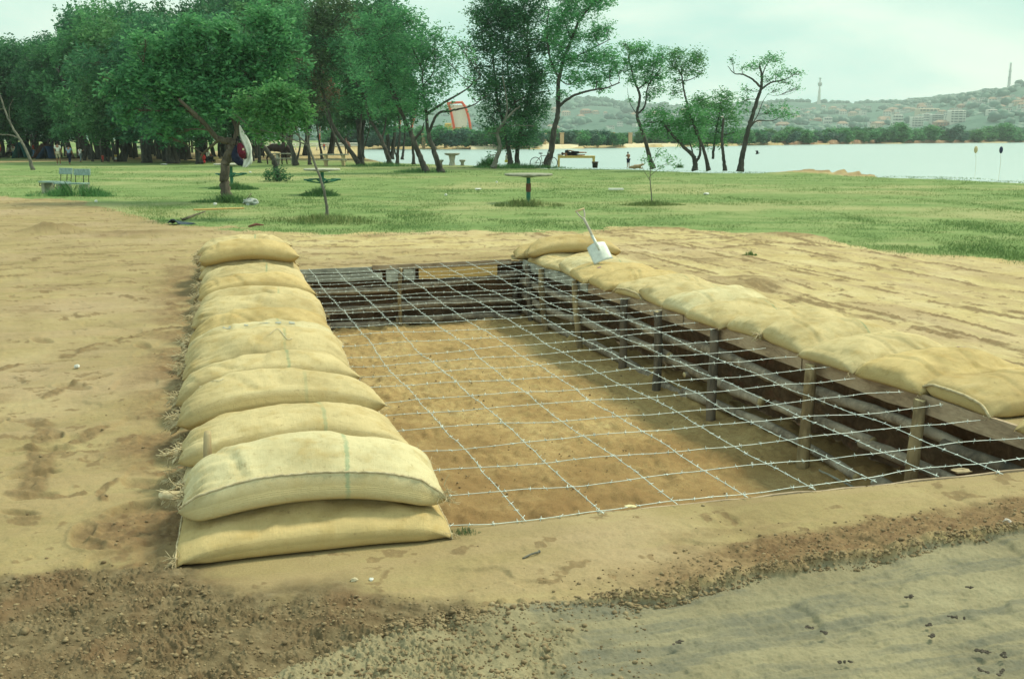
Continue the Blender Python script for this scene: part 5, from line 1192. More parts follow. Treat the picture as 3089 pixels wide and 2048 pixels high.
def woods():
    g=np.random.default_rng(620); P=[];S=[]
    for i in range(9000):
        px=g.uniform(900,3500); s=g.random()**.7; 
        i0=int(s*45); p=hill_at(px,s).copy()
        if fbm(p[0]/130,p[1]/150,621,3)<(.44 if px>2700 and s<.6 else .5): continue
        p+=g.normal(0,9,3)*np.array([1,1,0]); r=g.uniform(5,10); p[2]+=r*.3; P.append(p);S.append(r)
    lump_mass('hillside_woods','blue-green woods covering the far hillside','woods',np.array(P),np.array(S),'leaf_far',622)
    # belt of trees at the foot of the hills beyond the lake
    P=[];S=[]
    for i in range(5200):
        px=g.uniform(600,3500); y=g.uniform(760,1000); top=1 if px>2350 else .8
        P.append(np.array([(px-CX)/F*y,y,g.uniform(-2,3)*(1+.5*fbm(px/60,0*px,623,3))*(1.6 if px>2850 else 1)])); S.append(g.uniform(3,6))
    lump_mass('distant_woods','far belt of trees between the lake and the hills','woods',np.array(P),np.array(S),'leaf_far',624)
woods()
M['wall_white']=plain('white_render',(.74,.72,.64,1),(.60,.58,.50,1),3,.9)
M['wall_cream']=plain('cream_render',(.66,.55,.40,1),(.55,.44,.32,1),3,.9)
M['wall_grey']=plain('grey_concrete',(.46,.47,.43,1),(.36,.37,.34,1),2,.9)
M['wall_brick']=plain('brick_wall',(.42,.20,.12,1),(.34,.17,.11,1),3,.9)
M['roof_tile']=plain('terracotta_tiles',(.40,.28,.20,1),(.32,.22,.16,1),5,.9)
M['roof_grey']=plain('grey_roof',(.33,.33,.31,1),(.24,.24,.23,1),5,.9)
M['dark_glass']=plain('dark_window',(.06,.08,.09,1),(.03,.04,.05,1),3,.3)
def house_proto(w,d,h,rh,wm,rm,nwin,floors,name='hill_house'):
    root=empty(name,(0,0,0),'','house'); mb=MB(); mb.box((0,0,h/2-3),(w,d,h+6)); mb.build('wall',M[wm],root,smooth=False)
    if rh>0:
        o=.5; V=[(-w/2-o,-d/2-o,h),(w/2+o,-d/2-o,h),(w/2+o,d/2+o,h),(-w/2-o,d/2+o,h),(-w/2*.55,0,h+rh),(w/2*.55,0,h+rh)]
        mesh('roof',V,[(0,1,5,4),(2,3,4,5),(1,2,5),(3,0,4),(3,2,1,0)],M[rm],root,smooth=False)
    else:
        mb=MB(); mb.box((0,0,h+.25),(w+.5,d+.5,.5)); mb.build('roof',M[rm],root,smooth=False)
    for fl in range(floors):
        for k in range(nwin):
            mb=MB(); mb.box((-w/2+w*(k+.5)/nwin,-d/2-.04,(fl+.55)*h/floors),(w/nwin*.45,.16,h/floors*.42)); mb.build('window',M['dark_glass'],root,smooth=False)
    return root
def copy_thing(src,loc,rz=0,scale=None,label=None,group=None):
    c=src.copy(); COL.objects.link(c); c.location=tuple(loc); c.rotation_euler=(0,0,rz)
    if scale is not None: c.scale=scale
    if label: c['label']=label
    if group: c['group']=group
    for ch in src.children:
        d=ch.copy(); COL.objects.link(d); d.parent=c
        for gc in ch.children: e=gc.copy(); COL.objects.link(e); e.parent=d
    return c
def kill(src):
    for ch in list(src.children):
        for gc in list(ch.children): bpy.data.objects.remove(gc)
        bpy.data.objects.remove(ch)
    bpy.data.objects.remove(src)
def town():
    kinds=[(house_proto(16,12,8,4,'wall_white','roof_tile',3,2),'white house with a terracotta roof on the far hillside'),(house_proto(20,12,7,3.5,'wall_cream','roof_tile',4,2),'cream house with a terracotta roof on the far hillside'),
      (house_proto(13,11,9,0,'wall_white','roof_grey',3,2),'white flat-roofed house on the far hillside'),(house_proto(24,13,6,4,'wall_brick','roof_tile',4,1),'long brick house with a tiled roof on the far hillside')]
    g=np.random.default_rng(640); n=0
    while n<215:
        if n<150: px=g.uniform(2350,3110); py=g.uniform(285,400) 
        else: px=g.uniform(1620,2400); py=g.uniform(325,395)
        rid=np.interp(px,[2350,2600,2780,2920,3089],[318,318,309,297,285]) if px>2350 else 322
        if py<rid+1: continue
        dens=.85 if (py-rid)<38 else .30
        if px>2880 and py>345: dens=.05
        if vn(np.array([px/40.]),np.array([py/14.]),641)[0]<1-dens*.85: continue
        p=hill_find(px,py+4); k=int(g.choice([0,1,2,2,2,3,0])); s=g.uniform(.45,.9); copy_thing(kinds[k][0],p,g.uniform(-.6,.6),(s,s,s),kinds[k][1],'houses on the far hillside'); n+=1
    for k in kinds: kill(k[0])
    # larger blocks
    def block(px,py,wpx,hpx,wm,lb,floors,nw,name='apartment_block',cat='apartment block',D=None):
        p=hill_find(px,py) if D is None else PT(px,py,D); s=p[1]/F; w=wpx*s;h=hpx*s; rt=empty(name,p,lb,cat)
        mb=MB(); mb.box((0,0,h/2-4),(w,w*.6,h+8)); mb.build('wall',M[wm],rt,smooth=False,local=True)
        mb=MB(); mb.box((w*.1,0,h+1.2),(w*.35,w*.3,2.4)); mb.build('roof_house',M['wall_grey'],rt,smooth=False,local=True)
        for f in range(floors):
            mb=MB(); mb.box((0,-w*.3-.25,(f+.5)*h/floors),(w*.9,.5,h/floors*.42)); mb.build('window_band',M['dark_glass'],rt,smooth=False,local=True)
            for k in range(nw): 
                mb=MB(); mb.box((-w*.45+w*.9*(k+.5)/nw,-w*.3-.55,(f+.5)*h/floors),(w*.05,.5,h/floors*.5)); mb.build('pier',M[wm],rt,smooth=False,local=True)
    block(2860,375,44,36,'wall_white','bright white apartment block right of the others below the hill',5,3)
    block(2805,373,34,26,'wall_grey','grey apartment block between two white ones below the hill',4,3)
    block(2770,374,26,28,'wall_white','narrow pale apartment block in the middle of the row below the hill',4,2)
    block(2738,380,34,28,'wall_white','pale apartment block fourth from the right in the row below the hill',4,3)
    block(2690,378,30,28,'wall_white','wide pale apartment block near the left end of the row below the hill',3,3)
    block(2960,350,28,16,'wall_white','small white block alone among trees on the right slope',2,3)
    block(2486,376,24,20,'wall_white','white villa above the shore trees left of the apartment row',2,3,'villa','villa')
    block(2650,372,16,14,'wall_cream','small cream block left of the apartment row',2,2)
    block(2708,318,13,18,'wall_cream','small square tower block on the skyline',3,2,'tower_block','tower block')
    block(2975,303,44,10,'wall_white','long white building on the hilltop below the mast',2,4,'long_building','building')
    block(3075,298,40,12,'wall_cream','long pale building on the hilltop at the right edge',2,4,'long_building','building')
    block(2780,335,60,10,'wall_cream','long orange-roofed terrace along the ridge road',1,5,'long_building','building')
    # towers on the skyline
    p=hill_find(2452,316); s=p[1]/F; rt=empty('water_tower',p,'tall white tapering tower on the left skyline','tower'); mb=MB()
    mb.lathe((0,0,0),[(5.5*s,-6),(4.5*s,14*s),(3.2*s,40*s),(2.4*s,52*s),(0,52.1*s)],14); mb.build('shaft',M['wall_white'],rt,local=True)
    mb=MB(); mb.lathe((0,0,0),[(0,50*s),(5.5*s,53*s),(6.5*s,60*s),(5*s,62*s),(2*s,63*s),(1.6*s,72*s),(4*s,73*s),(4*s,75*s),(0,76*s)],14); mb.build('gallery',M['wall_grey'],rt,local=True)
    p=hill_find(3007,291); s=p[1]/F; rt=empty('radio_mast',p,'thin grey lattice mast on the right skyline','mast'); h=96*s
    mb=MB(); w=3.2*s
    for (a,b) in ((-1,-1),(1,-1),(1,1),(-1,1)): mb.tube([np.array([a*w,b*w,-4.]),np.array([a*w*.35,b*w*.35,h])],.9*s,5)
    for k in range(16):
        z0=h*k/16; z1=h*(k+1)/16; r0=w*(1-.65*k/16); r1=w*(1-.65*(k+1)/16)
        for (a,b) in (((-1,-1),(1,-1)),((1,-1),(1,1)),((1,1),(-1,1)),((-1,1),(-1,-1))): mb.tube([np.array([a[0]*r0,a[1]*r0,z0]),np.array([b[0]*r1,b[1]*r1,z1])],.45*s,4)
    mb.build('lattice',M['wall_grey'],rt,local=True)
    for z in (.55,.72): 
        mb=MB(); mb.lathe((0,0,h*z),[(0,0),(4.2*s,0),(4.2*s,4*s),(0,4*s)],10); mb.build('aerial_ring',M['wall_grey'],rt,local=True)
town()
# ---------------------------------------------------------------- far bank: bushes, pillars, gateway, path
def far_bank():
    g=np.random.default_rng(660); protos=[]
    for k in range(4):
        gg=np.random.default_rng(661+k); blobs=[]
        for q in range(9):
            a=gg.uniform(0,2*PI); r=gg.uniform(0,2.2); s=gg.uniform(.9,1.5); blobs.append(((r*math.cos(a),r*math.sin(a),.9+gg.uniform(0,1.9)-60),(s,s,s*.8)))
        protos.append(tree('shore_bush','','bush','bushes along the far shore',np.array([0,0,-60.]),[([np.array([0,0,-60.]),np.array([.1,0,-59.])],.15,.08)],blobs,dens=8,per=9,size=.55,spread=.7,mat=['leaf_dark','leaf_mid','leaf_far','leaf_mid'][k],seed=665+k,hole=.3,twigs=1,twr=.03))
    rows=[]
    for i in range(46): rows.append((g.uniform(1000,2330),g.uniform(1,6),g.uniform(.9,1.45)))
    for i in range(44): rows.append((1000+i*30+g.uniform(-10,10),g.uniform(14,42),g.uniform(.95,1.4)))
    for i in range(26): rows.append((2250+i*33+g.uniform(-12,12),g.uniform(-4,8),g.uniform(.7,1.5)))
    for i in range(22): rows.append((2330+i*36+g.uniform(-14,14),g.uniform(30,80),g.uniform(1.1,1.8)))
    rows+= [(2700,2,2.2),(2670,4,1.6),(2730,3,1.6),(2600,3,1.4),(2480,3,1.3),(2360,3,1.5),(2420,3,1.8),(2550,3,1.6),(2860,3,2.0),(2800,4,1.9),(3010,4,2.1),(2940,0,1.4),(3060,3,1.6),(2275,3,1.7),(2240,3,1.9)]
    gaps=[(1630,1740),(1885,1915),(1935,2035)]
    for i,(px,bk,s) in enumerate(rows):
        if bk<8 and any(a<px<b for a,b in gaps): continue
        p=shore_pt(px,bk,.1); k=int(g.integers(4)); 
        if px<2330: s*= .95
        s*= p[1]/330 if px>1600 else p[1]/250*.95
        if px>2200: s*=.72
        where='right of the sparse windswept tree' if px>2330 else 'between the slender trees and the tall tree' if px>1700 else 'left of the tall tree'
        copy_thing(protos[k],p,g.uniform(0,6),(s*1.25,s*1.25,s),'green bush on the far shore '+where,'far shore bushes '+where)
    for pr in protos: kill(pr)
    # earth bank behind the water edge on the right
    P=[];n=60
    V=[];Fc=[]
    for i in range(n):
        px=2350+ (3500-2350)*i/(n-1); a=shore_pt(px,-1.5,WATER_Z-.3); b=shore_pt(px,1.0,.9+.3*math.sin(i*1.7)); c=shore_pt(px,9,1.0+.2*math.sin(i*2.3)); d=shore_pt(px,14,-.4)
        for q in (a,b,c,d): V.append(q)
    for i in range(n-1):
        for k in range(3): Fc.append((i*4+k,(i+1)*4+k,(i+1)*4+k+1,i*4+k+1))
    t=NT('bank_earth'); c=t.ramp(t.noise(.25,5,.65,t.pos()),[(.35,(.16,.09,.06,1)),(.55,(.26,.16,.10,1)),(.75,(.40,.32,.2,1))]); tag(mesh('far_embankment',V,Fc,t.out(c,.95,.05)),kind='structure')
    # tan square pillars
    M['pillar']=plain('tan_pillar',(.55,.40,.24,1),(.45,.32,.19,1),3,.9)
    for (px,ty,by,w) in ((1278,405,433,11),(1345,404,430,12),(1405,405,425,10),(1642,404,432,12),(1695,402,431,13),(1749,403,416,10),(1803,403,414,9),(1849,401,412,10),(1901,402,430,12)):
        p=shore_pt(px,8,.0); D=p[1]; top=PT(px,ty,D)[2]; hh=top; w_=w*D/F; rt=empty('pillar',p,'square tan pillar standing in a row on the far shore','pillar','tan pillars on the far shore')
        mb=MB(); mb.box((0,0,hh/2-.2),(w_*.86,w_*.86,hh+.2)); mb.build('shaft',M['pillar'],rt,smooth=False,local=True); mb=MB(); mb.box((0,0,hh+.0),(w_*1.05,w_*1.05,.22)); mb.build('cap',M['pillar'],rt,smooth=False,local=True)
    # sandy strip on the far shore
    M['sandlight']=plain('pale_sand',(.62,.55,.38,1),(.50,.43,.28,1),.5,.95)
    for nm,a,b,o0,o1,z in (('sand_strip',1600,1745,-1.,9.,.18),('sand_strip',1880,2060,1.,9.,.18),('path',1420,1520,1.,8.,.18),('sand_strip',2330,2600,2.,10.,.3)):
        V=[];n=14
        for i in range(n):
            px=a+(b-a)*i/(n-1); V+= [shore_pt(px,o0,WATER_Z-.05),shore_pt(px,o0+1.2,z),shore_pt(px,o1,z+.25)]
        Fc=[(i*3+k,(i+1)*3+k,(i+1)*3+k+1,i*3+k+1) for i in range(n-1) for k in range(2)]
        tag(mesh(nm,V,Fc,M['sandlight']),kind='structure')
    # red arched gateway behind the shore
    M['redpaint']=plain('red_paint',(.66,.13,.07,1),(.55,.11,.06,1),4,.6); M['canvas']=plain('white_canvas',(.72,.74,.66,1),(.62,.64,.58,1),3,.9); M['yellowwall']=plain('yellow_wall',(.66,.48,.16,1),(.56,.40,.14,1),3,.9)
    D=285.; base=PT(1380,432,D); rt=empty('arched_gateway',base,'tall red curved frame with white panel behind the shore bushes','gateway')
    for pts in (((1352,312),(1358,330),(1364,355),(1370,388),(1374,425)),((1394,310),(1404,325),(1412,350),(1419,385),(1422,425))):
        mb=MB(); mb.tube(smooth_path(pp(pts,D),5),.36,10); mb.build('curved_leg',M['redpaint'],rt)
    mb=MB(); mb.tube(pp([(1348,312),(1396,309)],D),.32,8); mb.build('top_bar',M['redpaint'],rt)
    mb=MB(); a=PT(1362,385,D+1.2); b=PT(1408,318,D+1.2); mb.box(((a+b)/2),((b-a)[0],.25,(b-a)[2])); mb.build('panel',M['canvas'],rt,smooth=False)
    mb=MB(); a=PT(1343,428,D+3); b=PT(1405,372,D+3); mb.box(((a+b)/2),((b-a)[0],3.,(b-a)[2])); mb.build('base_block',M['yellowwall'],rt,smooth=False)
    rt=empty('arched_gateway',PT(1248,432,D),'second red curved frame half hidden behind the leaning trees','gateway'); mb=MB(); mb.tube(smooth_path(pp([(1258,318),(1253,340),(1246,365),(1240,395),(1236,425)],D),5),.36,10); mb.build('curved_leg',M['redpaint'],rt)
    mb=MB(); mb.tube(smooth_path(pp([(1256,320),(1225,322),(1212,345),(1204,385),(1200,425)],D),5),.34,10); mb.build('curved_leg',M['redpaint'],rt)
    rt=empty('railing',PT(1070,375,D),'long low red railing behind the shore grove','railing'); mb=MB(); mb.tube(pp([(960,357),(1140,357)],D),.22,6); mb.build('rail',M['redpaint'],rt)
    for px in range(965,1141,25): mb=MB(); mb.tube(pp([(px,357),(px,430)],D),.14,6); mb.build('post',M['redpaint'],rt)
    # white rail fence on the beach
    M['whitepaint']=plain('white_paint',(.76,.76,.68,1),(.66,.66,.58,1),4,.7)
    D=150.; rt=empty('rail_fence',PT(890,452,D),'white rail fence on the sandy beach behind the grove','fence')
    for y in (435,441): mb=MB(); mb.tube(pp([(700,y),(1085,y-2)],D),.10,6); mb.build('rail',M['whitepaint'],rt)
    for px in range(700,1085,32): mb=MB(); mb.tube(pp([(px,433),(px,455)],D),.10,6); mb.build('post',M['whitepaint'],rt)
    D=120.; rt=empty('goal_frame',PT(828,458,D),'white upright goal frame on the beach','goal frame')
    mb=MB(); mb.tube(pp([(815,460),(815,424),(842,424),(842,460)],D),.11,6); mb.build('frame',M['whitepaint'],rt); mb=MB(); mb.tube(pp([(828,460),(828,424)],D),.06,6); mb.build('upright',M['whitepaint'],rt)
far_bank()
# ================================================================ park furniture
M['concrete']=plain('weathered_concrete',(.52,.51,.42,1),(.30,.30,.24,1),7,.9,.006)
M['concrete_d']=plain('mossy_concrete',(.36,.36,.28,1),(.18,.19,.14,1),6,.9,.006)
M['greenpaint']=plain('green_paint',(.035,.20,.12,1),(.02,.11,.07,1),9,.5,.001)
M['rust']=plain('rust_red',(.20,.085,.06,1),(.12,.05,.035,1),9,.8)
M['bluegreen']=wood('blue_green_concrete',(.15,.22,.20,1),(.26,.36,.33,1),(.36,.45,.42,1),(1,1,1),12,.004)
def round_table(label,c,r,h,ring,mat='concrete',stem='greenpaint',rusty=False,sw=.16):
    rt=empty('round_table',c,label,'picnic table','round park tables'); c=np.array(c)
    mb=MB(); g=R.random(); prof=[(0,h-.10),(.10,h-.11),(.30,h-.075),(r*.9,h-.065),(r,h-.05),(r*1.005,h-.01),(r*.97,h),(0,h)]; mb.lathe(c,prof,28); mb.build('tabletop',M[mat],rt)
    mb=MB(); mb.lathe(c,[(.075,-.05),(.062,.05),(.055,h-.10)],12); mb.build('post',M[stem],rt)
    if rusty: mb=MB(); mb.lathe(c,[(.066,.30),(.070,.33),(.069,.50),(.066,.53)],12); mb.build('rust_band',M['rust'],rt)
    if ring:
        zr=h*.58; 
        for k in range(4):
            a0=k*PI/2+.5; V=[];Fc=[];n=9
            for i in range(n):
                a=a0-.52+1.04*i/(n-1)
                for (rr,zz) in ((ring-sw/2,zr-.02),(ring+sw/2,zr-.02),(ring+sw/2,zr+.02),(ring-sw/2,zr+.02)): V.append(c+np.array([rr*math.cos(a),rr*math.sin(a),zz]))
            for i in range(n-1):
                for q in range(4): l=(q+1)%4; Fc.append((i*4+q,i*4+l,(i+1)*4+l,(i+1)*4+q))
            Fc+= [(3,2,1,0),((n-1)*4,(n-1)*4+1,(n-1)*4+2,(n-1)*4+3)]
            s_=mesh('seat',V,Fc,M[stem],rt,smooth=False)
            mb=MB(); mb.tube([c+np.array([0,0,zr-.12]),c+np.array([math.cos(a0)*ring,math.sin(a0)*ring,zr-.03])],.022,6); mb.build('seat_arm',M[stem],rt)
    return rt
round_table('single round concrete table on a green post with a rusty band',G(1594,612),.665,.80,0,'concrete_d',rusty=True)
round_table('round concrete table with green seats beside the young bright tree',G(974,588),.57,.82,.50)
round_table('round concrete table with green seats just behind the crooked tree',G(700,566),.60,.86,.48)
def far_tables():
    for (px,py,w,lb) in ((1364,500,.62,'concrete table with two round stools at the lake shore'),):
        c=G(px,py); s=c[1]/F; rt=empty('stool_table',c,lb,'picnic table'); mb=MB(); mb.lathe(c,[(0,.66),(.35,.66),(.5,.72),(.5,.80),(0,.80)],16); mb.build('tabletop',M['concrete_d'],rt)
        mb=MB(); mb.lathe(c,[(.22,0),(.16,.3),(.24,.68)],10); mb.build('pedestal',M['concrete'],rt)
        for dx in (-.75,.68): mb=MB(); mb.lathe(c+np.array([dx,-.1,0]),[(.13,0),(.10,.2),(.2,.3),(.2,.38),(0,.38)],12); mb.build('stool',M['concrete_d'],rt)
    for (px,py,w,lb) in ((1010,502,1.75,'long grey picnic table with side benches left of the three-trunk group'),(862,497,1.6,'low grey picnic table under the grazing dark horse')):
        c=G(px,py); rt=empty('picnic_table',c,lb,'picnic table'); mb=MB(); mb.box(c+np.array([0,0,.74]),(w,.75,.07)); mb.build('tabletop',M['concrete_d'],rt,smooth=False)
        for s in (-1,1):
            mb=MB(); mb.box(c+np.array([0,s*.65,.42]),(w,.28,.06)); mb.build('bench',M['concrete_d'],rt,smooth=False)
            mb=MB(); mb.box(c+np.array([s*w*.32,0,.36]),(.14,1.3,.09)); mb.box(c+np.array([s*w*.32,0,.35]),(.16,.5,.70)); mb.build('trestle',M['cutwood'] if px>950 else M['concrete'],rt,smooth=False)
far_tables()
def bench(label,c,L,ang,seat_h,back_h,D_):
    rt=empty('park_bench',c,label,'bench','benches in the weeds by the bare ground'); c=np.array(c); u=np.array([math.cos(ang),math.sin(ang),0]); v=np.array([-u[1],u[0],0])
    for s in (-1,0,1):
        mb=MB(); mb.box(c+v*(s*.135-.05)+np.array([0,0,seat_h]),(L,.115,.045),ang); mb.build('seat_slat',M['bluegreen'],rt,smooth=False)
    e=.12
    mb=MB(); mb.box(c+v*.26+u*L*.18+np.array([0,0,back_h-.09]),(L*.55,.05,.20),ang,tilt=Matrix.Rotation(-.15,3,'X')); mb.build('backrest',M['bluegreen'],rt,smooth=False)
    for s in (-.05,.22,.40):
        mb=MB(); mb.tube([c+v*.22+u*L*s+np.array([0,0,seat_h-.05]),c+v*.29+u*L*s+np.array([0,0,back_h])],.012,6); mb.build('back_rod',M['bark'],rt)
    for s in (-.38,.38):
        mb=MB(); mb.box(c+u*L*s+np.array([0,0,seat_h*.5-.03]),(.14,.38,seat_h-.02),ang); mb.build('leg',M['concrete_d'],rt,smooth=False)
    mb=MB(); q=[c-u*L*.5+v*y+np.array([0,0,z]) for y,z in ((-.18,seat_h-.02),(-.2,seat_h-.12),(.12,seat_h-.12),(.15,seat_h-.02))]; mb.tube(smooth_path(q,4),.012,6); mb.build('end_bracket',M['bark'],rt)
b=G(172,584); bench('blue-green slatted bench with its left end tilted up, left one of the joined pair',b,1.05,-.45,.37,.80,0)
b=G(222,586); bench('blue-green slatted bench facing the path, right one of the joined pair',b,1.05,-.20,.34,.78,0)
# ---------------------------------------------------------------- yellow table, box
M['yellowwood']=wood('yellow_wood',(.44,.32,.10,1),(.62,.47,.17,1),(.72,.58,.26,1),(1,1,1),9,.003)
TD=G(1740,505)[1]
def yellow_table():
    c=G(1738,505); rt=empty('wooden_table',c,'plain yellow wooden table with a person lying on it at the water','table'); w=2.28;h=.70
    mb=MB(); mb.box(c+np.array([0,0,h-.03]),(w,.75,.06)); mb.build('tabletop',M['yellowwood'],rt,smooth=False)
    mb=MB(); mb.box(c+np.array([0,-.33,h-.10]),(w*.94,.05,.08)); mb.build('apron',M['yellowwood'],rt,smooth=False)
    for sx in (-1,1):
        for sy in (-1,1): mb=MB(); mb.box(c+np.array([sx*(w/2-.06),sy*.32,(h-.06)/2]),(.10,.10,h-.06)); mb.build('leg',M['yellowwood'],rt,smooth=False)
    return c,h
YT,YH=yellow_table()
M['blackplastic']=plain('black_plastic',(.02,.02,.022,1),(.04,.035,.035,1),9,.6); M['darkbrown']=plain('dark_brown',(.06,.035,.025,1),(.1,.06,.04,1),9,.8)
def crate():
    c=G(1795,507); rt=empty('bin',c,'black open bin standing under the right end of the yellow table','bin'); mb=MB(); mb.lathe(c,[(0,0),(.15,0),(.18,.34),(.20,.35),(.20,.37),(.165,.37),(.14,.04),(0,.04)],14); mb.build('body',M['blackplastic'],rt)
    mb=MB(); mb.lathe(c,[(.203,.30),(.207,.31),(.207,.345),(.203,.35)],14); mb.build('rim_band',M['darkbrown'],rt)
crate()
def bicycle(label,c,L,ang,seed,name='bicycle'):
    rt=empty(name,c,label,'bicycle'); c=np.array(c); u=np.array([math.cos(ang),math.sin(ang),0]); s=L/1.7
    def Q(x,z,y=0): return c+u*x*s+np.array([-u[1],u[0],0])*y*s+np.array([0,0,z*s])
    for x in (-.52,.54):
        rim=[Q(x+.335*math.cos(a),.34+.335*math.sin(a)) for a in np.linspace(0,2*PI,25)]
        w=MB(); w.tube(rim,.024*s,6,False); o=w.build('wheel',M['blackplastic'],rt)
        sp=MB(); 
        for k in range(9): a=k*PI/9; sp.tube([Q(x-.32*math.cos(a),.34-.32*math.sin(a)),Q(x+.32*math.cos(a),.34+.32*math.sin(a))],.004,3)
        sp.tube([Q(x,.34,-.05),Q(x,.34,.05)],.025*s,6); so=sp.build('spokes',M['steel'],o,local=True); so.data.transform(Matrix.Translation(-Vector(c)))
    fr=MB()
    for a,b in (((-.52,.34),(-.08,.30)),((-.52,.34),(-.16,.78)),((-.08,.30),(-.18,.84)),((-.08,.30),(.36,.70)),((-.16,.76),(.36,.80)),((.34,.86),(.54,.34)),((.36,.70),(.34,.9))): fr.tube([Q(*a),Q(*b)],.018*s,6)
    fr.build('frame',M['darkbrown'],rt)
    h=MB(); h.tube(smooth_path([Q(.22,1.0,-.26),Q(.34,.98,-.1),Q(.34,.96,.1),Q(.22,1.0,.26)],4),.014*s,6); h.tube([Q(.34,.88),Q(.34,.96)],.016*s,6); h.build('handlebar',M['steel'],rt)
    sd=MB(); sd.ell(Q(-.2,.92),(.14*s,.08*s,.04*s),10); sd.tube([Q(-.2,.9),Q(-.18,.82)],.014*s,6); sd.build('saddle',M['blackplastic'],rt)
    cr=MB(); cr.tube([Q(-.08,.30,.05),Q(.04,.18,.08)],.012,5); cr.tube([Q(-.08,.30,-.05),Q(-.20,.42,-.08)],.012,5); cr.lathe(Q(-.08,.30)-np.array([0,0,.01]),[(0,0),(.09*s,0),(.09*s,.02),(0,.02)],10); cr.build('crank',M['steel'],rt)
    return rt
bicycle('dark bicycle leaning against the foot of the tall tree',G(1640,508),1.62,.12,1)
# ---------------------------------------------------------------- people and animals
def skin_mesh(name,pts,edges,rad,mat,parent,sub=2,root=0):
    me=bpy.data.meshes.new(name); me.from_pydata([tuple(p) for p in pts],edges,[]); o=bpy.data.objects.new(name,me); COL.objects.link(o)
    o.modifiers.new('s','SKIN'); sv=me.skin_vertices[0].data
    for i,r in enumerate(rad): rr=r if isinstance(r,(tuple,list)) else (r,r); sv[i].radius=rr; sv[i].use_root=(i==root)
    if sub: md=o.modifiers.new('u','SUBSURF'); md.levels=sub; md.render_levels=sub
    dg=bpy.context.evaluated_depsgraph_get(); nm=bpy.data.meshes.new_from_object(o.evaluated_get(dg)); bpy.data.objects.remove(o)
    nm.name=name; nm.materials.clear(); nm.materials.append(mat); nm.polygons.foreach_set('use_smooth',np.ones(len(nm.polygons),dtype=bool))
    q=bpy.data.objects.new(name,nm); link(q,parent); return q
def pm(name,c): 
    if name not in M: M[name]=plain(name,c,None,20,.85)
    return M[name]
SK=dict(light=(.42,.24,.15,1),tan=(.33,.17,.10,1),dark=(.16,.08,.05,1))
J0=dict(pel=(0,0,.53),wst=(0,.0,.62),chs=(0,0,.74),nek=(0,.01,.835),hdb=(0,.012,.875),hdt=(0,.015,.955),
 shl=(-.105,0,.80),shr=(.105,0,.80),ell=(-.135,.0,.635),elr=(.135,0,.635),wrl=(-.145,.03,.49),wrr=(.145,.03,.49),hal=(-.147,.045,.43),har=(.147,.045,.43),
 hpl=(-.05,0,.51),hpr=(.05,0,.51),knl=(-.06,.01,.285),knr=(.06,.01,.285),anl=(-.062,-.01,.045),anr=(.062,-.01,.045),tol=(-.068,.09,.018),tor=(.068,.09,.018))
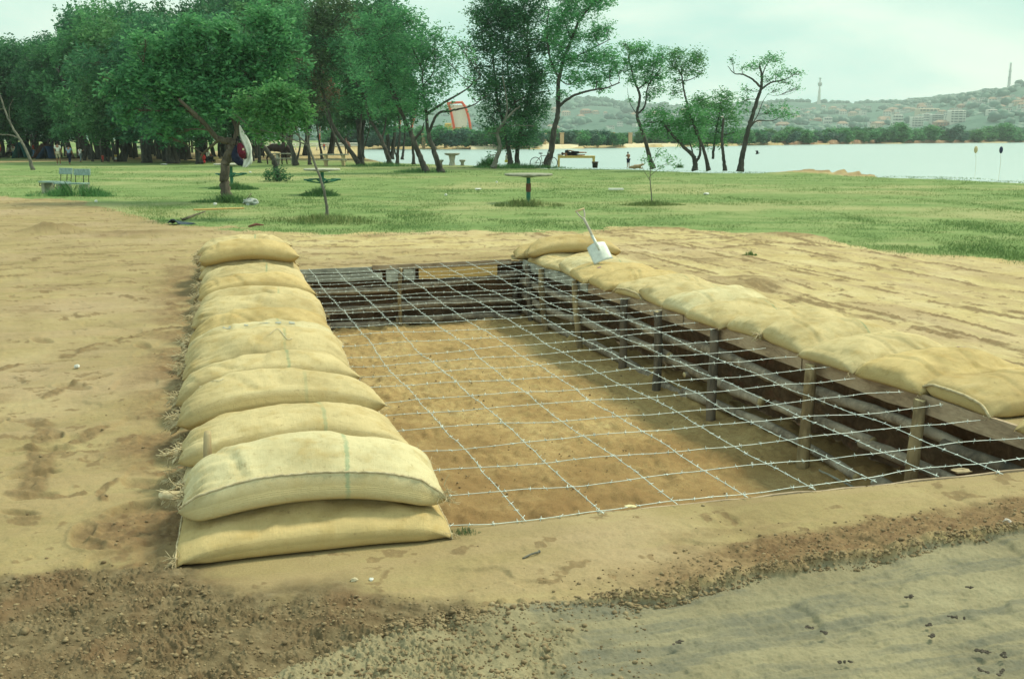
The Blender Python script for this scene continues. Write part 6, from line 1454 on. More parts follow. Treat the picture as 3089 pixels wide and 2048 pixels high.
def person(label,base,height,yaw,skin='tan',top=None,bottom=None,hair=(.02,.015,.012,1),pose=None,shorts=False,skirt=None,sleeves=True,shoes=None,rot=None,hat=None,group=None):
    rt=empty('person',base,label,'person',group,yaw); J={k:np.array(v,float) for k,v in J0.items()}
    if pose:
        for k,v in pose.items(): J[k]=np.array(v,float)
    for k in J: J[k]=J[k]*height
    if rot is not None:
        Mr=np.array(rot); 
        for k in J: J[k]=Mr@J[k]
    off=0
    names=list(J); ix={k:i for i,k in enumerate(names)}
    E=[('pel','wst'),('wst','chs'),('chs','nek'),('nek','hdb'),('hdb','hdt'),('chs','shl'),('chs','shr'),('shl','ell'),('shr','elr'),('ell','wrl'),('elr','wrr'),('wrl','hal'),('wrr','har'),('pel','hpl'),('pel','hpr'),('hpl','knl'),('hpr','knr'),('knl','anl'),('knr','anr'),('anl','tol'),('anr','tor')]
    rd=dict(pel=(.078,.06),wst=(.068,.05),chs=(.082,.058),nek=.030,hdb=.040,hdt=.046,shl=.036,shr=.036,ell=.024,elr=.024,wrl=.017,wrr=.017,hal=.018,har=.018,hpl=.052,hpr=.052,knl=.033,knr=.033,anl=.021,anr=.021,tol=.018,tor=.018)
    sc=lambda r,k=1.: tuple(q*height*k for q in r) if isinstance(r,tuple) else (r*height*k,)*2
    skin_mesh('body',[J[k] for k in names],[(ix[a],ix[b]) for a,b in E],[sc(rd[k]) for k in names],pm('skin_'+skin,SK[skin]),rt,1)
    def part(nm,ks,es,mat,k=1.22,ov=None):
        ii={q:i for i,q in enumerate(ks)}; P=[J[q] if isinstance(q,str) else q for q in ks]
        skin_mesh(nm,P,[(ii[a],ii[b]) for a,b in es],[sc((ov or {}).get(q,rd[q]),k) for q in ks],mat,rt,1)
    if top:
        J['upl']=J['shl']*.3+J['ell']*.7; J['upr']=J['shr']*.3+J['elr']*.7; rd['upl']=rd['upr']=.034
        part('shirt',['pel','wst','chs','shl','shr','upl','upr'],[('pel','wst'),('wst','chs'),('chs','shl'),('chs','shr'),('shl','upl'),('shr','upr')],top,1.22)
    if bottom:
        ks=['pel','hpl','hpr','knl','knr']+([] if shorts else ['cal','car']); J['cal']=J['anl']*.85+J['knl']*.15; J['car']=J['anr']*.85+J['knr']*.15; rd['cal']=rd['car']=.030
        es=[('pel','hpl'),('pel','hpr'),('hpl','knl'),('hpr','knr')]+([] if shorts else [('knl','cal'),('knr','car')])
        part('shorts' if shorts else 'trousers',ks,es,bottom,1.2,dict(knl=.042,knr=.042) if shorts else None)
    if skirt: part('skirt',['wst','pel','skb'] if False else ['wst','pel'],[('wst','pel')],skirt,1.2)
    if skirt:
        a=J['pel'];b=(J['knl']+J['knr'])/2; mb=MB(); mb.tube([a+(a-b)*.1,a*.5+b*.5,b],[.085*height,.11*height,.135*height],12); mb.build('skirt',skirt,rt,local=True)
    # head and hair
    hc=(J['hdb']+J['hdt'])/2; up=(J['hdt']-J['hdb']); up/=np.linalg.norm(up); mb=MB(); mb.ell(hc+up*.014*height-np.array([0,.010,0])*height,(.050*height,.054*height,.060*height),12,.06,3)
    mb.build('hair',pm('hair_%d'%int(hair[0]*1000),hair),rt,local=True)
    if hat: mb=MB(); mb.ell(hc+up*.04*height,(.062*height,.066*height,.035*height),12); mb.build('cap',hat,rt,local=True)
    if shoes:
        for k in ('l','r'): mb=MB(); mb.ell((J['an'+k]+J['to'+k])/2-np.array([0,0,.008*height]),(.026*height,.062*height,.024*height),10); mb.build('shoe',shoes,rt,local=True)
    return rt
C_white=pm('white_cotton',(.72,.72,.64,1)); C_beige=pm('beige_cloth',(.48,.43,.30,1)); C_blue=pm('light_blue_cloth',(.25,.36,.48,1)); C_navy=pm('navy_cloth',(.015,.02,.05,1)); C_grey=pm('grey_cloth',(.20,.24,.25,1))
C_red=pm('red_cloth',(.50,.03,.03,1)); C_yel=pm('yellow_cloth',(.72,.62,.08,1)); C_jean=pm('blue_jeans',(.10,.20,.32,1)); C_blk=pm('black_cloth',(.015,.015,.02,1)); C_dblue=pm('deep_blue_cloth',(.02,.10,.30,1)); C_mar=pm('maroon_cloth',(.13,.012,.03,1))
walk=dict(knl=(-.06,.09,.30),anl=(-.06,.06,.06),tol=(-.06,.15,.03),knr=(.06,-.02,.285),anr=(.06,-.12,.06),tor=(.06,-.04,.02),wrl=(-.14,-.05,.50),hal=(-.14,-.03,.44),wrr=(.14,.10,.50),har=(.14,.13,.45))
sit=dict(pel=(0,0,.30),wst=(0,0,.39),chs=(0,.02,.51),nek=(0,.03,.61),hdb=(0,.04,.65),hdt=(0,.05,.73),shl=(-.10,.02,.57),shr=(.10,.02,.57),ell=(-.13,.08,.42),elr=(.13,.08,.42),wrl=(-.08,.20,.36),wrr=(.08,.20,.36),hal=(-.07,.25,.34),har=(.07,.25,.34),hpl=(-.05,.02,.28),hpr=(.05,.02,.28),knl=(-.08,.24,.30),knr=(.08,.24,.30),anl=(-.08,.26,.05),anr=(.08,.26,.05),tol=(-.08,.34,.02),tor=(.08,.34,.02))
person('person in a white T-shirt and beige shorts walking away at the left',G(178,498),1.55,.1,'tan',C_white,C_beige,pose=dict(knl=(-.07,.03,.285),anl=(-.08,.05,.045)),shorts=True,shoes=C_white)
person('person in a light blue shirt and navy trousers beside the one in shorts',G(211,498),1.36,-.1,'tan',C_blue,C_navy,pose=walk)
person('child in a white shirt raising one arm, right of the blue-shirted person',G(244,491),1.15,-.4,'tan',C_white,C_grey,pose=dict(elr=(.19,.03,.72),wrr=(.25,.06,.80),har=(.27,.07,.84),**{k:v for k,v in walk.items() if k[-1]=='l' or k[:2] in('kn','an','to')}))
person('toddler in red standing alone in front of the grove stems',G(311,491),.62,.3,'tan',C_red,C_red,shorts=True)
person('small child in a yellow top and white skirt on the lawn before the grove',G(350,489),.66,.5,'light',C_yel,None,skirt=C_white,pose=walk)
person('person in blue jeans and a red top striding at the far left',G(104,478),1.36,-1.3,'tan',C_red,C_jean,pose=walk)
person('seated person in a white top in the far-left group',G(24,476),1.5,-.8,'tan',C_white,C_blk,pose=sit)
person('seated person in a pale top and red cap in the far-left group',G(42,474),1.6,.6,'tan',C_white,C_jean,pose=sit,hat=C_red)
person('person in a yellow top and red skirt cut by the left edge of the picture',G(4,470),1.5,.2,'tan',C_yel,None,skirt=C_red)
person('seated person in black in front of the teal tent',G(60,476),1.45,.1,'tan',C_blk,C_blk,pose=sit)
person('dark-haired person in a white shirt sitting in the shade left of the crooked trunk',G(628,493),1.45,-.7,'dark',C_white,C_blk,pose=sit)
# rider on a bicycle in the grove
rb=G(510,480); bicycle('pale bicycle ridden by a person in blue under the grove',rb,1.7,.25,2)
person('person in a deep blue shirt riding a bicycle under the grove',rb+np.array([-.05,0,.42]),1.55,-1.3,'tan',C_dblue,C_navy,pose=dict(pel=(0,-.12,.36),wst=(0,-.10,.44),chs=(0,.0,.55),nek=(0,.07,.64),hdb=(0,.09,.68),hdt=(0,.11,.76),shl=(-.1,.04,.60),shr=(.1,.04,.60),ell=(-.14,.14,.50),elr=(.14,.14,.50),wrl=(-.12,.24,.42),wrr=(.12,.24,.42),hal=(-.12,.28,.41),har=(.12,.28,.41),hpl=(-.05,-.1,.34),hpr=(.05,-.1,.34),knl=(-.06,.12,.25),knr=(.06,.08,.14),anl=(-.06,.02,.04),anr=(.06,.0,-.10),tol=(-.06,.1,.02),tor=(.06,.08,-.13)))
person('small shirtless child standing at the water edge in dark shorts',G(1895,507),.98,.5,'tan',None,C_navy,pose=dict(ell=(-.13,.08,.68),wrl=(-.06,.14,.72),hal=(-.03,.15,.74),elr=(.13,.06,.66),wrr=(.05,.13,.66),har=(.02,.14,.66),chs=(0,.03,.74),nek=(0,.05,.83),hdb=(0,.06,.87),hdt=(0,.08,.95)),shorts=True)
person('child in yellow shorts crouching beside the dense tree clump',G(1527,501),1.1,-1.2,'tan',C_white,C_yel,pose=sit,shorts=True)
person('small person in blue at the sandy beach behind the grove',G(978,456),1.1,0,'light',C_red,C_dblue,group='two small figures at the beach')
person('small person in pale clothes at the sandy beach behind the grove',G(990,456),1.1,0,'light',C_white,C_beige,group='two small figures at the beach')
# person lying on the yellow table, on the side, head to the left
lie=dict(pel=(0,.0,.53),hpl=(-.05,.02,.51),hpr=(.05,.02,.51),knl=(-.05,.14,.34),knr=(.05,.12,.30),anl=(-.04,.06,.13),anr=(.05,.02,.08),tol=(-.03,.12,.09),tor=(.05,.09,.03),ell=(-.10,.12,.70),wrl=(-.06,.20,.78),hal=(-.04,.2,.82),elr=(.12,.08,.66),wrr=(.10,.02,.54),har=(.10,.02,.49))
Rl=np.array([[0,0,-1.],[0,-1.,0],[1.,0,0]])   # body axis along -x, one side up
Rl=np.array([[0,0,-1.],[0,-1,0],[1,0,0]]) 
lb=YT+np.array([.68,0,YH+.115]); hp_=person('person in black sleeping on one side on the yellow table',lb,1.66,0,'tan',C_blk,C_blk,pose=lie,rot=Rl,shorts=True)
mb=MB(); mb.ell(YT+np.array([-1.0,0,YH+.06]),(.16,.2,.07),12,.2,4); tag(mb.build('bundle',pm('pale_grey_cloth',(.5,.52,.48,1))),'pale folded bundle used as a pillow on the yellow table','cloth bundle')
def horse(label,base,yaw,s,mat,graze=True):
    rt=empty('horse',base,label,'horse',None,yaw); P=[];E=[];Rr=[]
    def a(p,r,pr=None):
        P.append(np.array(p)*s); Rr.append(tuple(q*s for q in r) if isinstance(r,tuple) else (r*s,)*2); 
        if pr is not None: E.append((pr,len(P)-1))
        return len(P)-1
    b=a((0,0,1.12),(.27,.30)); ch=a((.45,0,1.12),(.24,.31),b); wi=a((.66,0,1.20),(.17,.24),ch); lo=a((-.35,0,1.15),(.24,.27),b); cr=a((-.68,0,1.16),(.22,.25),lo); 
    n1=a((.88,0,1.0 if graze else 1.45),(.11,.17),wi); n2=a((1.08,0,.66 if graze else 1.70),(.09,.13),n1); hd=a((1.18,0,.42 if graze else 1.74),(.08,.11),n2); mz=a((1.24,0,.16 if graze else 1.55),(.055,.07),hd)
    a((-.86,0,1.05),.05,cr); t2=a((-.95,0,.75),.05,len(P)-1); a((-.95,0,.45),.035,t2)
    for y in (-.14,.14):
        dx=.06 if y>0 else -.06
        k=a((.52+dx,y,.85),.11,ch); k=a((.54+dx,y,.52),.065,k); k=a((.52+dx*2,y,.27),.045,k); k=a((.53+dx*2,y,.08),.045,k); a((.57+dx*2,y,.03),.055,k)
        k=a((-.62-dx,y,.88),.14,cr); k=a((-.55-dx,y,.62),.09,k); k=a((-.72-dx,y,.45),.06,k); k=a((-.68-dx,y,.2),.045,k); k=a((-.68-dx,y,.07),.045,k); a((-.64-dx,y,.03),.055,k)
    skin_mesh('body',P,E,Rr,mat,rt,2)
    mb=MB(); 
    for t in np.linspace(0,1,7): p=np.array([.66,0,1.38])*(1-t)+np.array([1.12,0,.60 if graze else 1.85])*t; mb.ell(p*s,(.06*s,.03*s,.10*s),8)
    mb.build('mane',C_blk,rt,local=True)
    for y in (-.06,.06): mb=MB(); mb.ell(np.array([1.12,y,.56 if graze else 1.88])*s,(.02*s,.02*s,.06*s),6); mb.build('ear',mat,rt,local=True)
M['darkhorse']=plain('dark_bay_coat',(.035,.016,.014,1),(.02,.01,.01,1),5,.6); M['bayhorse']=plain('bay_coat',(.16,.06,.03,1),(.1,.04,.02,1),5,.6)
horse('dark brown horse grazing under the grove trees',G(836,497),-.15,1.0,M['darkhorse'])
horse('chestnut horse seen from behind on the beach between the leaning stems',G(1049,466),1.9,1.0,M['bayhorse'],False)
def dog():
    b=G(1918,510); rt=empty('dog',b,'small pale brown dog lying beside the child at the water','dog'); P=[(0,0,.14),(.22,0,.15),(.34,0,.24),(.42,0,.27),(.50,0,.24),(-.2,0,.14),(-.3,0,.10),(-.42,.05,.06),(.25,.08,.05),(.42,.09,.03),(-.1,.1,.05),(.05,.12,.03)]
    skin_mesh('body',P,[(0,1),(1,2),(2,3),(3,4),(0,5),(5,6),(6,7),(1,8),(8,9),(5,10),(10,11)],[.11,.10,.06,.065,.035,.11,.08,.025,.05,.03,.06,.03],pm('pale_fur',(.42,.30,.18,1)),rt,1)
dog()
# ---------------------------------------------------------------- cloth and bags hanging in the crooked tree
def folded_sheet(name,label,cat,outline_l,outline_r,D,mat,depth=.10,folds=5,seed=1,sub=None,th=.012):
    """hanging cloth: left and right edges measured from top to bottom, with real folds in depth"""
    n=len(outline_l)*5; L=smooth_path([PT(x,y,D) for x,y in outline_l],5); Rr=smooth_path([PT(x,y,D) for x,y in outline_r],5); m=26; k=min(len(L),len(Rr)); L=L[:k];Rr=Rr[:k]; V=[]
    g=np.random.default_rng(seed); ph=g.uniform(0,6)
    for i in range(k):
        v=i/(k-1)
        for j in range(m):
            u=j/(m-1); p=L[i]*(1-u)+Rr[i]*u; y=depth*math.sin(u*PI*folds*.9+ph+v*1.5)*(.25+.75*v)+depth*1.2*(u-.5)**2+.02*math.sin(v*9+u*4); V.append(p+np.array([.012*math.sin(u*20+v*5)*v,y,.0]))
    Fc=[(i*m+j,i*m+j+1,(i+1)*m+j+1,(i+1)*m+j) for i in range(k-1) for j in range(m-1)]
    o=mesh(name,V,Fc,mat,sub); md=o.modifiers.new('t','SOLIDIFY'); md.thickness=th
    if label: tag(o,label,cat)
    return o
CTD=G(686,606)[1]-.15
folded_sheet('hanging_cloth','long white cloth hanging from the fork of the crooked tree','cloth',[(721,378),(722,410),(733,440),(743,470),(744,482),(733,484),(732,505)],[(724,379),(737,402),(750,424),(758,447),(759,462),(761,490),(745,506)],CTD-.05,pm('white_sheet',(.74,.75,.68,1)),.05,4,3)
def hanging_bags():
    for nm,lb,pts,rx,mat,Dp in (('shoulder_bag','dark navy bag hanging from the crooked tree beneath the maroon one',((716,440),(710,462),(714,478),(728,492),(735,500)),(.04,.10,.135,.11,.03),C_navy,.05),('backpack','maroon backpack with a small pale badge hanging from the crooked tree',((722,432),(725,442),(728,456),(732,468),(736,478)),(.05,.09,.11,.10,.05),C_mar,-.10)):
        P=smooth_path([PT(x,y,CTD+Dp) for x,y in pts],4); rr=np.interp(np.linspace(0,1,len(P)),np.linspace(0,1,5),rx); b=P[-1]; rt=empty(nm,b,lb,'bag'); mb=MB(); mb.tube(P,rr,14,True,.05); mb.build('body',mat,rt)
        mb=MB(); mb.tube(smooth_path([P[0]+np.array([-.06,0,-.02]),PT(717,412,CTD+Dp),P[0]+np.array([.05,0,-.02])],5),.012,6); mb.build('strap',C_blk,rt)
        if nm=='backpack': 
            mb=MB(); c=PT(734,451,CTD+Dp-.115); mb.box(c,(.05,.012,.055)); mb.build('badge',pm('badge_cream',(.7,.62,.4,1)),rt,smooth=False)
            mb=MB(); mb.ell(PT(731,463,CTD+Dp-.11),(.10,.05,.07),12); mb.build('pocket',C_mar,rt)
hanging_bags()
# ---------------------------------------------------------------- tents, cart and other far-left things
def tents():
    M['teal']=plain('teal_canvas',(.02,.16,.14,1),(.02,.10,.10,1),5,.8); M['bluecanvas']=plain('blue_canvas',(.05,.10,.20,1),(.04,.07,.14,1),5,.8)
    def tent(px0,px1,pyt,pyb,D,mat,lb,lean=.0):
        a=PT(px0,pyb,D);b=PT(px1,pyb,D);a[2]=b[2]=0; top=PT((px0+px1)/2,pyt,D)[2]; w=(b-a)[0]; c=(a+b)/2; c[2]=0; rt=empty('tent',c,lb,'tent'); V=[];n=9
        for j in range(2):
            y=-1.1 if j==0 else 1.1
            for i in range(n):
                t=i/(n-1); x=-w/2+w*t; z=top*(1-abs(2*t-1)**1.25)+.05*math.sin(t*20+j); V.append((x+lean*z,y*(1-.15*z),z))
        Fc=[(i,i+1,n+i+1,n+i) for i in range(n-1)]; o=mesh('canvas',V,Fc,M[mat],rt,local=True); md=o.modifiers.new('t','SOLIDIFY'); md.thickness=.02
        mesh('rear_panel',[V[i+n] for i in range(n)],[tuple(range(n))],M[mat],rt,smooth=False,local=True)
        mb=MB(); mb.tube([np.array([lean*top,-1.0,0]),np.array([lean*top,-1.0,top])],.025,6); mb.build('pole',M['bark'],rt,local=True)
    tent(52,92,428,474,92,'teal','teal ridge tent behind the seated group at the far left'); tent(112,150,432,474,90,'rust','rust red tent behind the striding person',.25); tent(124,166,440,474,88,'bluecanvas','blue tent in front of the rust red one',.2)
    # sunshade with white stools seen through the stems
    D=130; c=PT(431,438,D); c[2]=0; rt=empty('sunshade',c,'yellow sunshade over white chairs seen through the grove stems','sunshade'); s=D/F
    mb=MB(); mb.lathe(c,[(14*s,PT(0,421,D)[2]),(9*s,PT(0,408,D)[2]),(0,PT(0,400,D)[2])],8); o=mb.build('canopy',pm('yellow_canvas',(.72,.50,.08,1)),rt,smooth=False)
    mb=MB(); mb.tube([c,c+np.array([0,0,PT(0,402,D)[2]])],.04,6); mb.build('pole',M['whitepaint'],rt)
    for k,dx in enumerate((-9,2,10)):
        cc=c+np.array([dx*s,-.4,0]); ch=empty('plastic_chair',cc,'white plastic chair under the yellow sunshade','chair','white chairs under the yellow sunshade'); mb=MB(); mb.box((0,0,.42),(.42,.42,.04)); mb.build('seat',M['whitepaint'],ch,local=True)
        mb=MB(); mb.box((0,.2,.65),(.42,.04,.42)); mb.build('backrest',M['whitepaint'],ch,local=True)
        for sx in (-1,1):
            for sy in (-1,1): mb=MB(); mb.tube([(sx*.18,sy*.18,0),(sx*.17,sy*.17,.42)],.02,5); mb.build('leg',M['whitepaint'],ch,local=True)
    folded_sheet('banner','white banner hanging among the grove stems','banner',[(383,413),(384,425),(388,441)],[(394,414),(396,426),(397,442)],120,C_white,.08,3,5)
    b=G(612,494)-np.array([0,0,0]); mb=MB(); mb.ell(b+np.array([0,0,.42]),(.22,.16,.24),12,.08,2); mb.ell(b+np.array([0,0,.12]),(.2,.15,.14),12,.08,3); tag(mb.build('rucksack',C_red),'red rucksack beside the person sitting in the shade','rucksack')
    b=G(660,495); rt=empty('cardboard_box',b,'open pale cardboard box on the grass left of the crooked trunk','box'); mb=MB(); mb.box((0,0,.16),(.42,.34,.32),.4); mb.build('body',pm('cardboard',(.50,.36,.2,1)),rt,smooth=False,local=True)
    mb=MB(); mb.box((-.1,-.2,.40),(.36,.015,.2),.4,tilt=Matrix.Rotation(.5,3,'X')); mb.build('flap',pm('cardboard',(.5,.36,.2,1)),rt,smooth=False,local=True)
tents()
# ---------------------------------------------------------------- floats at the water
def floats():
    for (px,py,bx,by,mat,lb,cr) in ((2944,452,2940,535,'cutwood','pale cream oval float on a thin stick at the right shore',1),(3020,453,3011,543,'navyfloat','dark oval float on a thin stick at the far right shore',1)):
        if mat=='navyfloat': M[mat]=plain('dark_blue_float',(.02,.03,.09,1),(.03,.03,.07,1),9,.4)
        b=G(bx,by); t=PT(px,py,b[1]); rt=empty('float_marker',b,lb,'marker'); s=b[1]/F
        mb=MB(); mb.ell(t,(5.2*s,5.2*s,10.5*s),14); mb.build('oval_float',M[mat],rt)
        mb=MB(); mb.tube(smooth_path([b-np.array([0,0,.1]),(b+t)/2+np.array([.03,0,0]),t-np.array([0,0,10*s])],6),.0055,5); mb.build('stick',M['twine'],rt)
floats()
def bird():
    c=PT(2284,464,75.); rt=empty('bird',c,'small dark bird flying low over the water','bird'); skin_mesh('body',[(0,0,0),(.12,.02,.03),(.2,.03,.05),(-.14,-.02,-.03)],[(0,1),(1,2),(0,3)],[.05,.035,.02,.02],C_blk,rt,1)
    for s in (-1,1): mesh('wing',[(-.05,0,0),(.07,0,.02),(.05,s*.18,.20),(-.08,s*.22,.24),(-.05,0,-.012),(.07,0,.008),(.05,s*.18,.188),(-.08,s*.22,.228)],[(0,1,2,3),(7,6,5,4),(0,4,5,1),(1,5,6,2),(2,6,7,3),(3,7,4,0)],C_blk,rt,local=True)
bird()
# ---------------------------------------------------------------- litter, boards, stones on the ground
def litter():
    def chip(name,label,cat,c,r,mat,seed,flat=.4,group=None,n=9):
        mb=MB(); mb.ell(np.array(c)+np.array([0,0,r[2]*.6]),r,n,.55,seed); return tag(mb.build(name,mat,None,smooth=False),label,cat,group)
    W=pm('white_scrap',(.74,.75,.70,1)); 
    for i,(px,py,w,lb) in enumerate(((494,497,.45,'white scrap of paper at the grove edge'),(755,521,.16,'white scrap behind the crooked tree and cloth'),(649,618,.11,'white scrap in the grass left of the crooked trunk foot'),(290,610,.09,'small white scrap near the bare earth at the left'),(992,519,.12,'white scrap behind the round table beside the young tree'),(1442,573,.22,'white scrap on the lawn left of the single round table'),(1345,590,.08,'tiny white scrap on the lawn below the crossing trees'),(1498,551,.09,'tiny white scrap on the lawn beyond the single round table'),(2131,587,.18,'pale scrap on the lawn below the slender trees'))):
        chip('paper_scrap',lb,'litter',G(px,py,.03),(w*.5,w*.35,.035),W,i)
    c=G(1858,577); rt=MB(); rt.box(c+np.array([0,0,.07]),(.50,.25,.05)); tag(rt.build('foam_board',W,None,smooth=False),'flat white foam board lying on the lawn behind the topmost sandbag','foam board')
    # crumpled clear plastic with a stick
    c=G(755,617); chip('plastic_bag','crumpled grey plastic bag beside the foot of the crooked tree','litter',c,(.20,.16,.10),pm('grey_plastic',(.42,.46,.43,1)),31,n=12)
    mb=MB(); mb.tube([c+np.array([-.15,-.1,.02]),c+np.array([.05,0,.30])],.012,6); tag(mb.build('stick',M['bark_brown']),'short stick leaning on the grey plastic bag','stick')
    a=G(585,633,.02);b=G(735,628,.02); mb=MB(); mb.box((a+b)/2,(np.linalg.norm(b-a),.14,.03),math.atan2((b-a)[1],(b-a)[0])); tag(mb.build('board',M['plank_yellow'],None,smooth=False),'long orange board lying in the grass below the crooked tree','board')
    mb=MB(); mb.tube(smooth_path([G(552,663,.03),G(585,650,.03),G(620,638,.05)],4),[.03,.028,.026,.024,.022,.02,.018,.016,.012],7,True,.2); mb.tube([G(552,663,.03),G(545,658,.12)],.012,5); tag(mb.build('fallen_branch',M['bark_brown']),'fallen branch between the orange board and the black mat','branch')
    # black mat
    V=[];a=G(505,679,.0); n=8
    for i in range(n):
        for j in range(5): V.append(a+np.array([.52*i/(n-1),.30*j/4,.02+.10*math.exp(-((i-1.5)/1.2)**2)*(1-.1*j)+.02*math.sin(i+j)]))
    o=mesh('rubber_mat',V,[(i*5+j,(i+1)*5+j,(i+1)*5+j+1,i*5+j+1) for i in range(n-1) for j in range(4)],pm('black_rubber',(.05,.08,.10,1))); md=o.modifiers.new('t','SOLIDIFY'); md.thickness=.02; tag(o,'folded black rubber mat on the bare earth beyond the left sandbags','mat')
    a=G(750,684,.02);b=G(795,679,.03); mb=MB(); mb.tube([a,(a+b)/2+np.array([0,0,.03]),b],[.02,.03,.012],7,True,.3); tag(mb.build('bark_strip',M['rust']),'reddish strip of bark on the bare earth beyond the far sandbags','bark')
    mb=MB(); mb.tube(smooth_path([G(1577,1684,.008),G(1600,1672,.012),G(1626,1664,.014)],4),.0042,6); mb.ell(G(1627,1663,.014),(.006,.006,.008),6); tag(mb.build('nail',M['bark_grey']),'grey nail lying on the sand below the pit rim','nail')
    chip('paper_chip','pale paper chip on the near rim of the pit','litter',G(1903,1528,.0),(.028,.016,.005),pm('pale_yellow_chip',(.66,.58,.34,1)),41)
    chip('stone_slab','flat pale flake of stone on the near rim at the right','stone',G(2900,1424,.0),(.055,.03,.012),pm('pale_stone',(.42,.33,.2,1)),42)
    chip('stone','pink-white quartz stone in the brown crumbs','stone',G(2145,1722,.0),(.018,.016,.014),pm('quartz',(.66,.50,.44,1)),43)
    chip('stone','pale grey stone near the right edge above the rut','stone',G(3038,1578,.0),(.020,.018,.014),pm('grey_stone',(.52,.46,.40,1)),44)
    chip('stone','whitish stone in the crumbly earth below the nearest bags','stone',G(1121,1750,.0),(.010,.009,.007),W,45)
    chip('stone','pale yellow stone left of the whitish one in the crumbly earth','stone',G(1068,1752,.0),(.018,.012,.009),pm('yellow_stone',(.55,.48,.32,1)),46)
    chip('stone','small white stone on the flat left of the sandbags','stone',G(232,1108,.0),(.022,.016,.014),W,47)
    gc=np.random.default_rng(88)
    for i,(px,py) in enumerate(((2440,1893),(2485,1905),(2800,1885),(2815,1915),(2875,1860),(2948,1962),(2975,1966),(3030,1975),(2965,2022),(3022,2026),(2560,1995),(2925,1772),(2738,1800),(2045,1935),(2875,1170))):
        mb=MB(); c=G(px,py); d=gc.uniform(-1.2,1.2)
        for q in range(7):
            o_=gc.normal(0,1,2)*np.array([.014,.004]); e=np.array([o_[0]*math.cos(d)-o_[1]*math.sin(d),o_[0]*math.sin(d)+o_[1]*math.cos(d),.0]); mb.ell(c+e+np.array([0,0,.001]),(gc.uniform(.004,.009),gc.uniform(.003,.006),gc.uniform(.002,.006)),7,.6,int(gc.integers(999)))
        tag(mb.build('dark_clod',pm('dark_clod',(.11,.09,.07,1)),None,smooth=False),'dark broken clod lying on the smooth grey sand','clod','dark clods on the smooth sand')
    # loose threads on the nearest sandbag
    P=[G(*q) for q in ()]
litter()
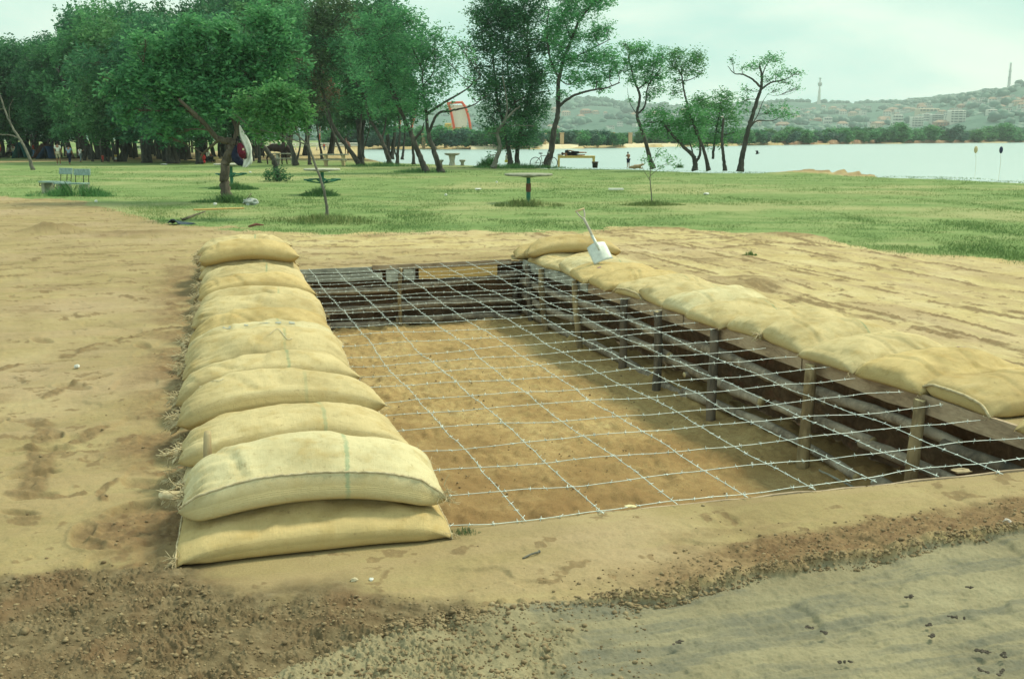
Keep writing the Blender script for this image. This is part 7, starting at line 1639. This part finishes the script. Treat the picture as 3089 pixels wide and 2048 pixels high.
# ================================================================ sky, sun, camera
def world():
    w=bpy.data.worlds.new('World'); SC.world=w; w.use_nodes=True; t=w.node_tree; N=t.nodes; L=t.links
    for n in list(N): N.remove(n)
    out=N.new('ShaderNodeOutputWorld'); bg=N.new('ShaderNodeBackground'); bg.inputs[1].default_value=.1
    sk=N.new('ShaderNodeTexSky'); sk.sky_type='NISHITA'; sk.sun_disc=False; sk.sun_elevation=math.radians(52); sk.sun_rotation=SUNROT
    sk.dust_density=3.; sk.air_density=1.2
    tc=N.new('ShaderNodeTexCoord'); mp=N.new('ShaderNodeMapping'); mp.inputs['Scale'].default_value=(1.,1.,3.4); L.new(tc.outputs['Generated'],mp.inputs[0])
    n1=N.new('ShaderNodeTexNoise'); n1.inputs['Scale'].default_value=2.6; n1.inputs['Detail'].default_value=7; n1.inputs['Roughness'].default_value=.52; L.new(mp.outputs[0],n1.inputs['Vector'])
    n1.inputs['Distortion'].default_value=.25
    cr=N.new('ShaderNodeValToRGB'); L.new(n1.outputs['Fac'],cr.inputs[0]); e=cr.color_ramp.elements
    e[0].position=.38; e[0].color=(5.6,9.7,9.0,1); e[1].position=.60; e[1].color=(12.6,13.6,11.8,1)
    m=e.new(.5); m.color=(9.0,11.8,10.4,1)
    mx=N.new('ShaderNodeMix'); mx.data_type='RGBA'; mx.inputs[0].default_value=.9; L.new(sk.outputs[0],mx.inputs[6]); L.new(cr.outputs[0],mx.inputs[7])
    sp=N.new('ShaderNodeSeparateXYZ'); L.new(tc.outputs['Generated'],sp.inputs[0]); mr=N.new('ShaderNodeMapRange'); mr.inputs['From Min'].default_value=.0; mr.inputs['From Max'].default_value=.28; mr.inputs['To Min'].default_value=1.30; mr.inputs['To Max'].default_value=.94; L.new(sp.outputs[2],mr.inputs[0])
    vm=N.new('ShaderNodeVectorMath'); vm.operation='SCALE'; L.new(mx.outputs[2],vm.inputs[0]); L.new(mr.outputs[0],vm.inputs['Scale']); L.new(vm.outputs[0],bg.inputs[0])
    L.new(bg.outputs[0],out.inputs[0])
SD=Vector((.50,.34,.79)).normalized()        # towards the sun: high, from the right
SUNROT=math.atan2(SD.x,SD.y)
world()
sl=bpy.data.lights.new('sun','SUN'); sl.energy=4.3; sl.angle=math.radians(12); sl.color=(1.,.93,.70)
so=bpy.data.objects.new('sun',sl); link(so); so.rotation_euler=SD.to_track_quat('Z','Y').to_euler(); so.location=(20,-10,40)
cd=bpy.data.cameras.new('camera'); cam=bpy.data.objects.new('camera',cd); link(cam); SC.camera=cam
cam.location=(0,0,H); cam.rotation_euler=(PI/2-PITCH,0,0)
cd.sensor_fit='HORIZONTAL'; cd.sensor_width=36; cd.lens=F/3089*36; cd.clip_start=.05; cd.clip_end=20000
vs=SC.view_settings; vs.view_transform='Standard'; vs.look='None'; vs.gamma=1; vs.exposure=-.03; vs.use_curve_mapping=False

def haze():
    mb=MB(); V=[(-2600,-30,-6.),(5200,-30,-6.),(5200,3300,-6.),(-2600,3300,-6.),(-2600,-30,420.),(5200,-30,420.),(5200,3300,420.),(-2600,3300,420.)]
    m=bpy.data.materials.new('haze_air'); m.use_nodes=True; t=m.node_tree; N=t.nodes; L=t.links
    for n in list(N): N.remove(n)
    o=N.new('ShaderNodeOutputMaterial'); v=N.new('ShaderNodeVolumePrincipled'); v.inputs['Density'].default_value=HAZE; v.inputs['Color'].default_value=(.84,1.,.98,1); v.inputs['Anisotropy'].default_value=.1
    L.new(v.outputs[0],o.inputs['Volume'])
    ob=mesh('haze',V,[(0,3,2,1),(4,5,6,7),(0,1,5,4),(1,2,6,5),(2,3,7,6),(3,0,4,7)],m,None,False); tag(ob,kind='stuff')
HAZE=.00028
haze()

try: SC.cycles.sample_clamp_indirect=3.; SC.cycles.sample_clamp_direct=12.
except Exception: pass
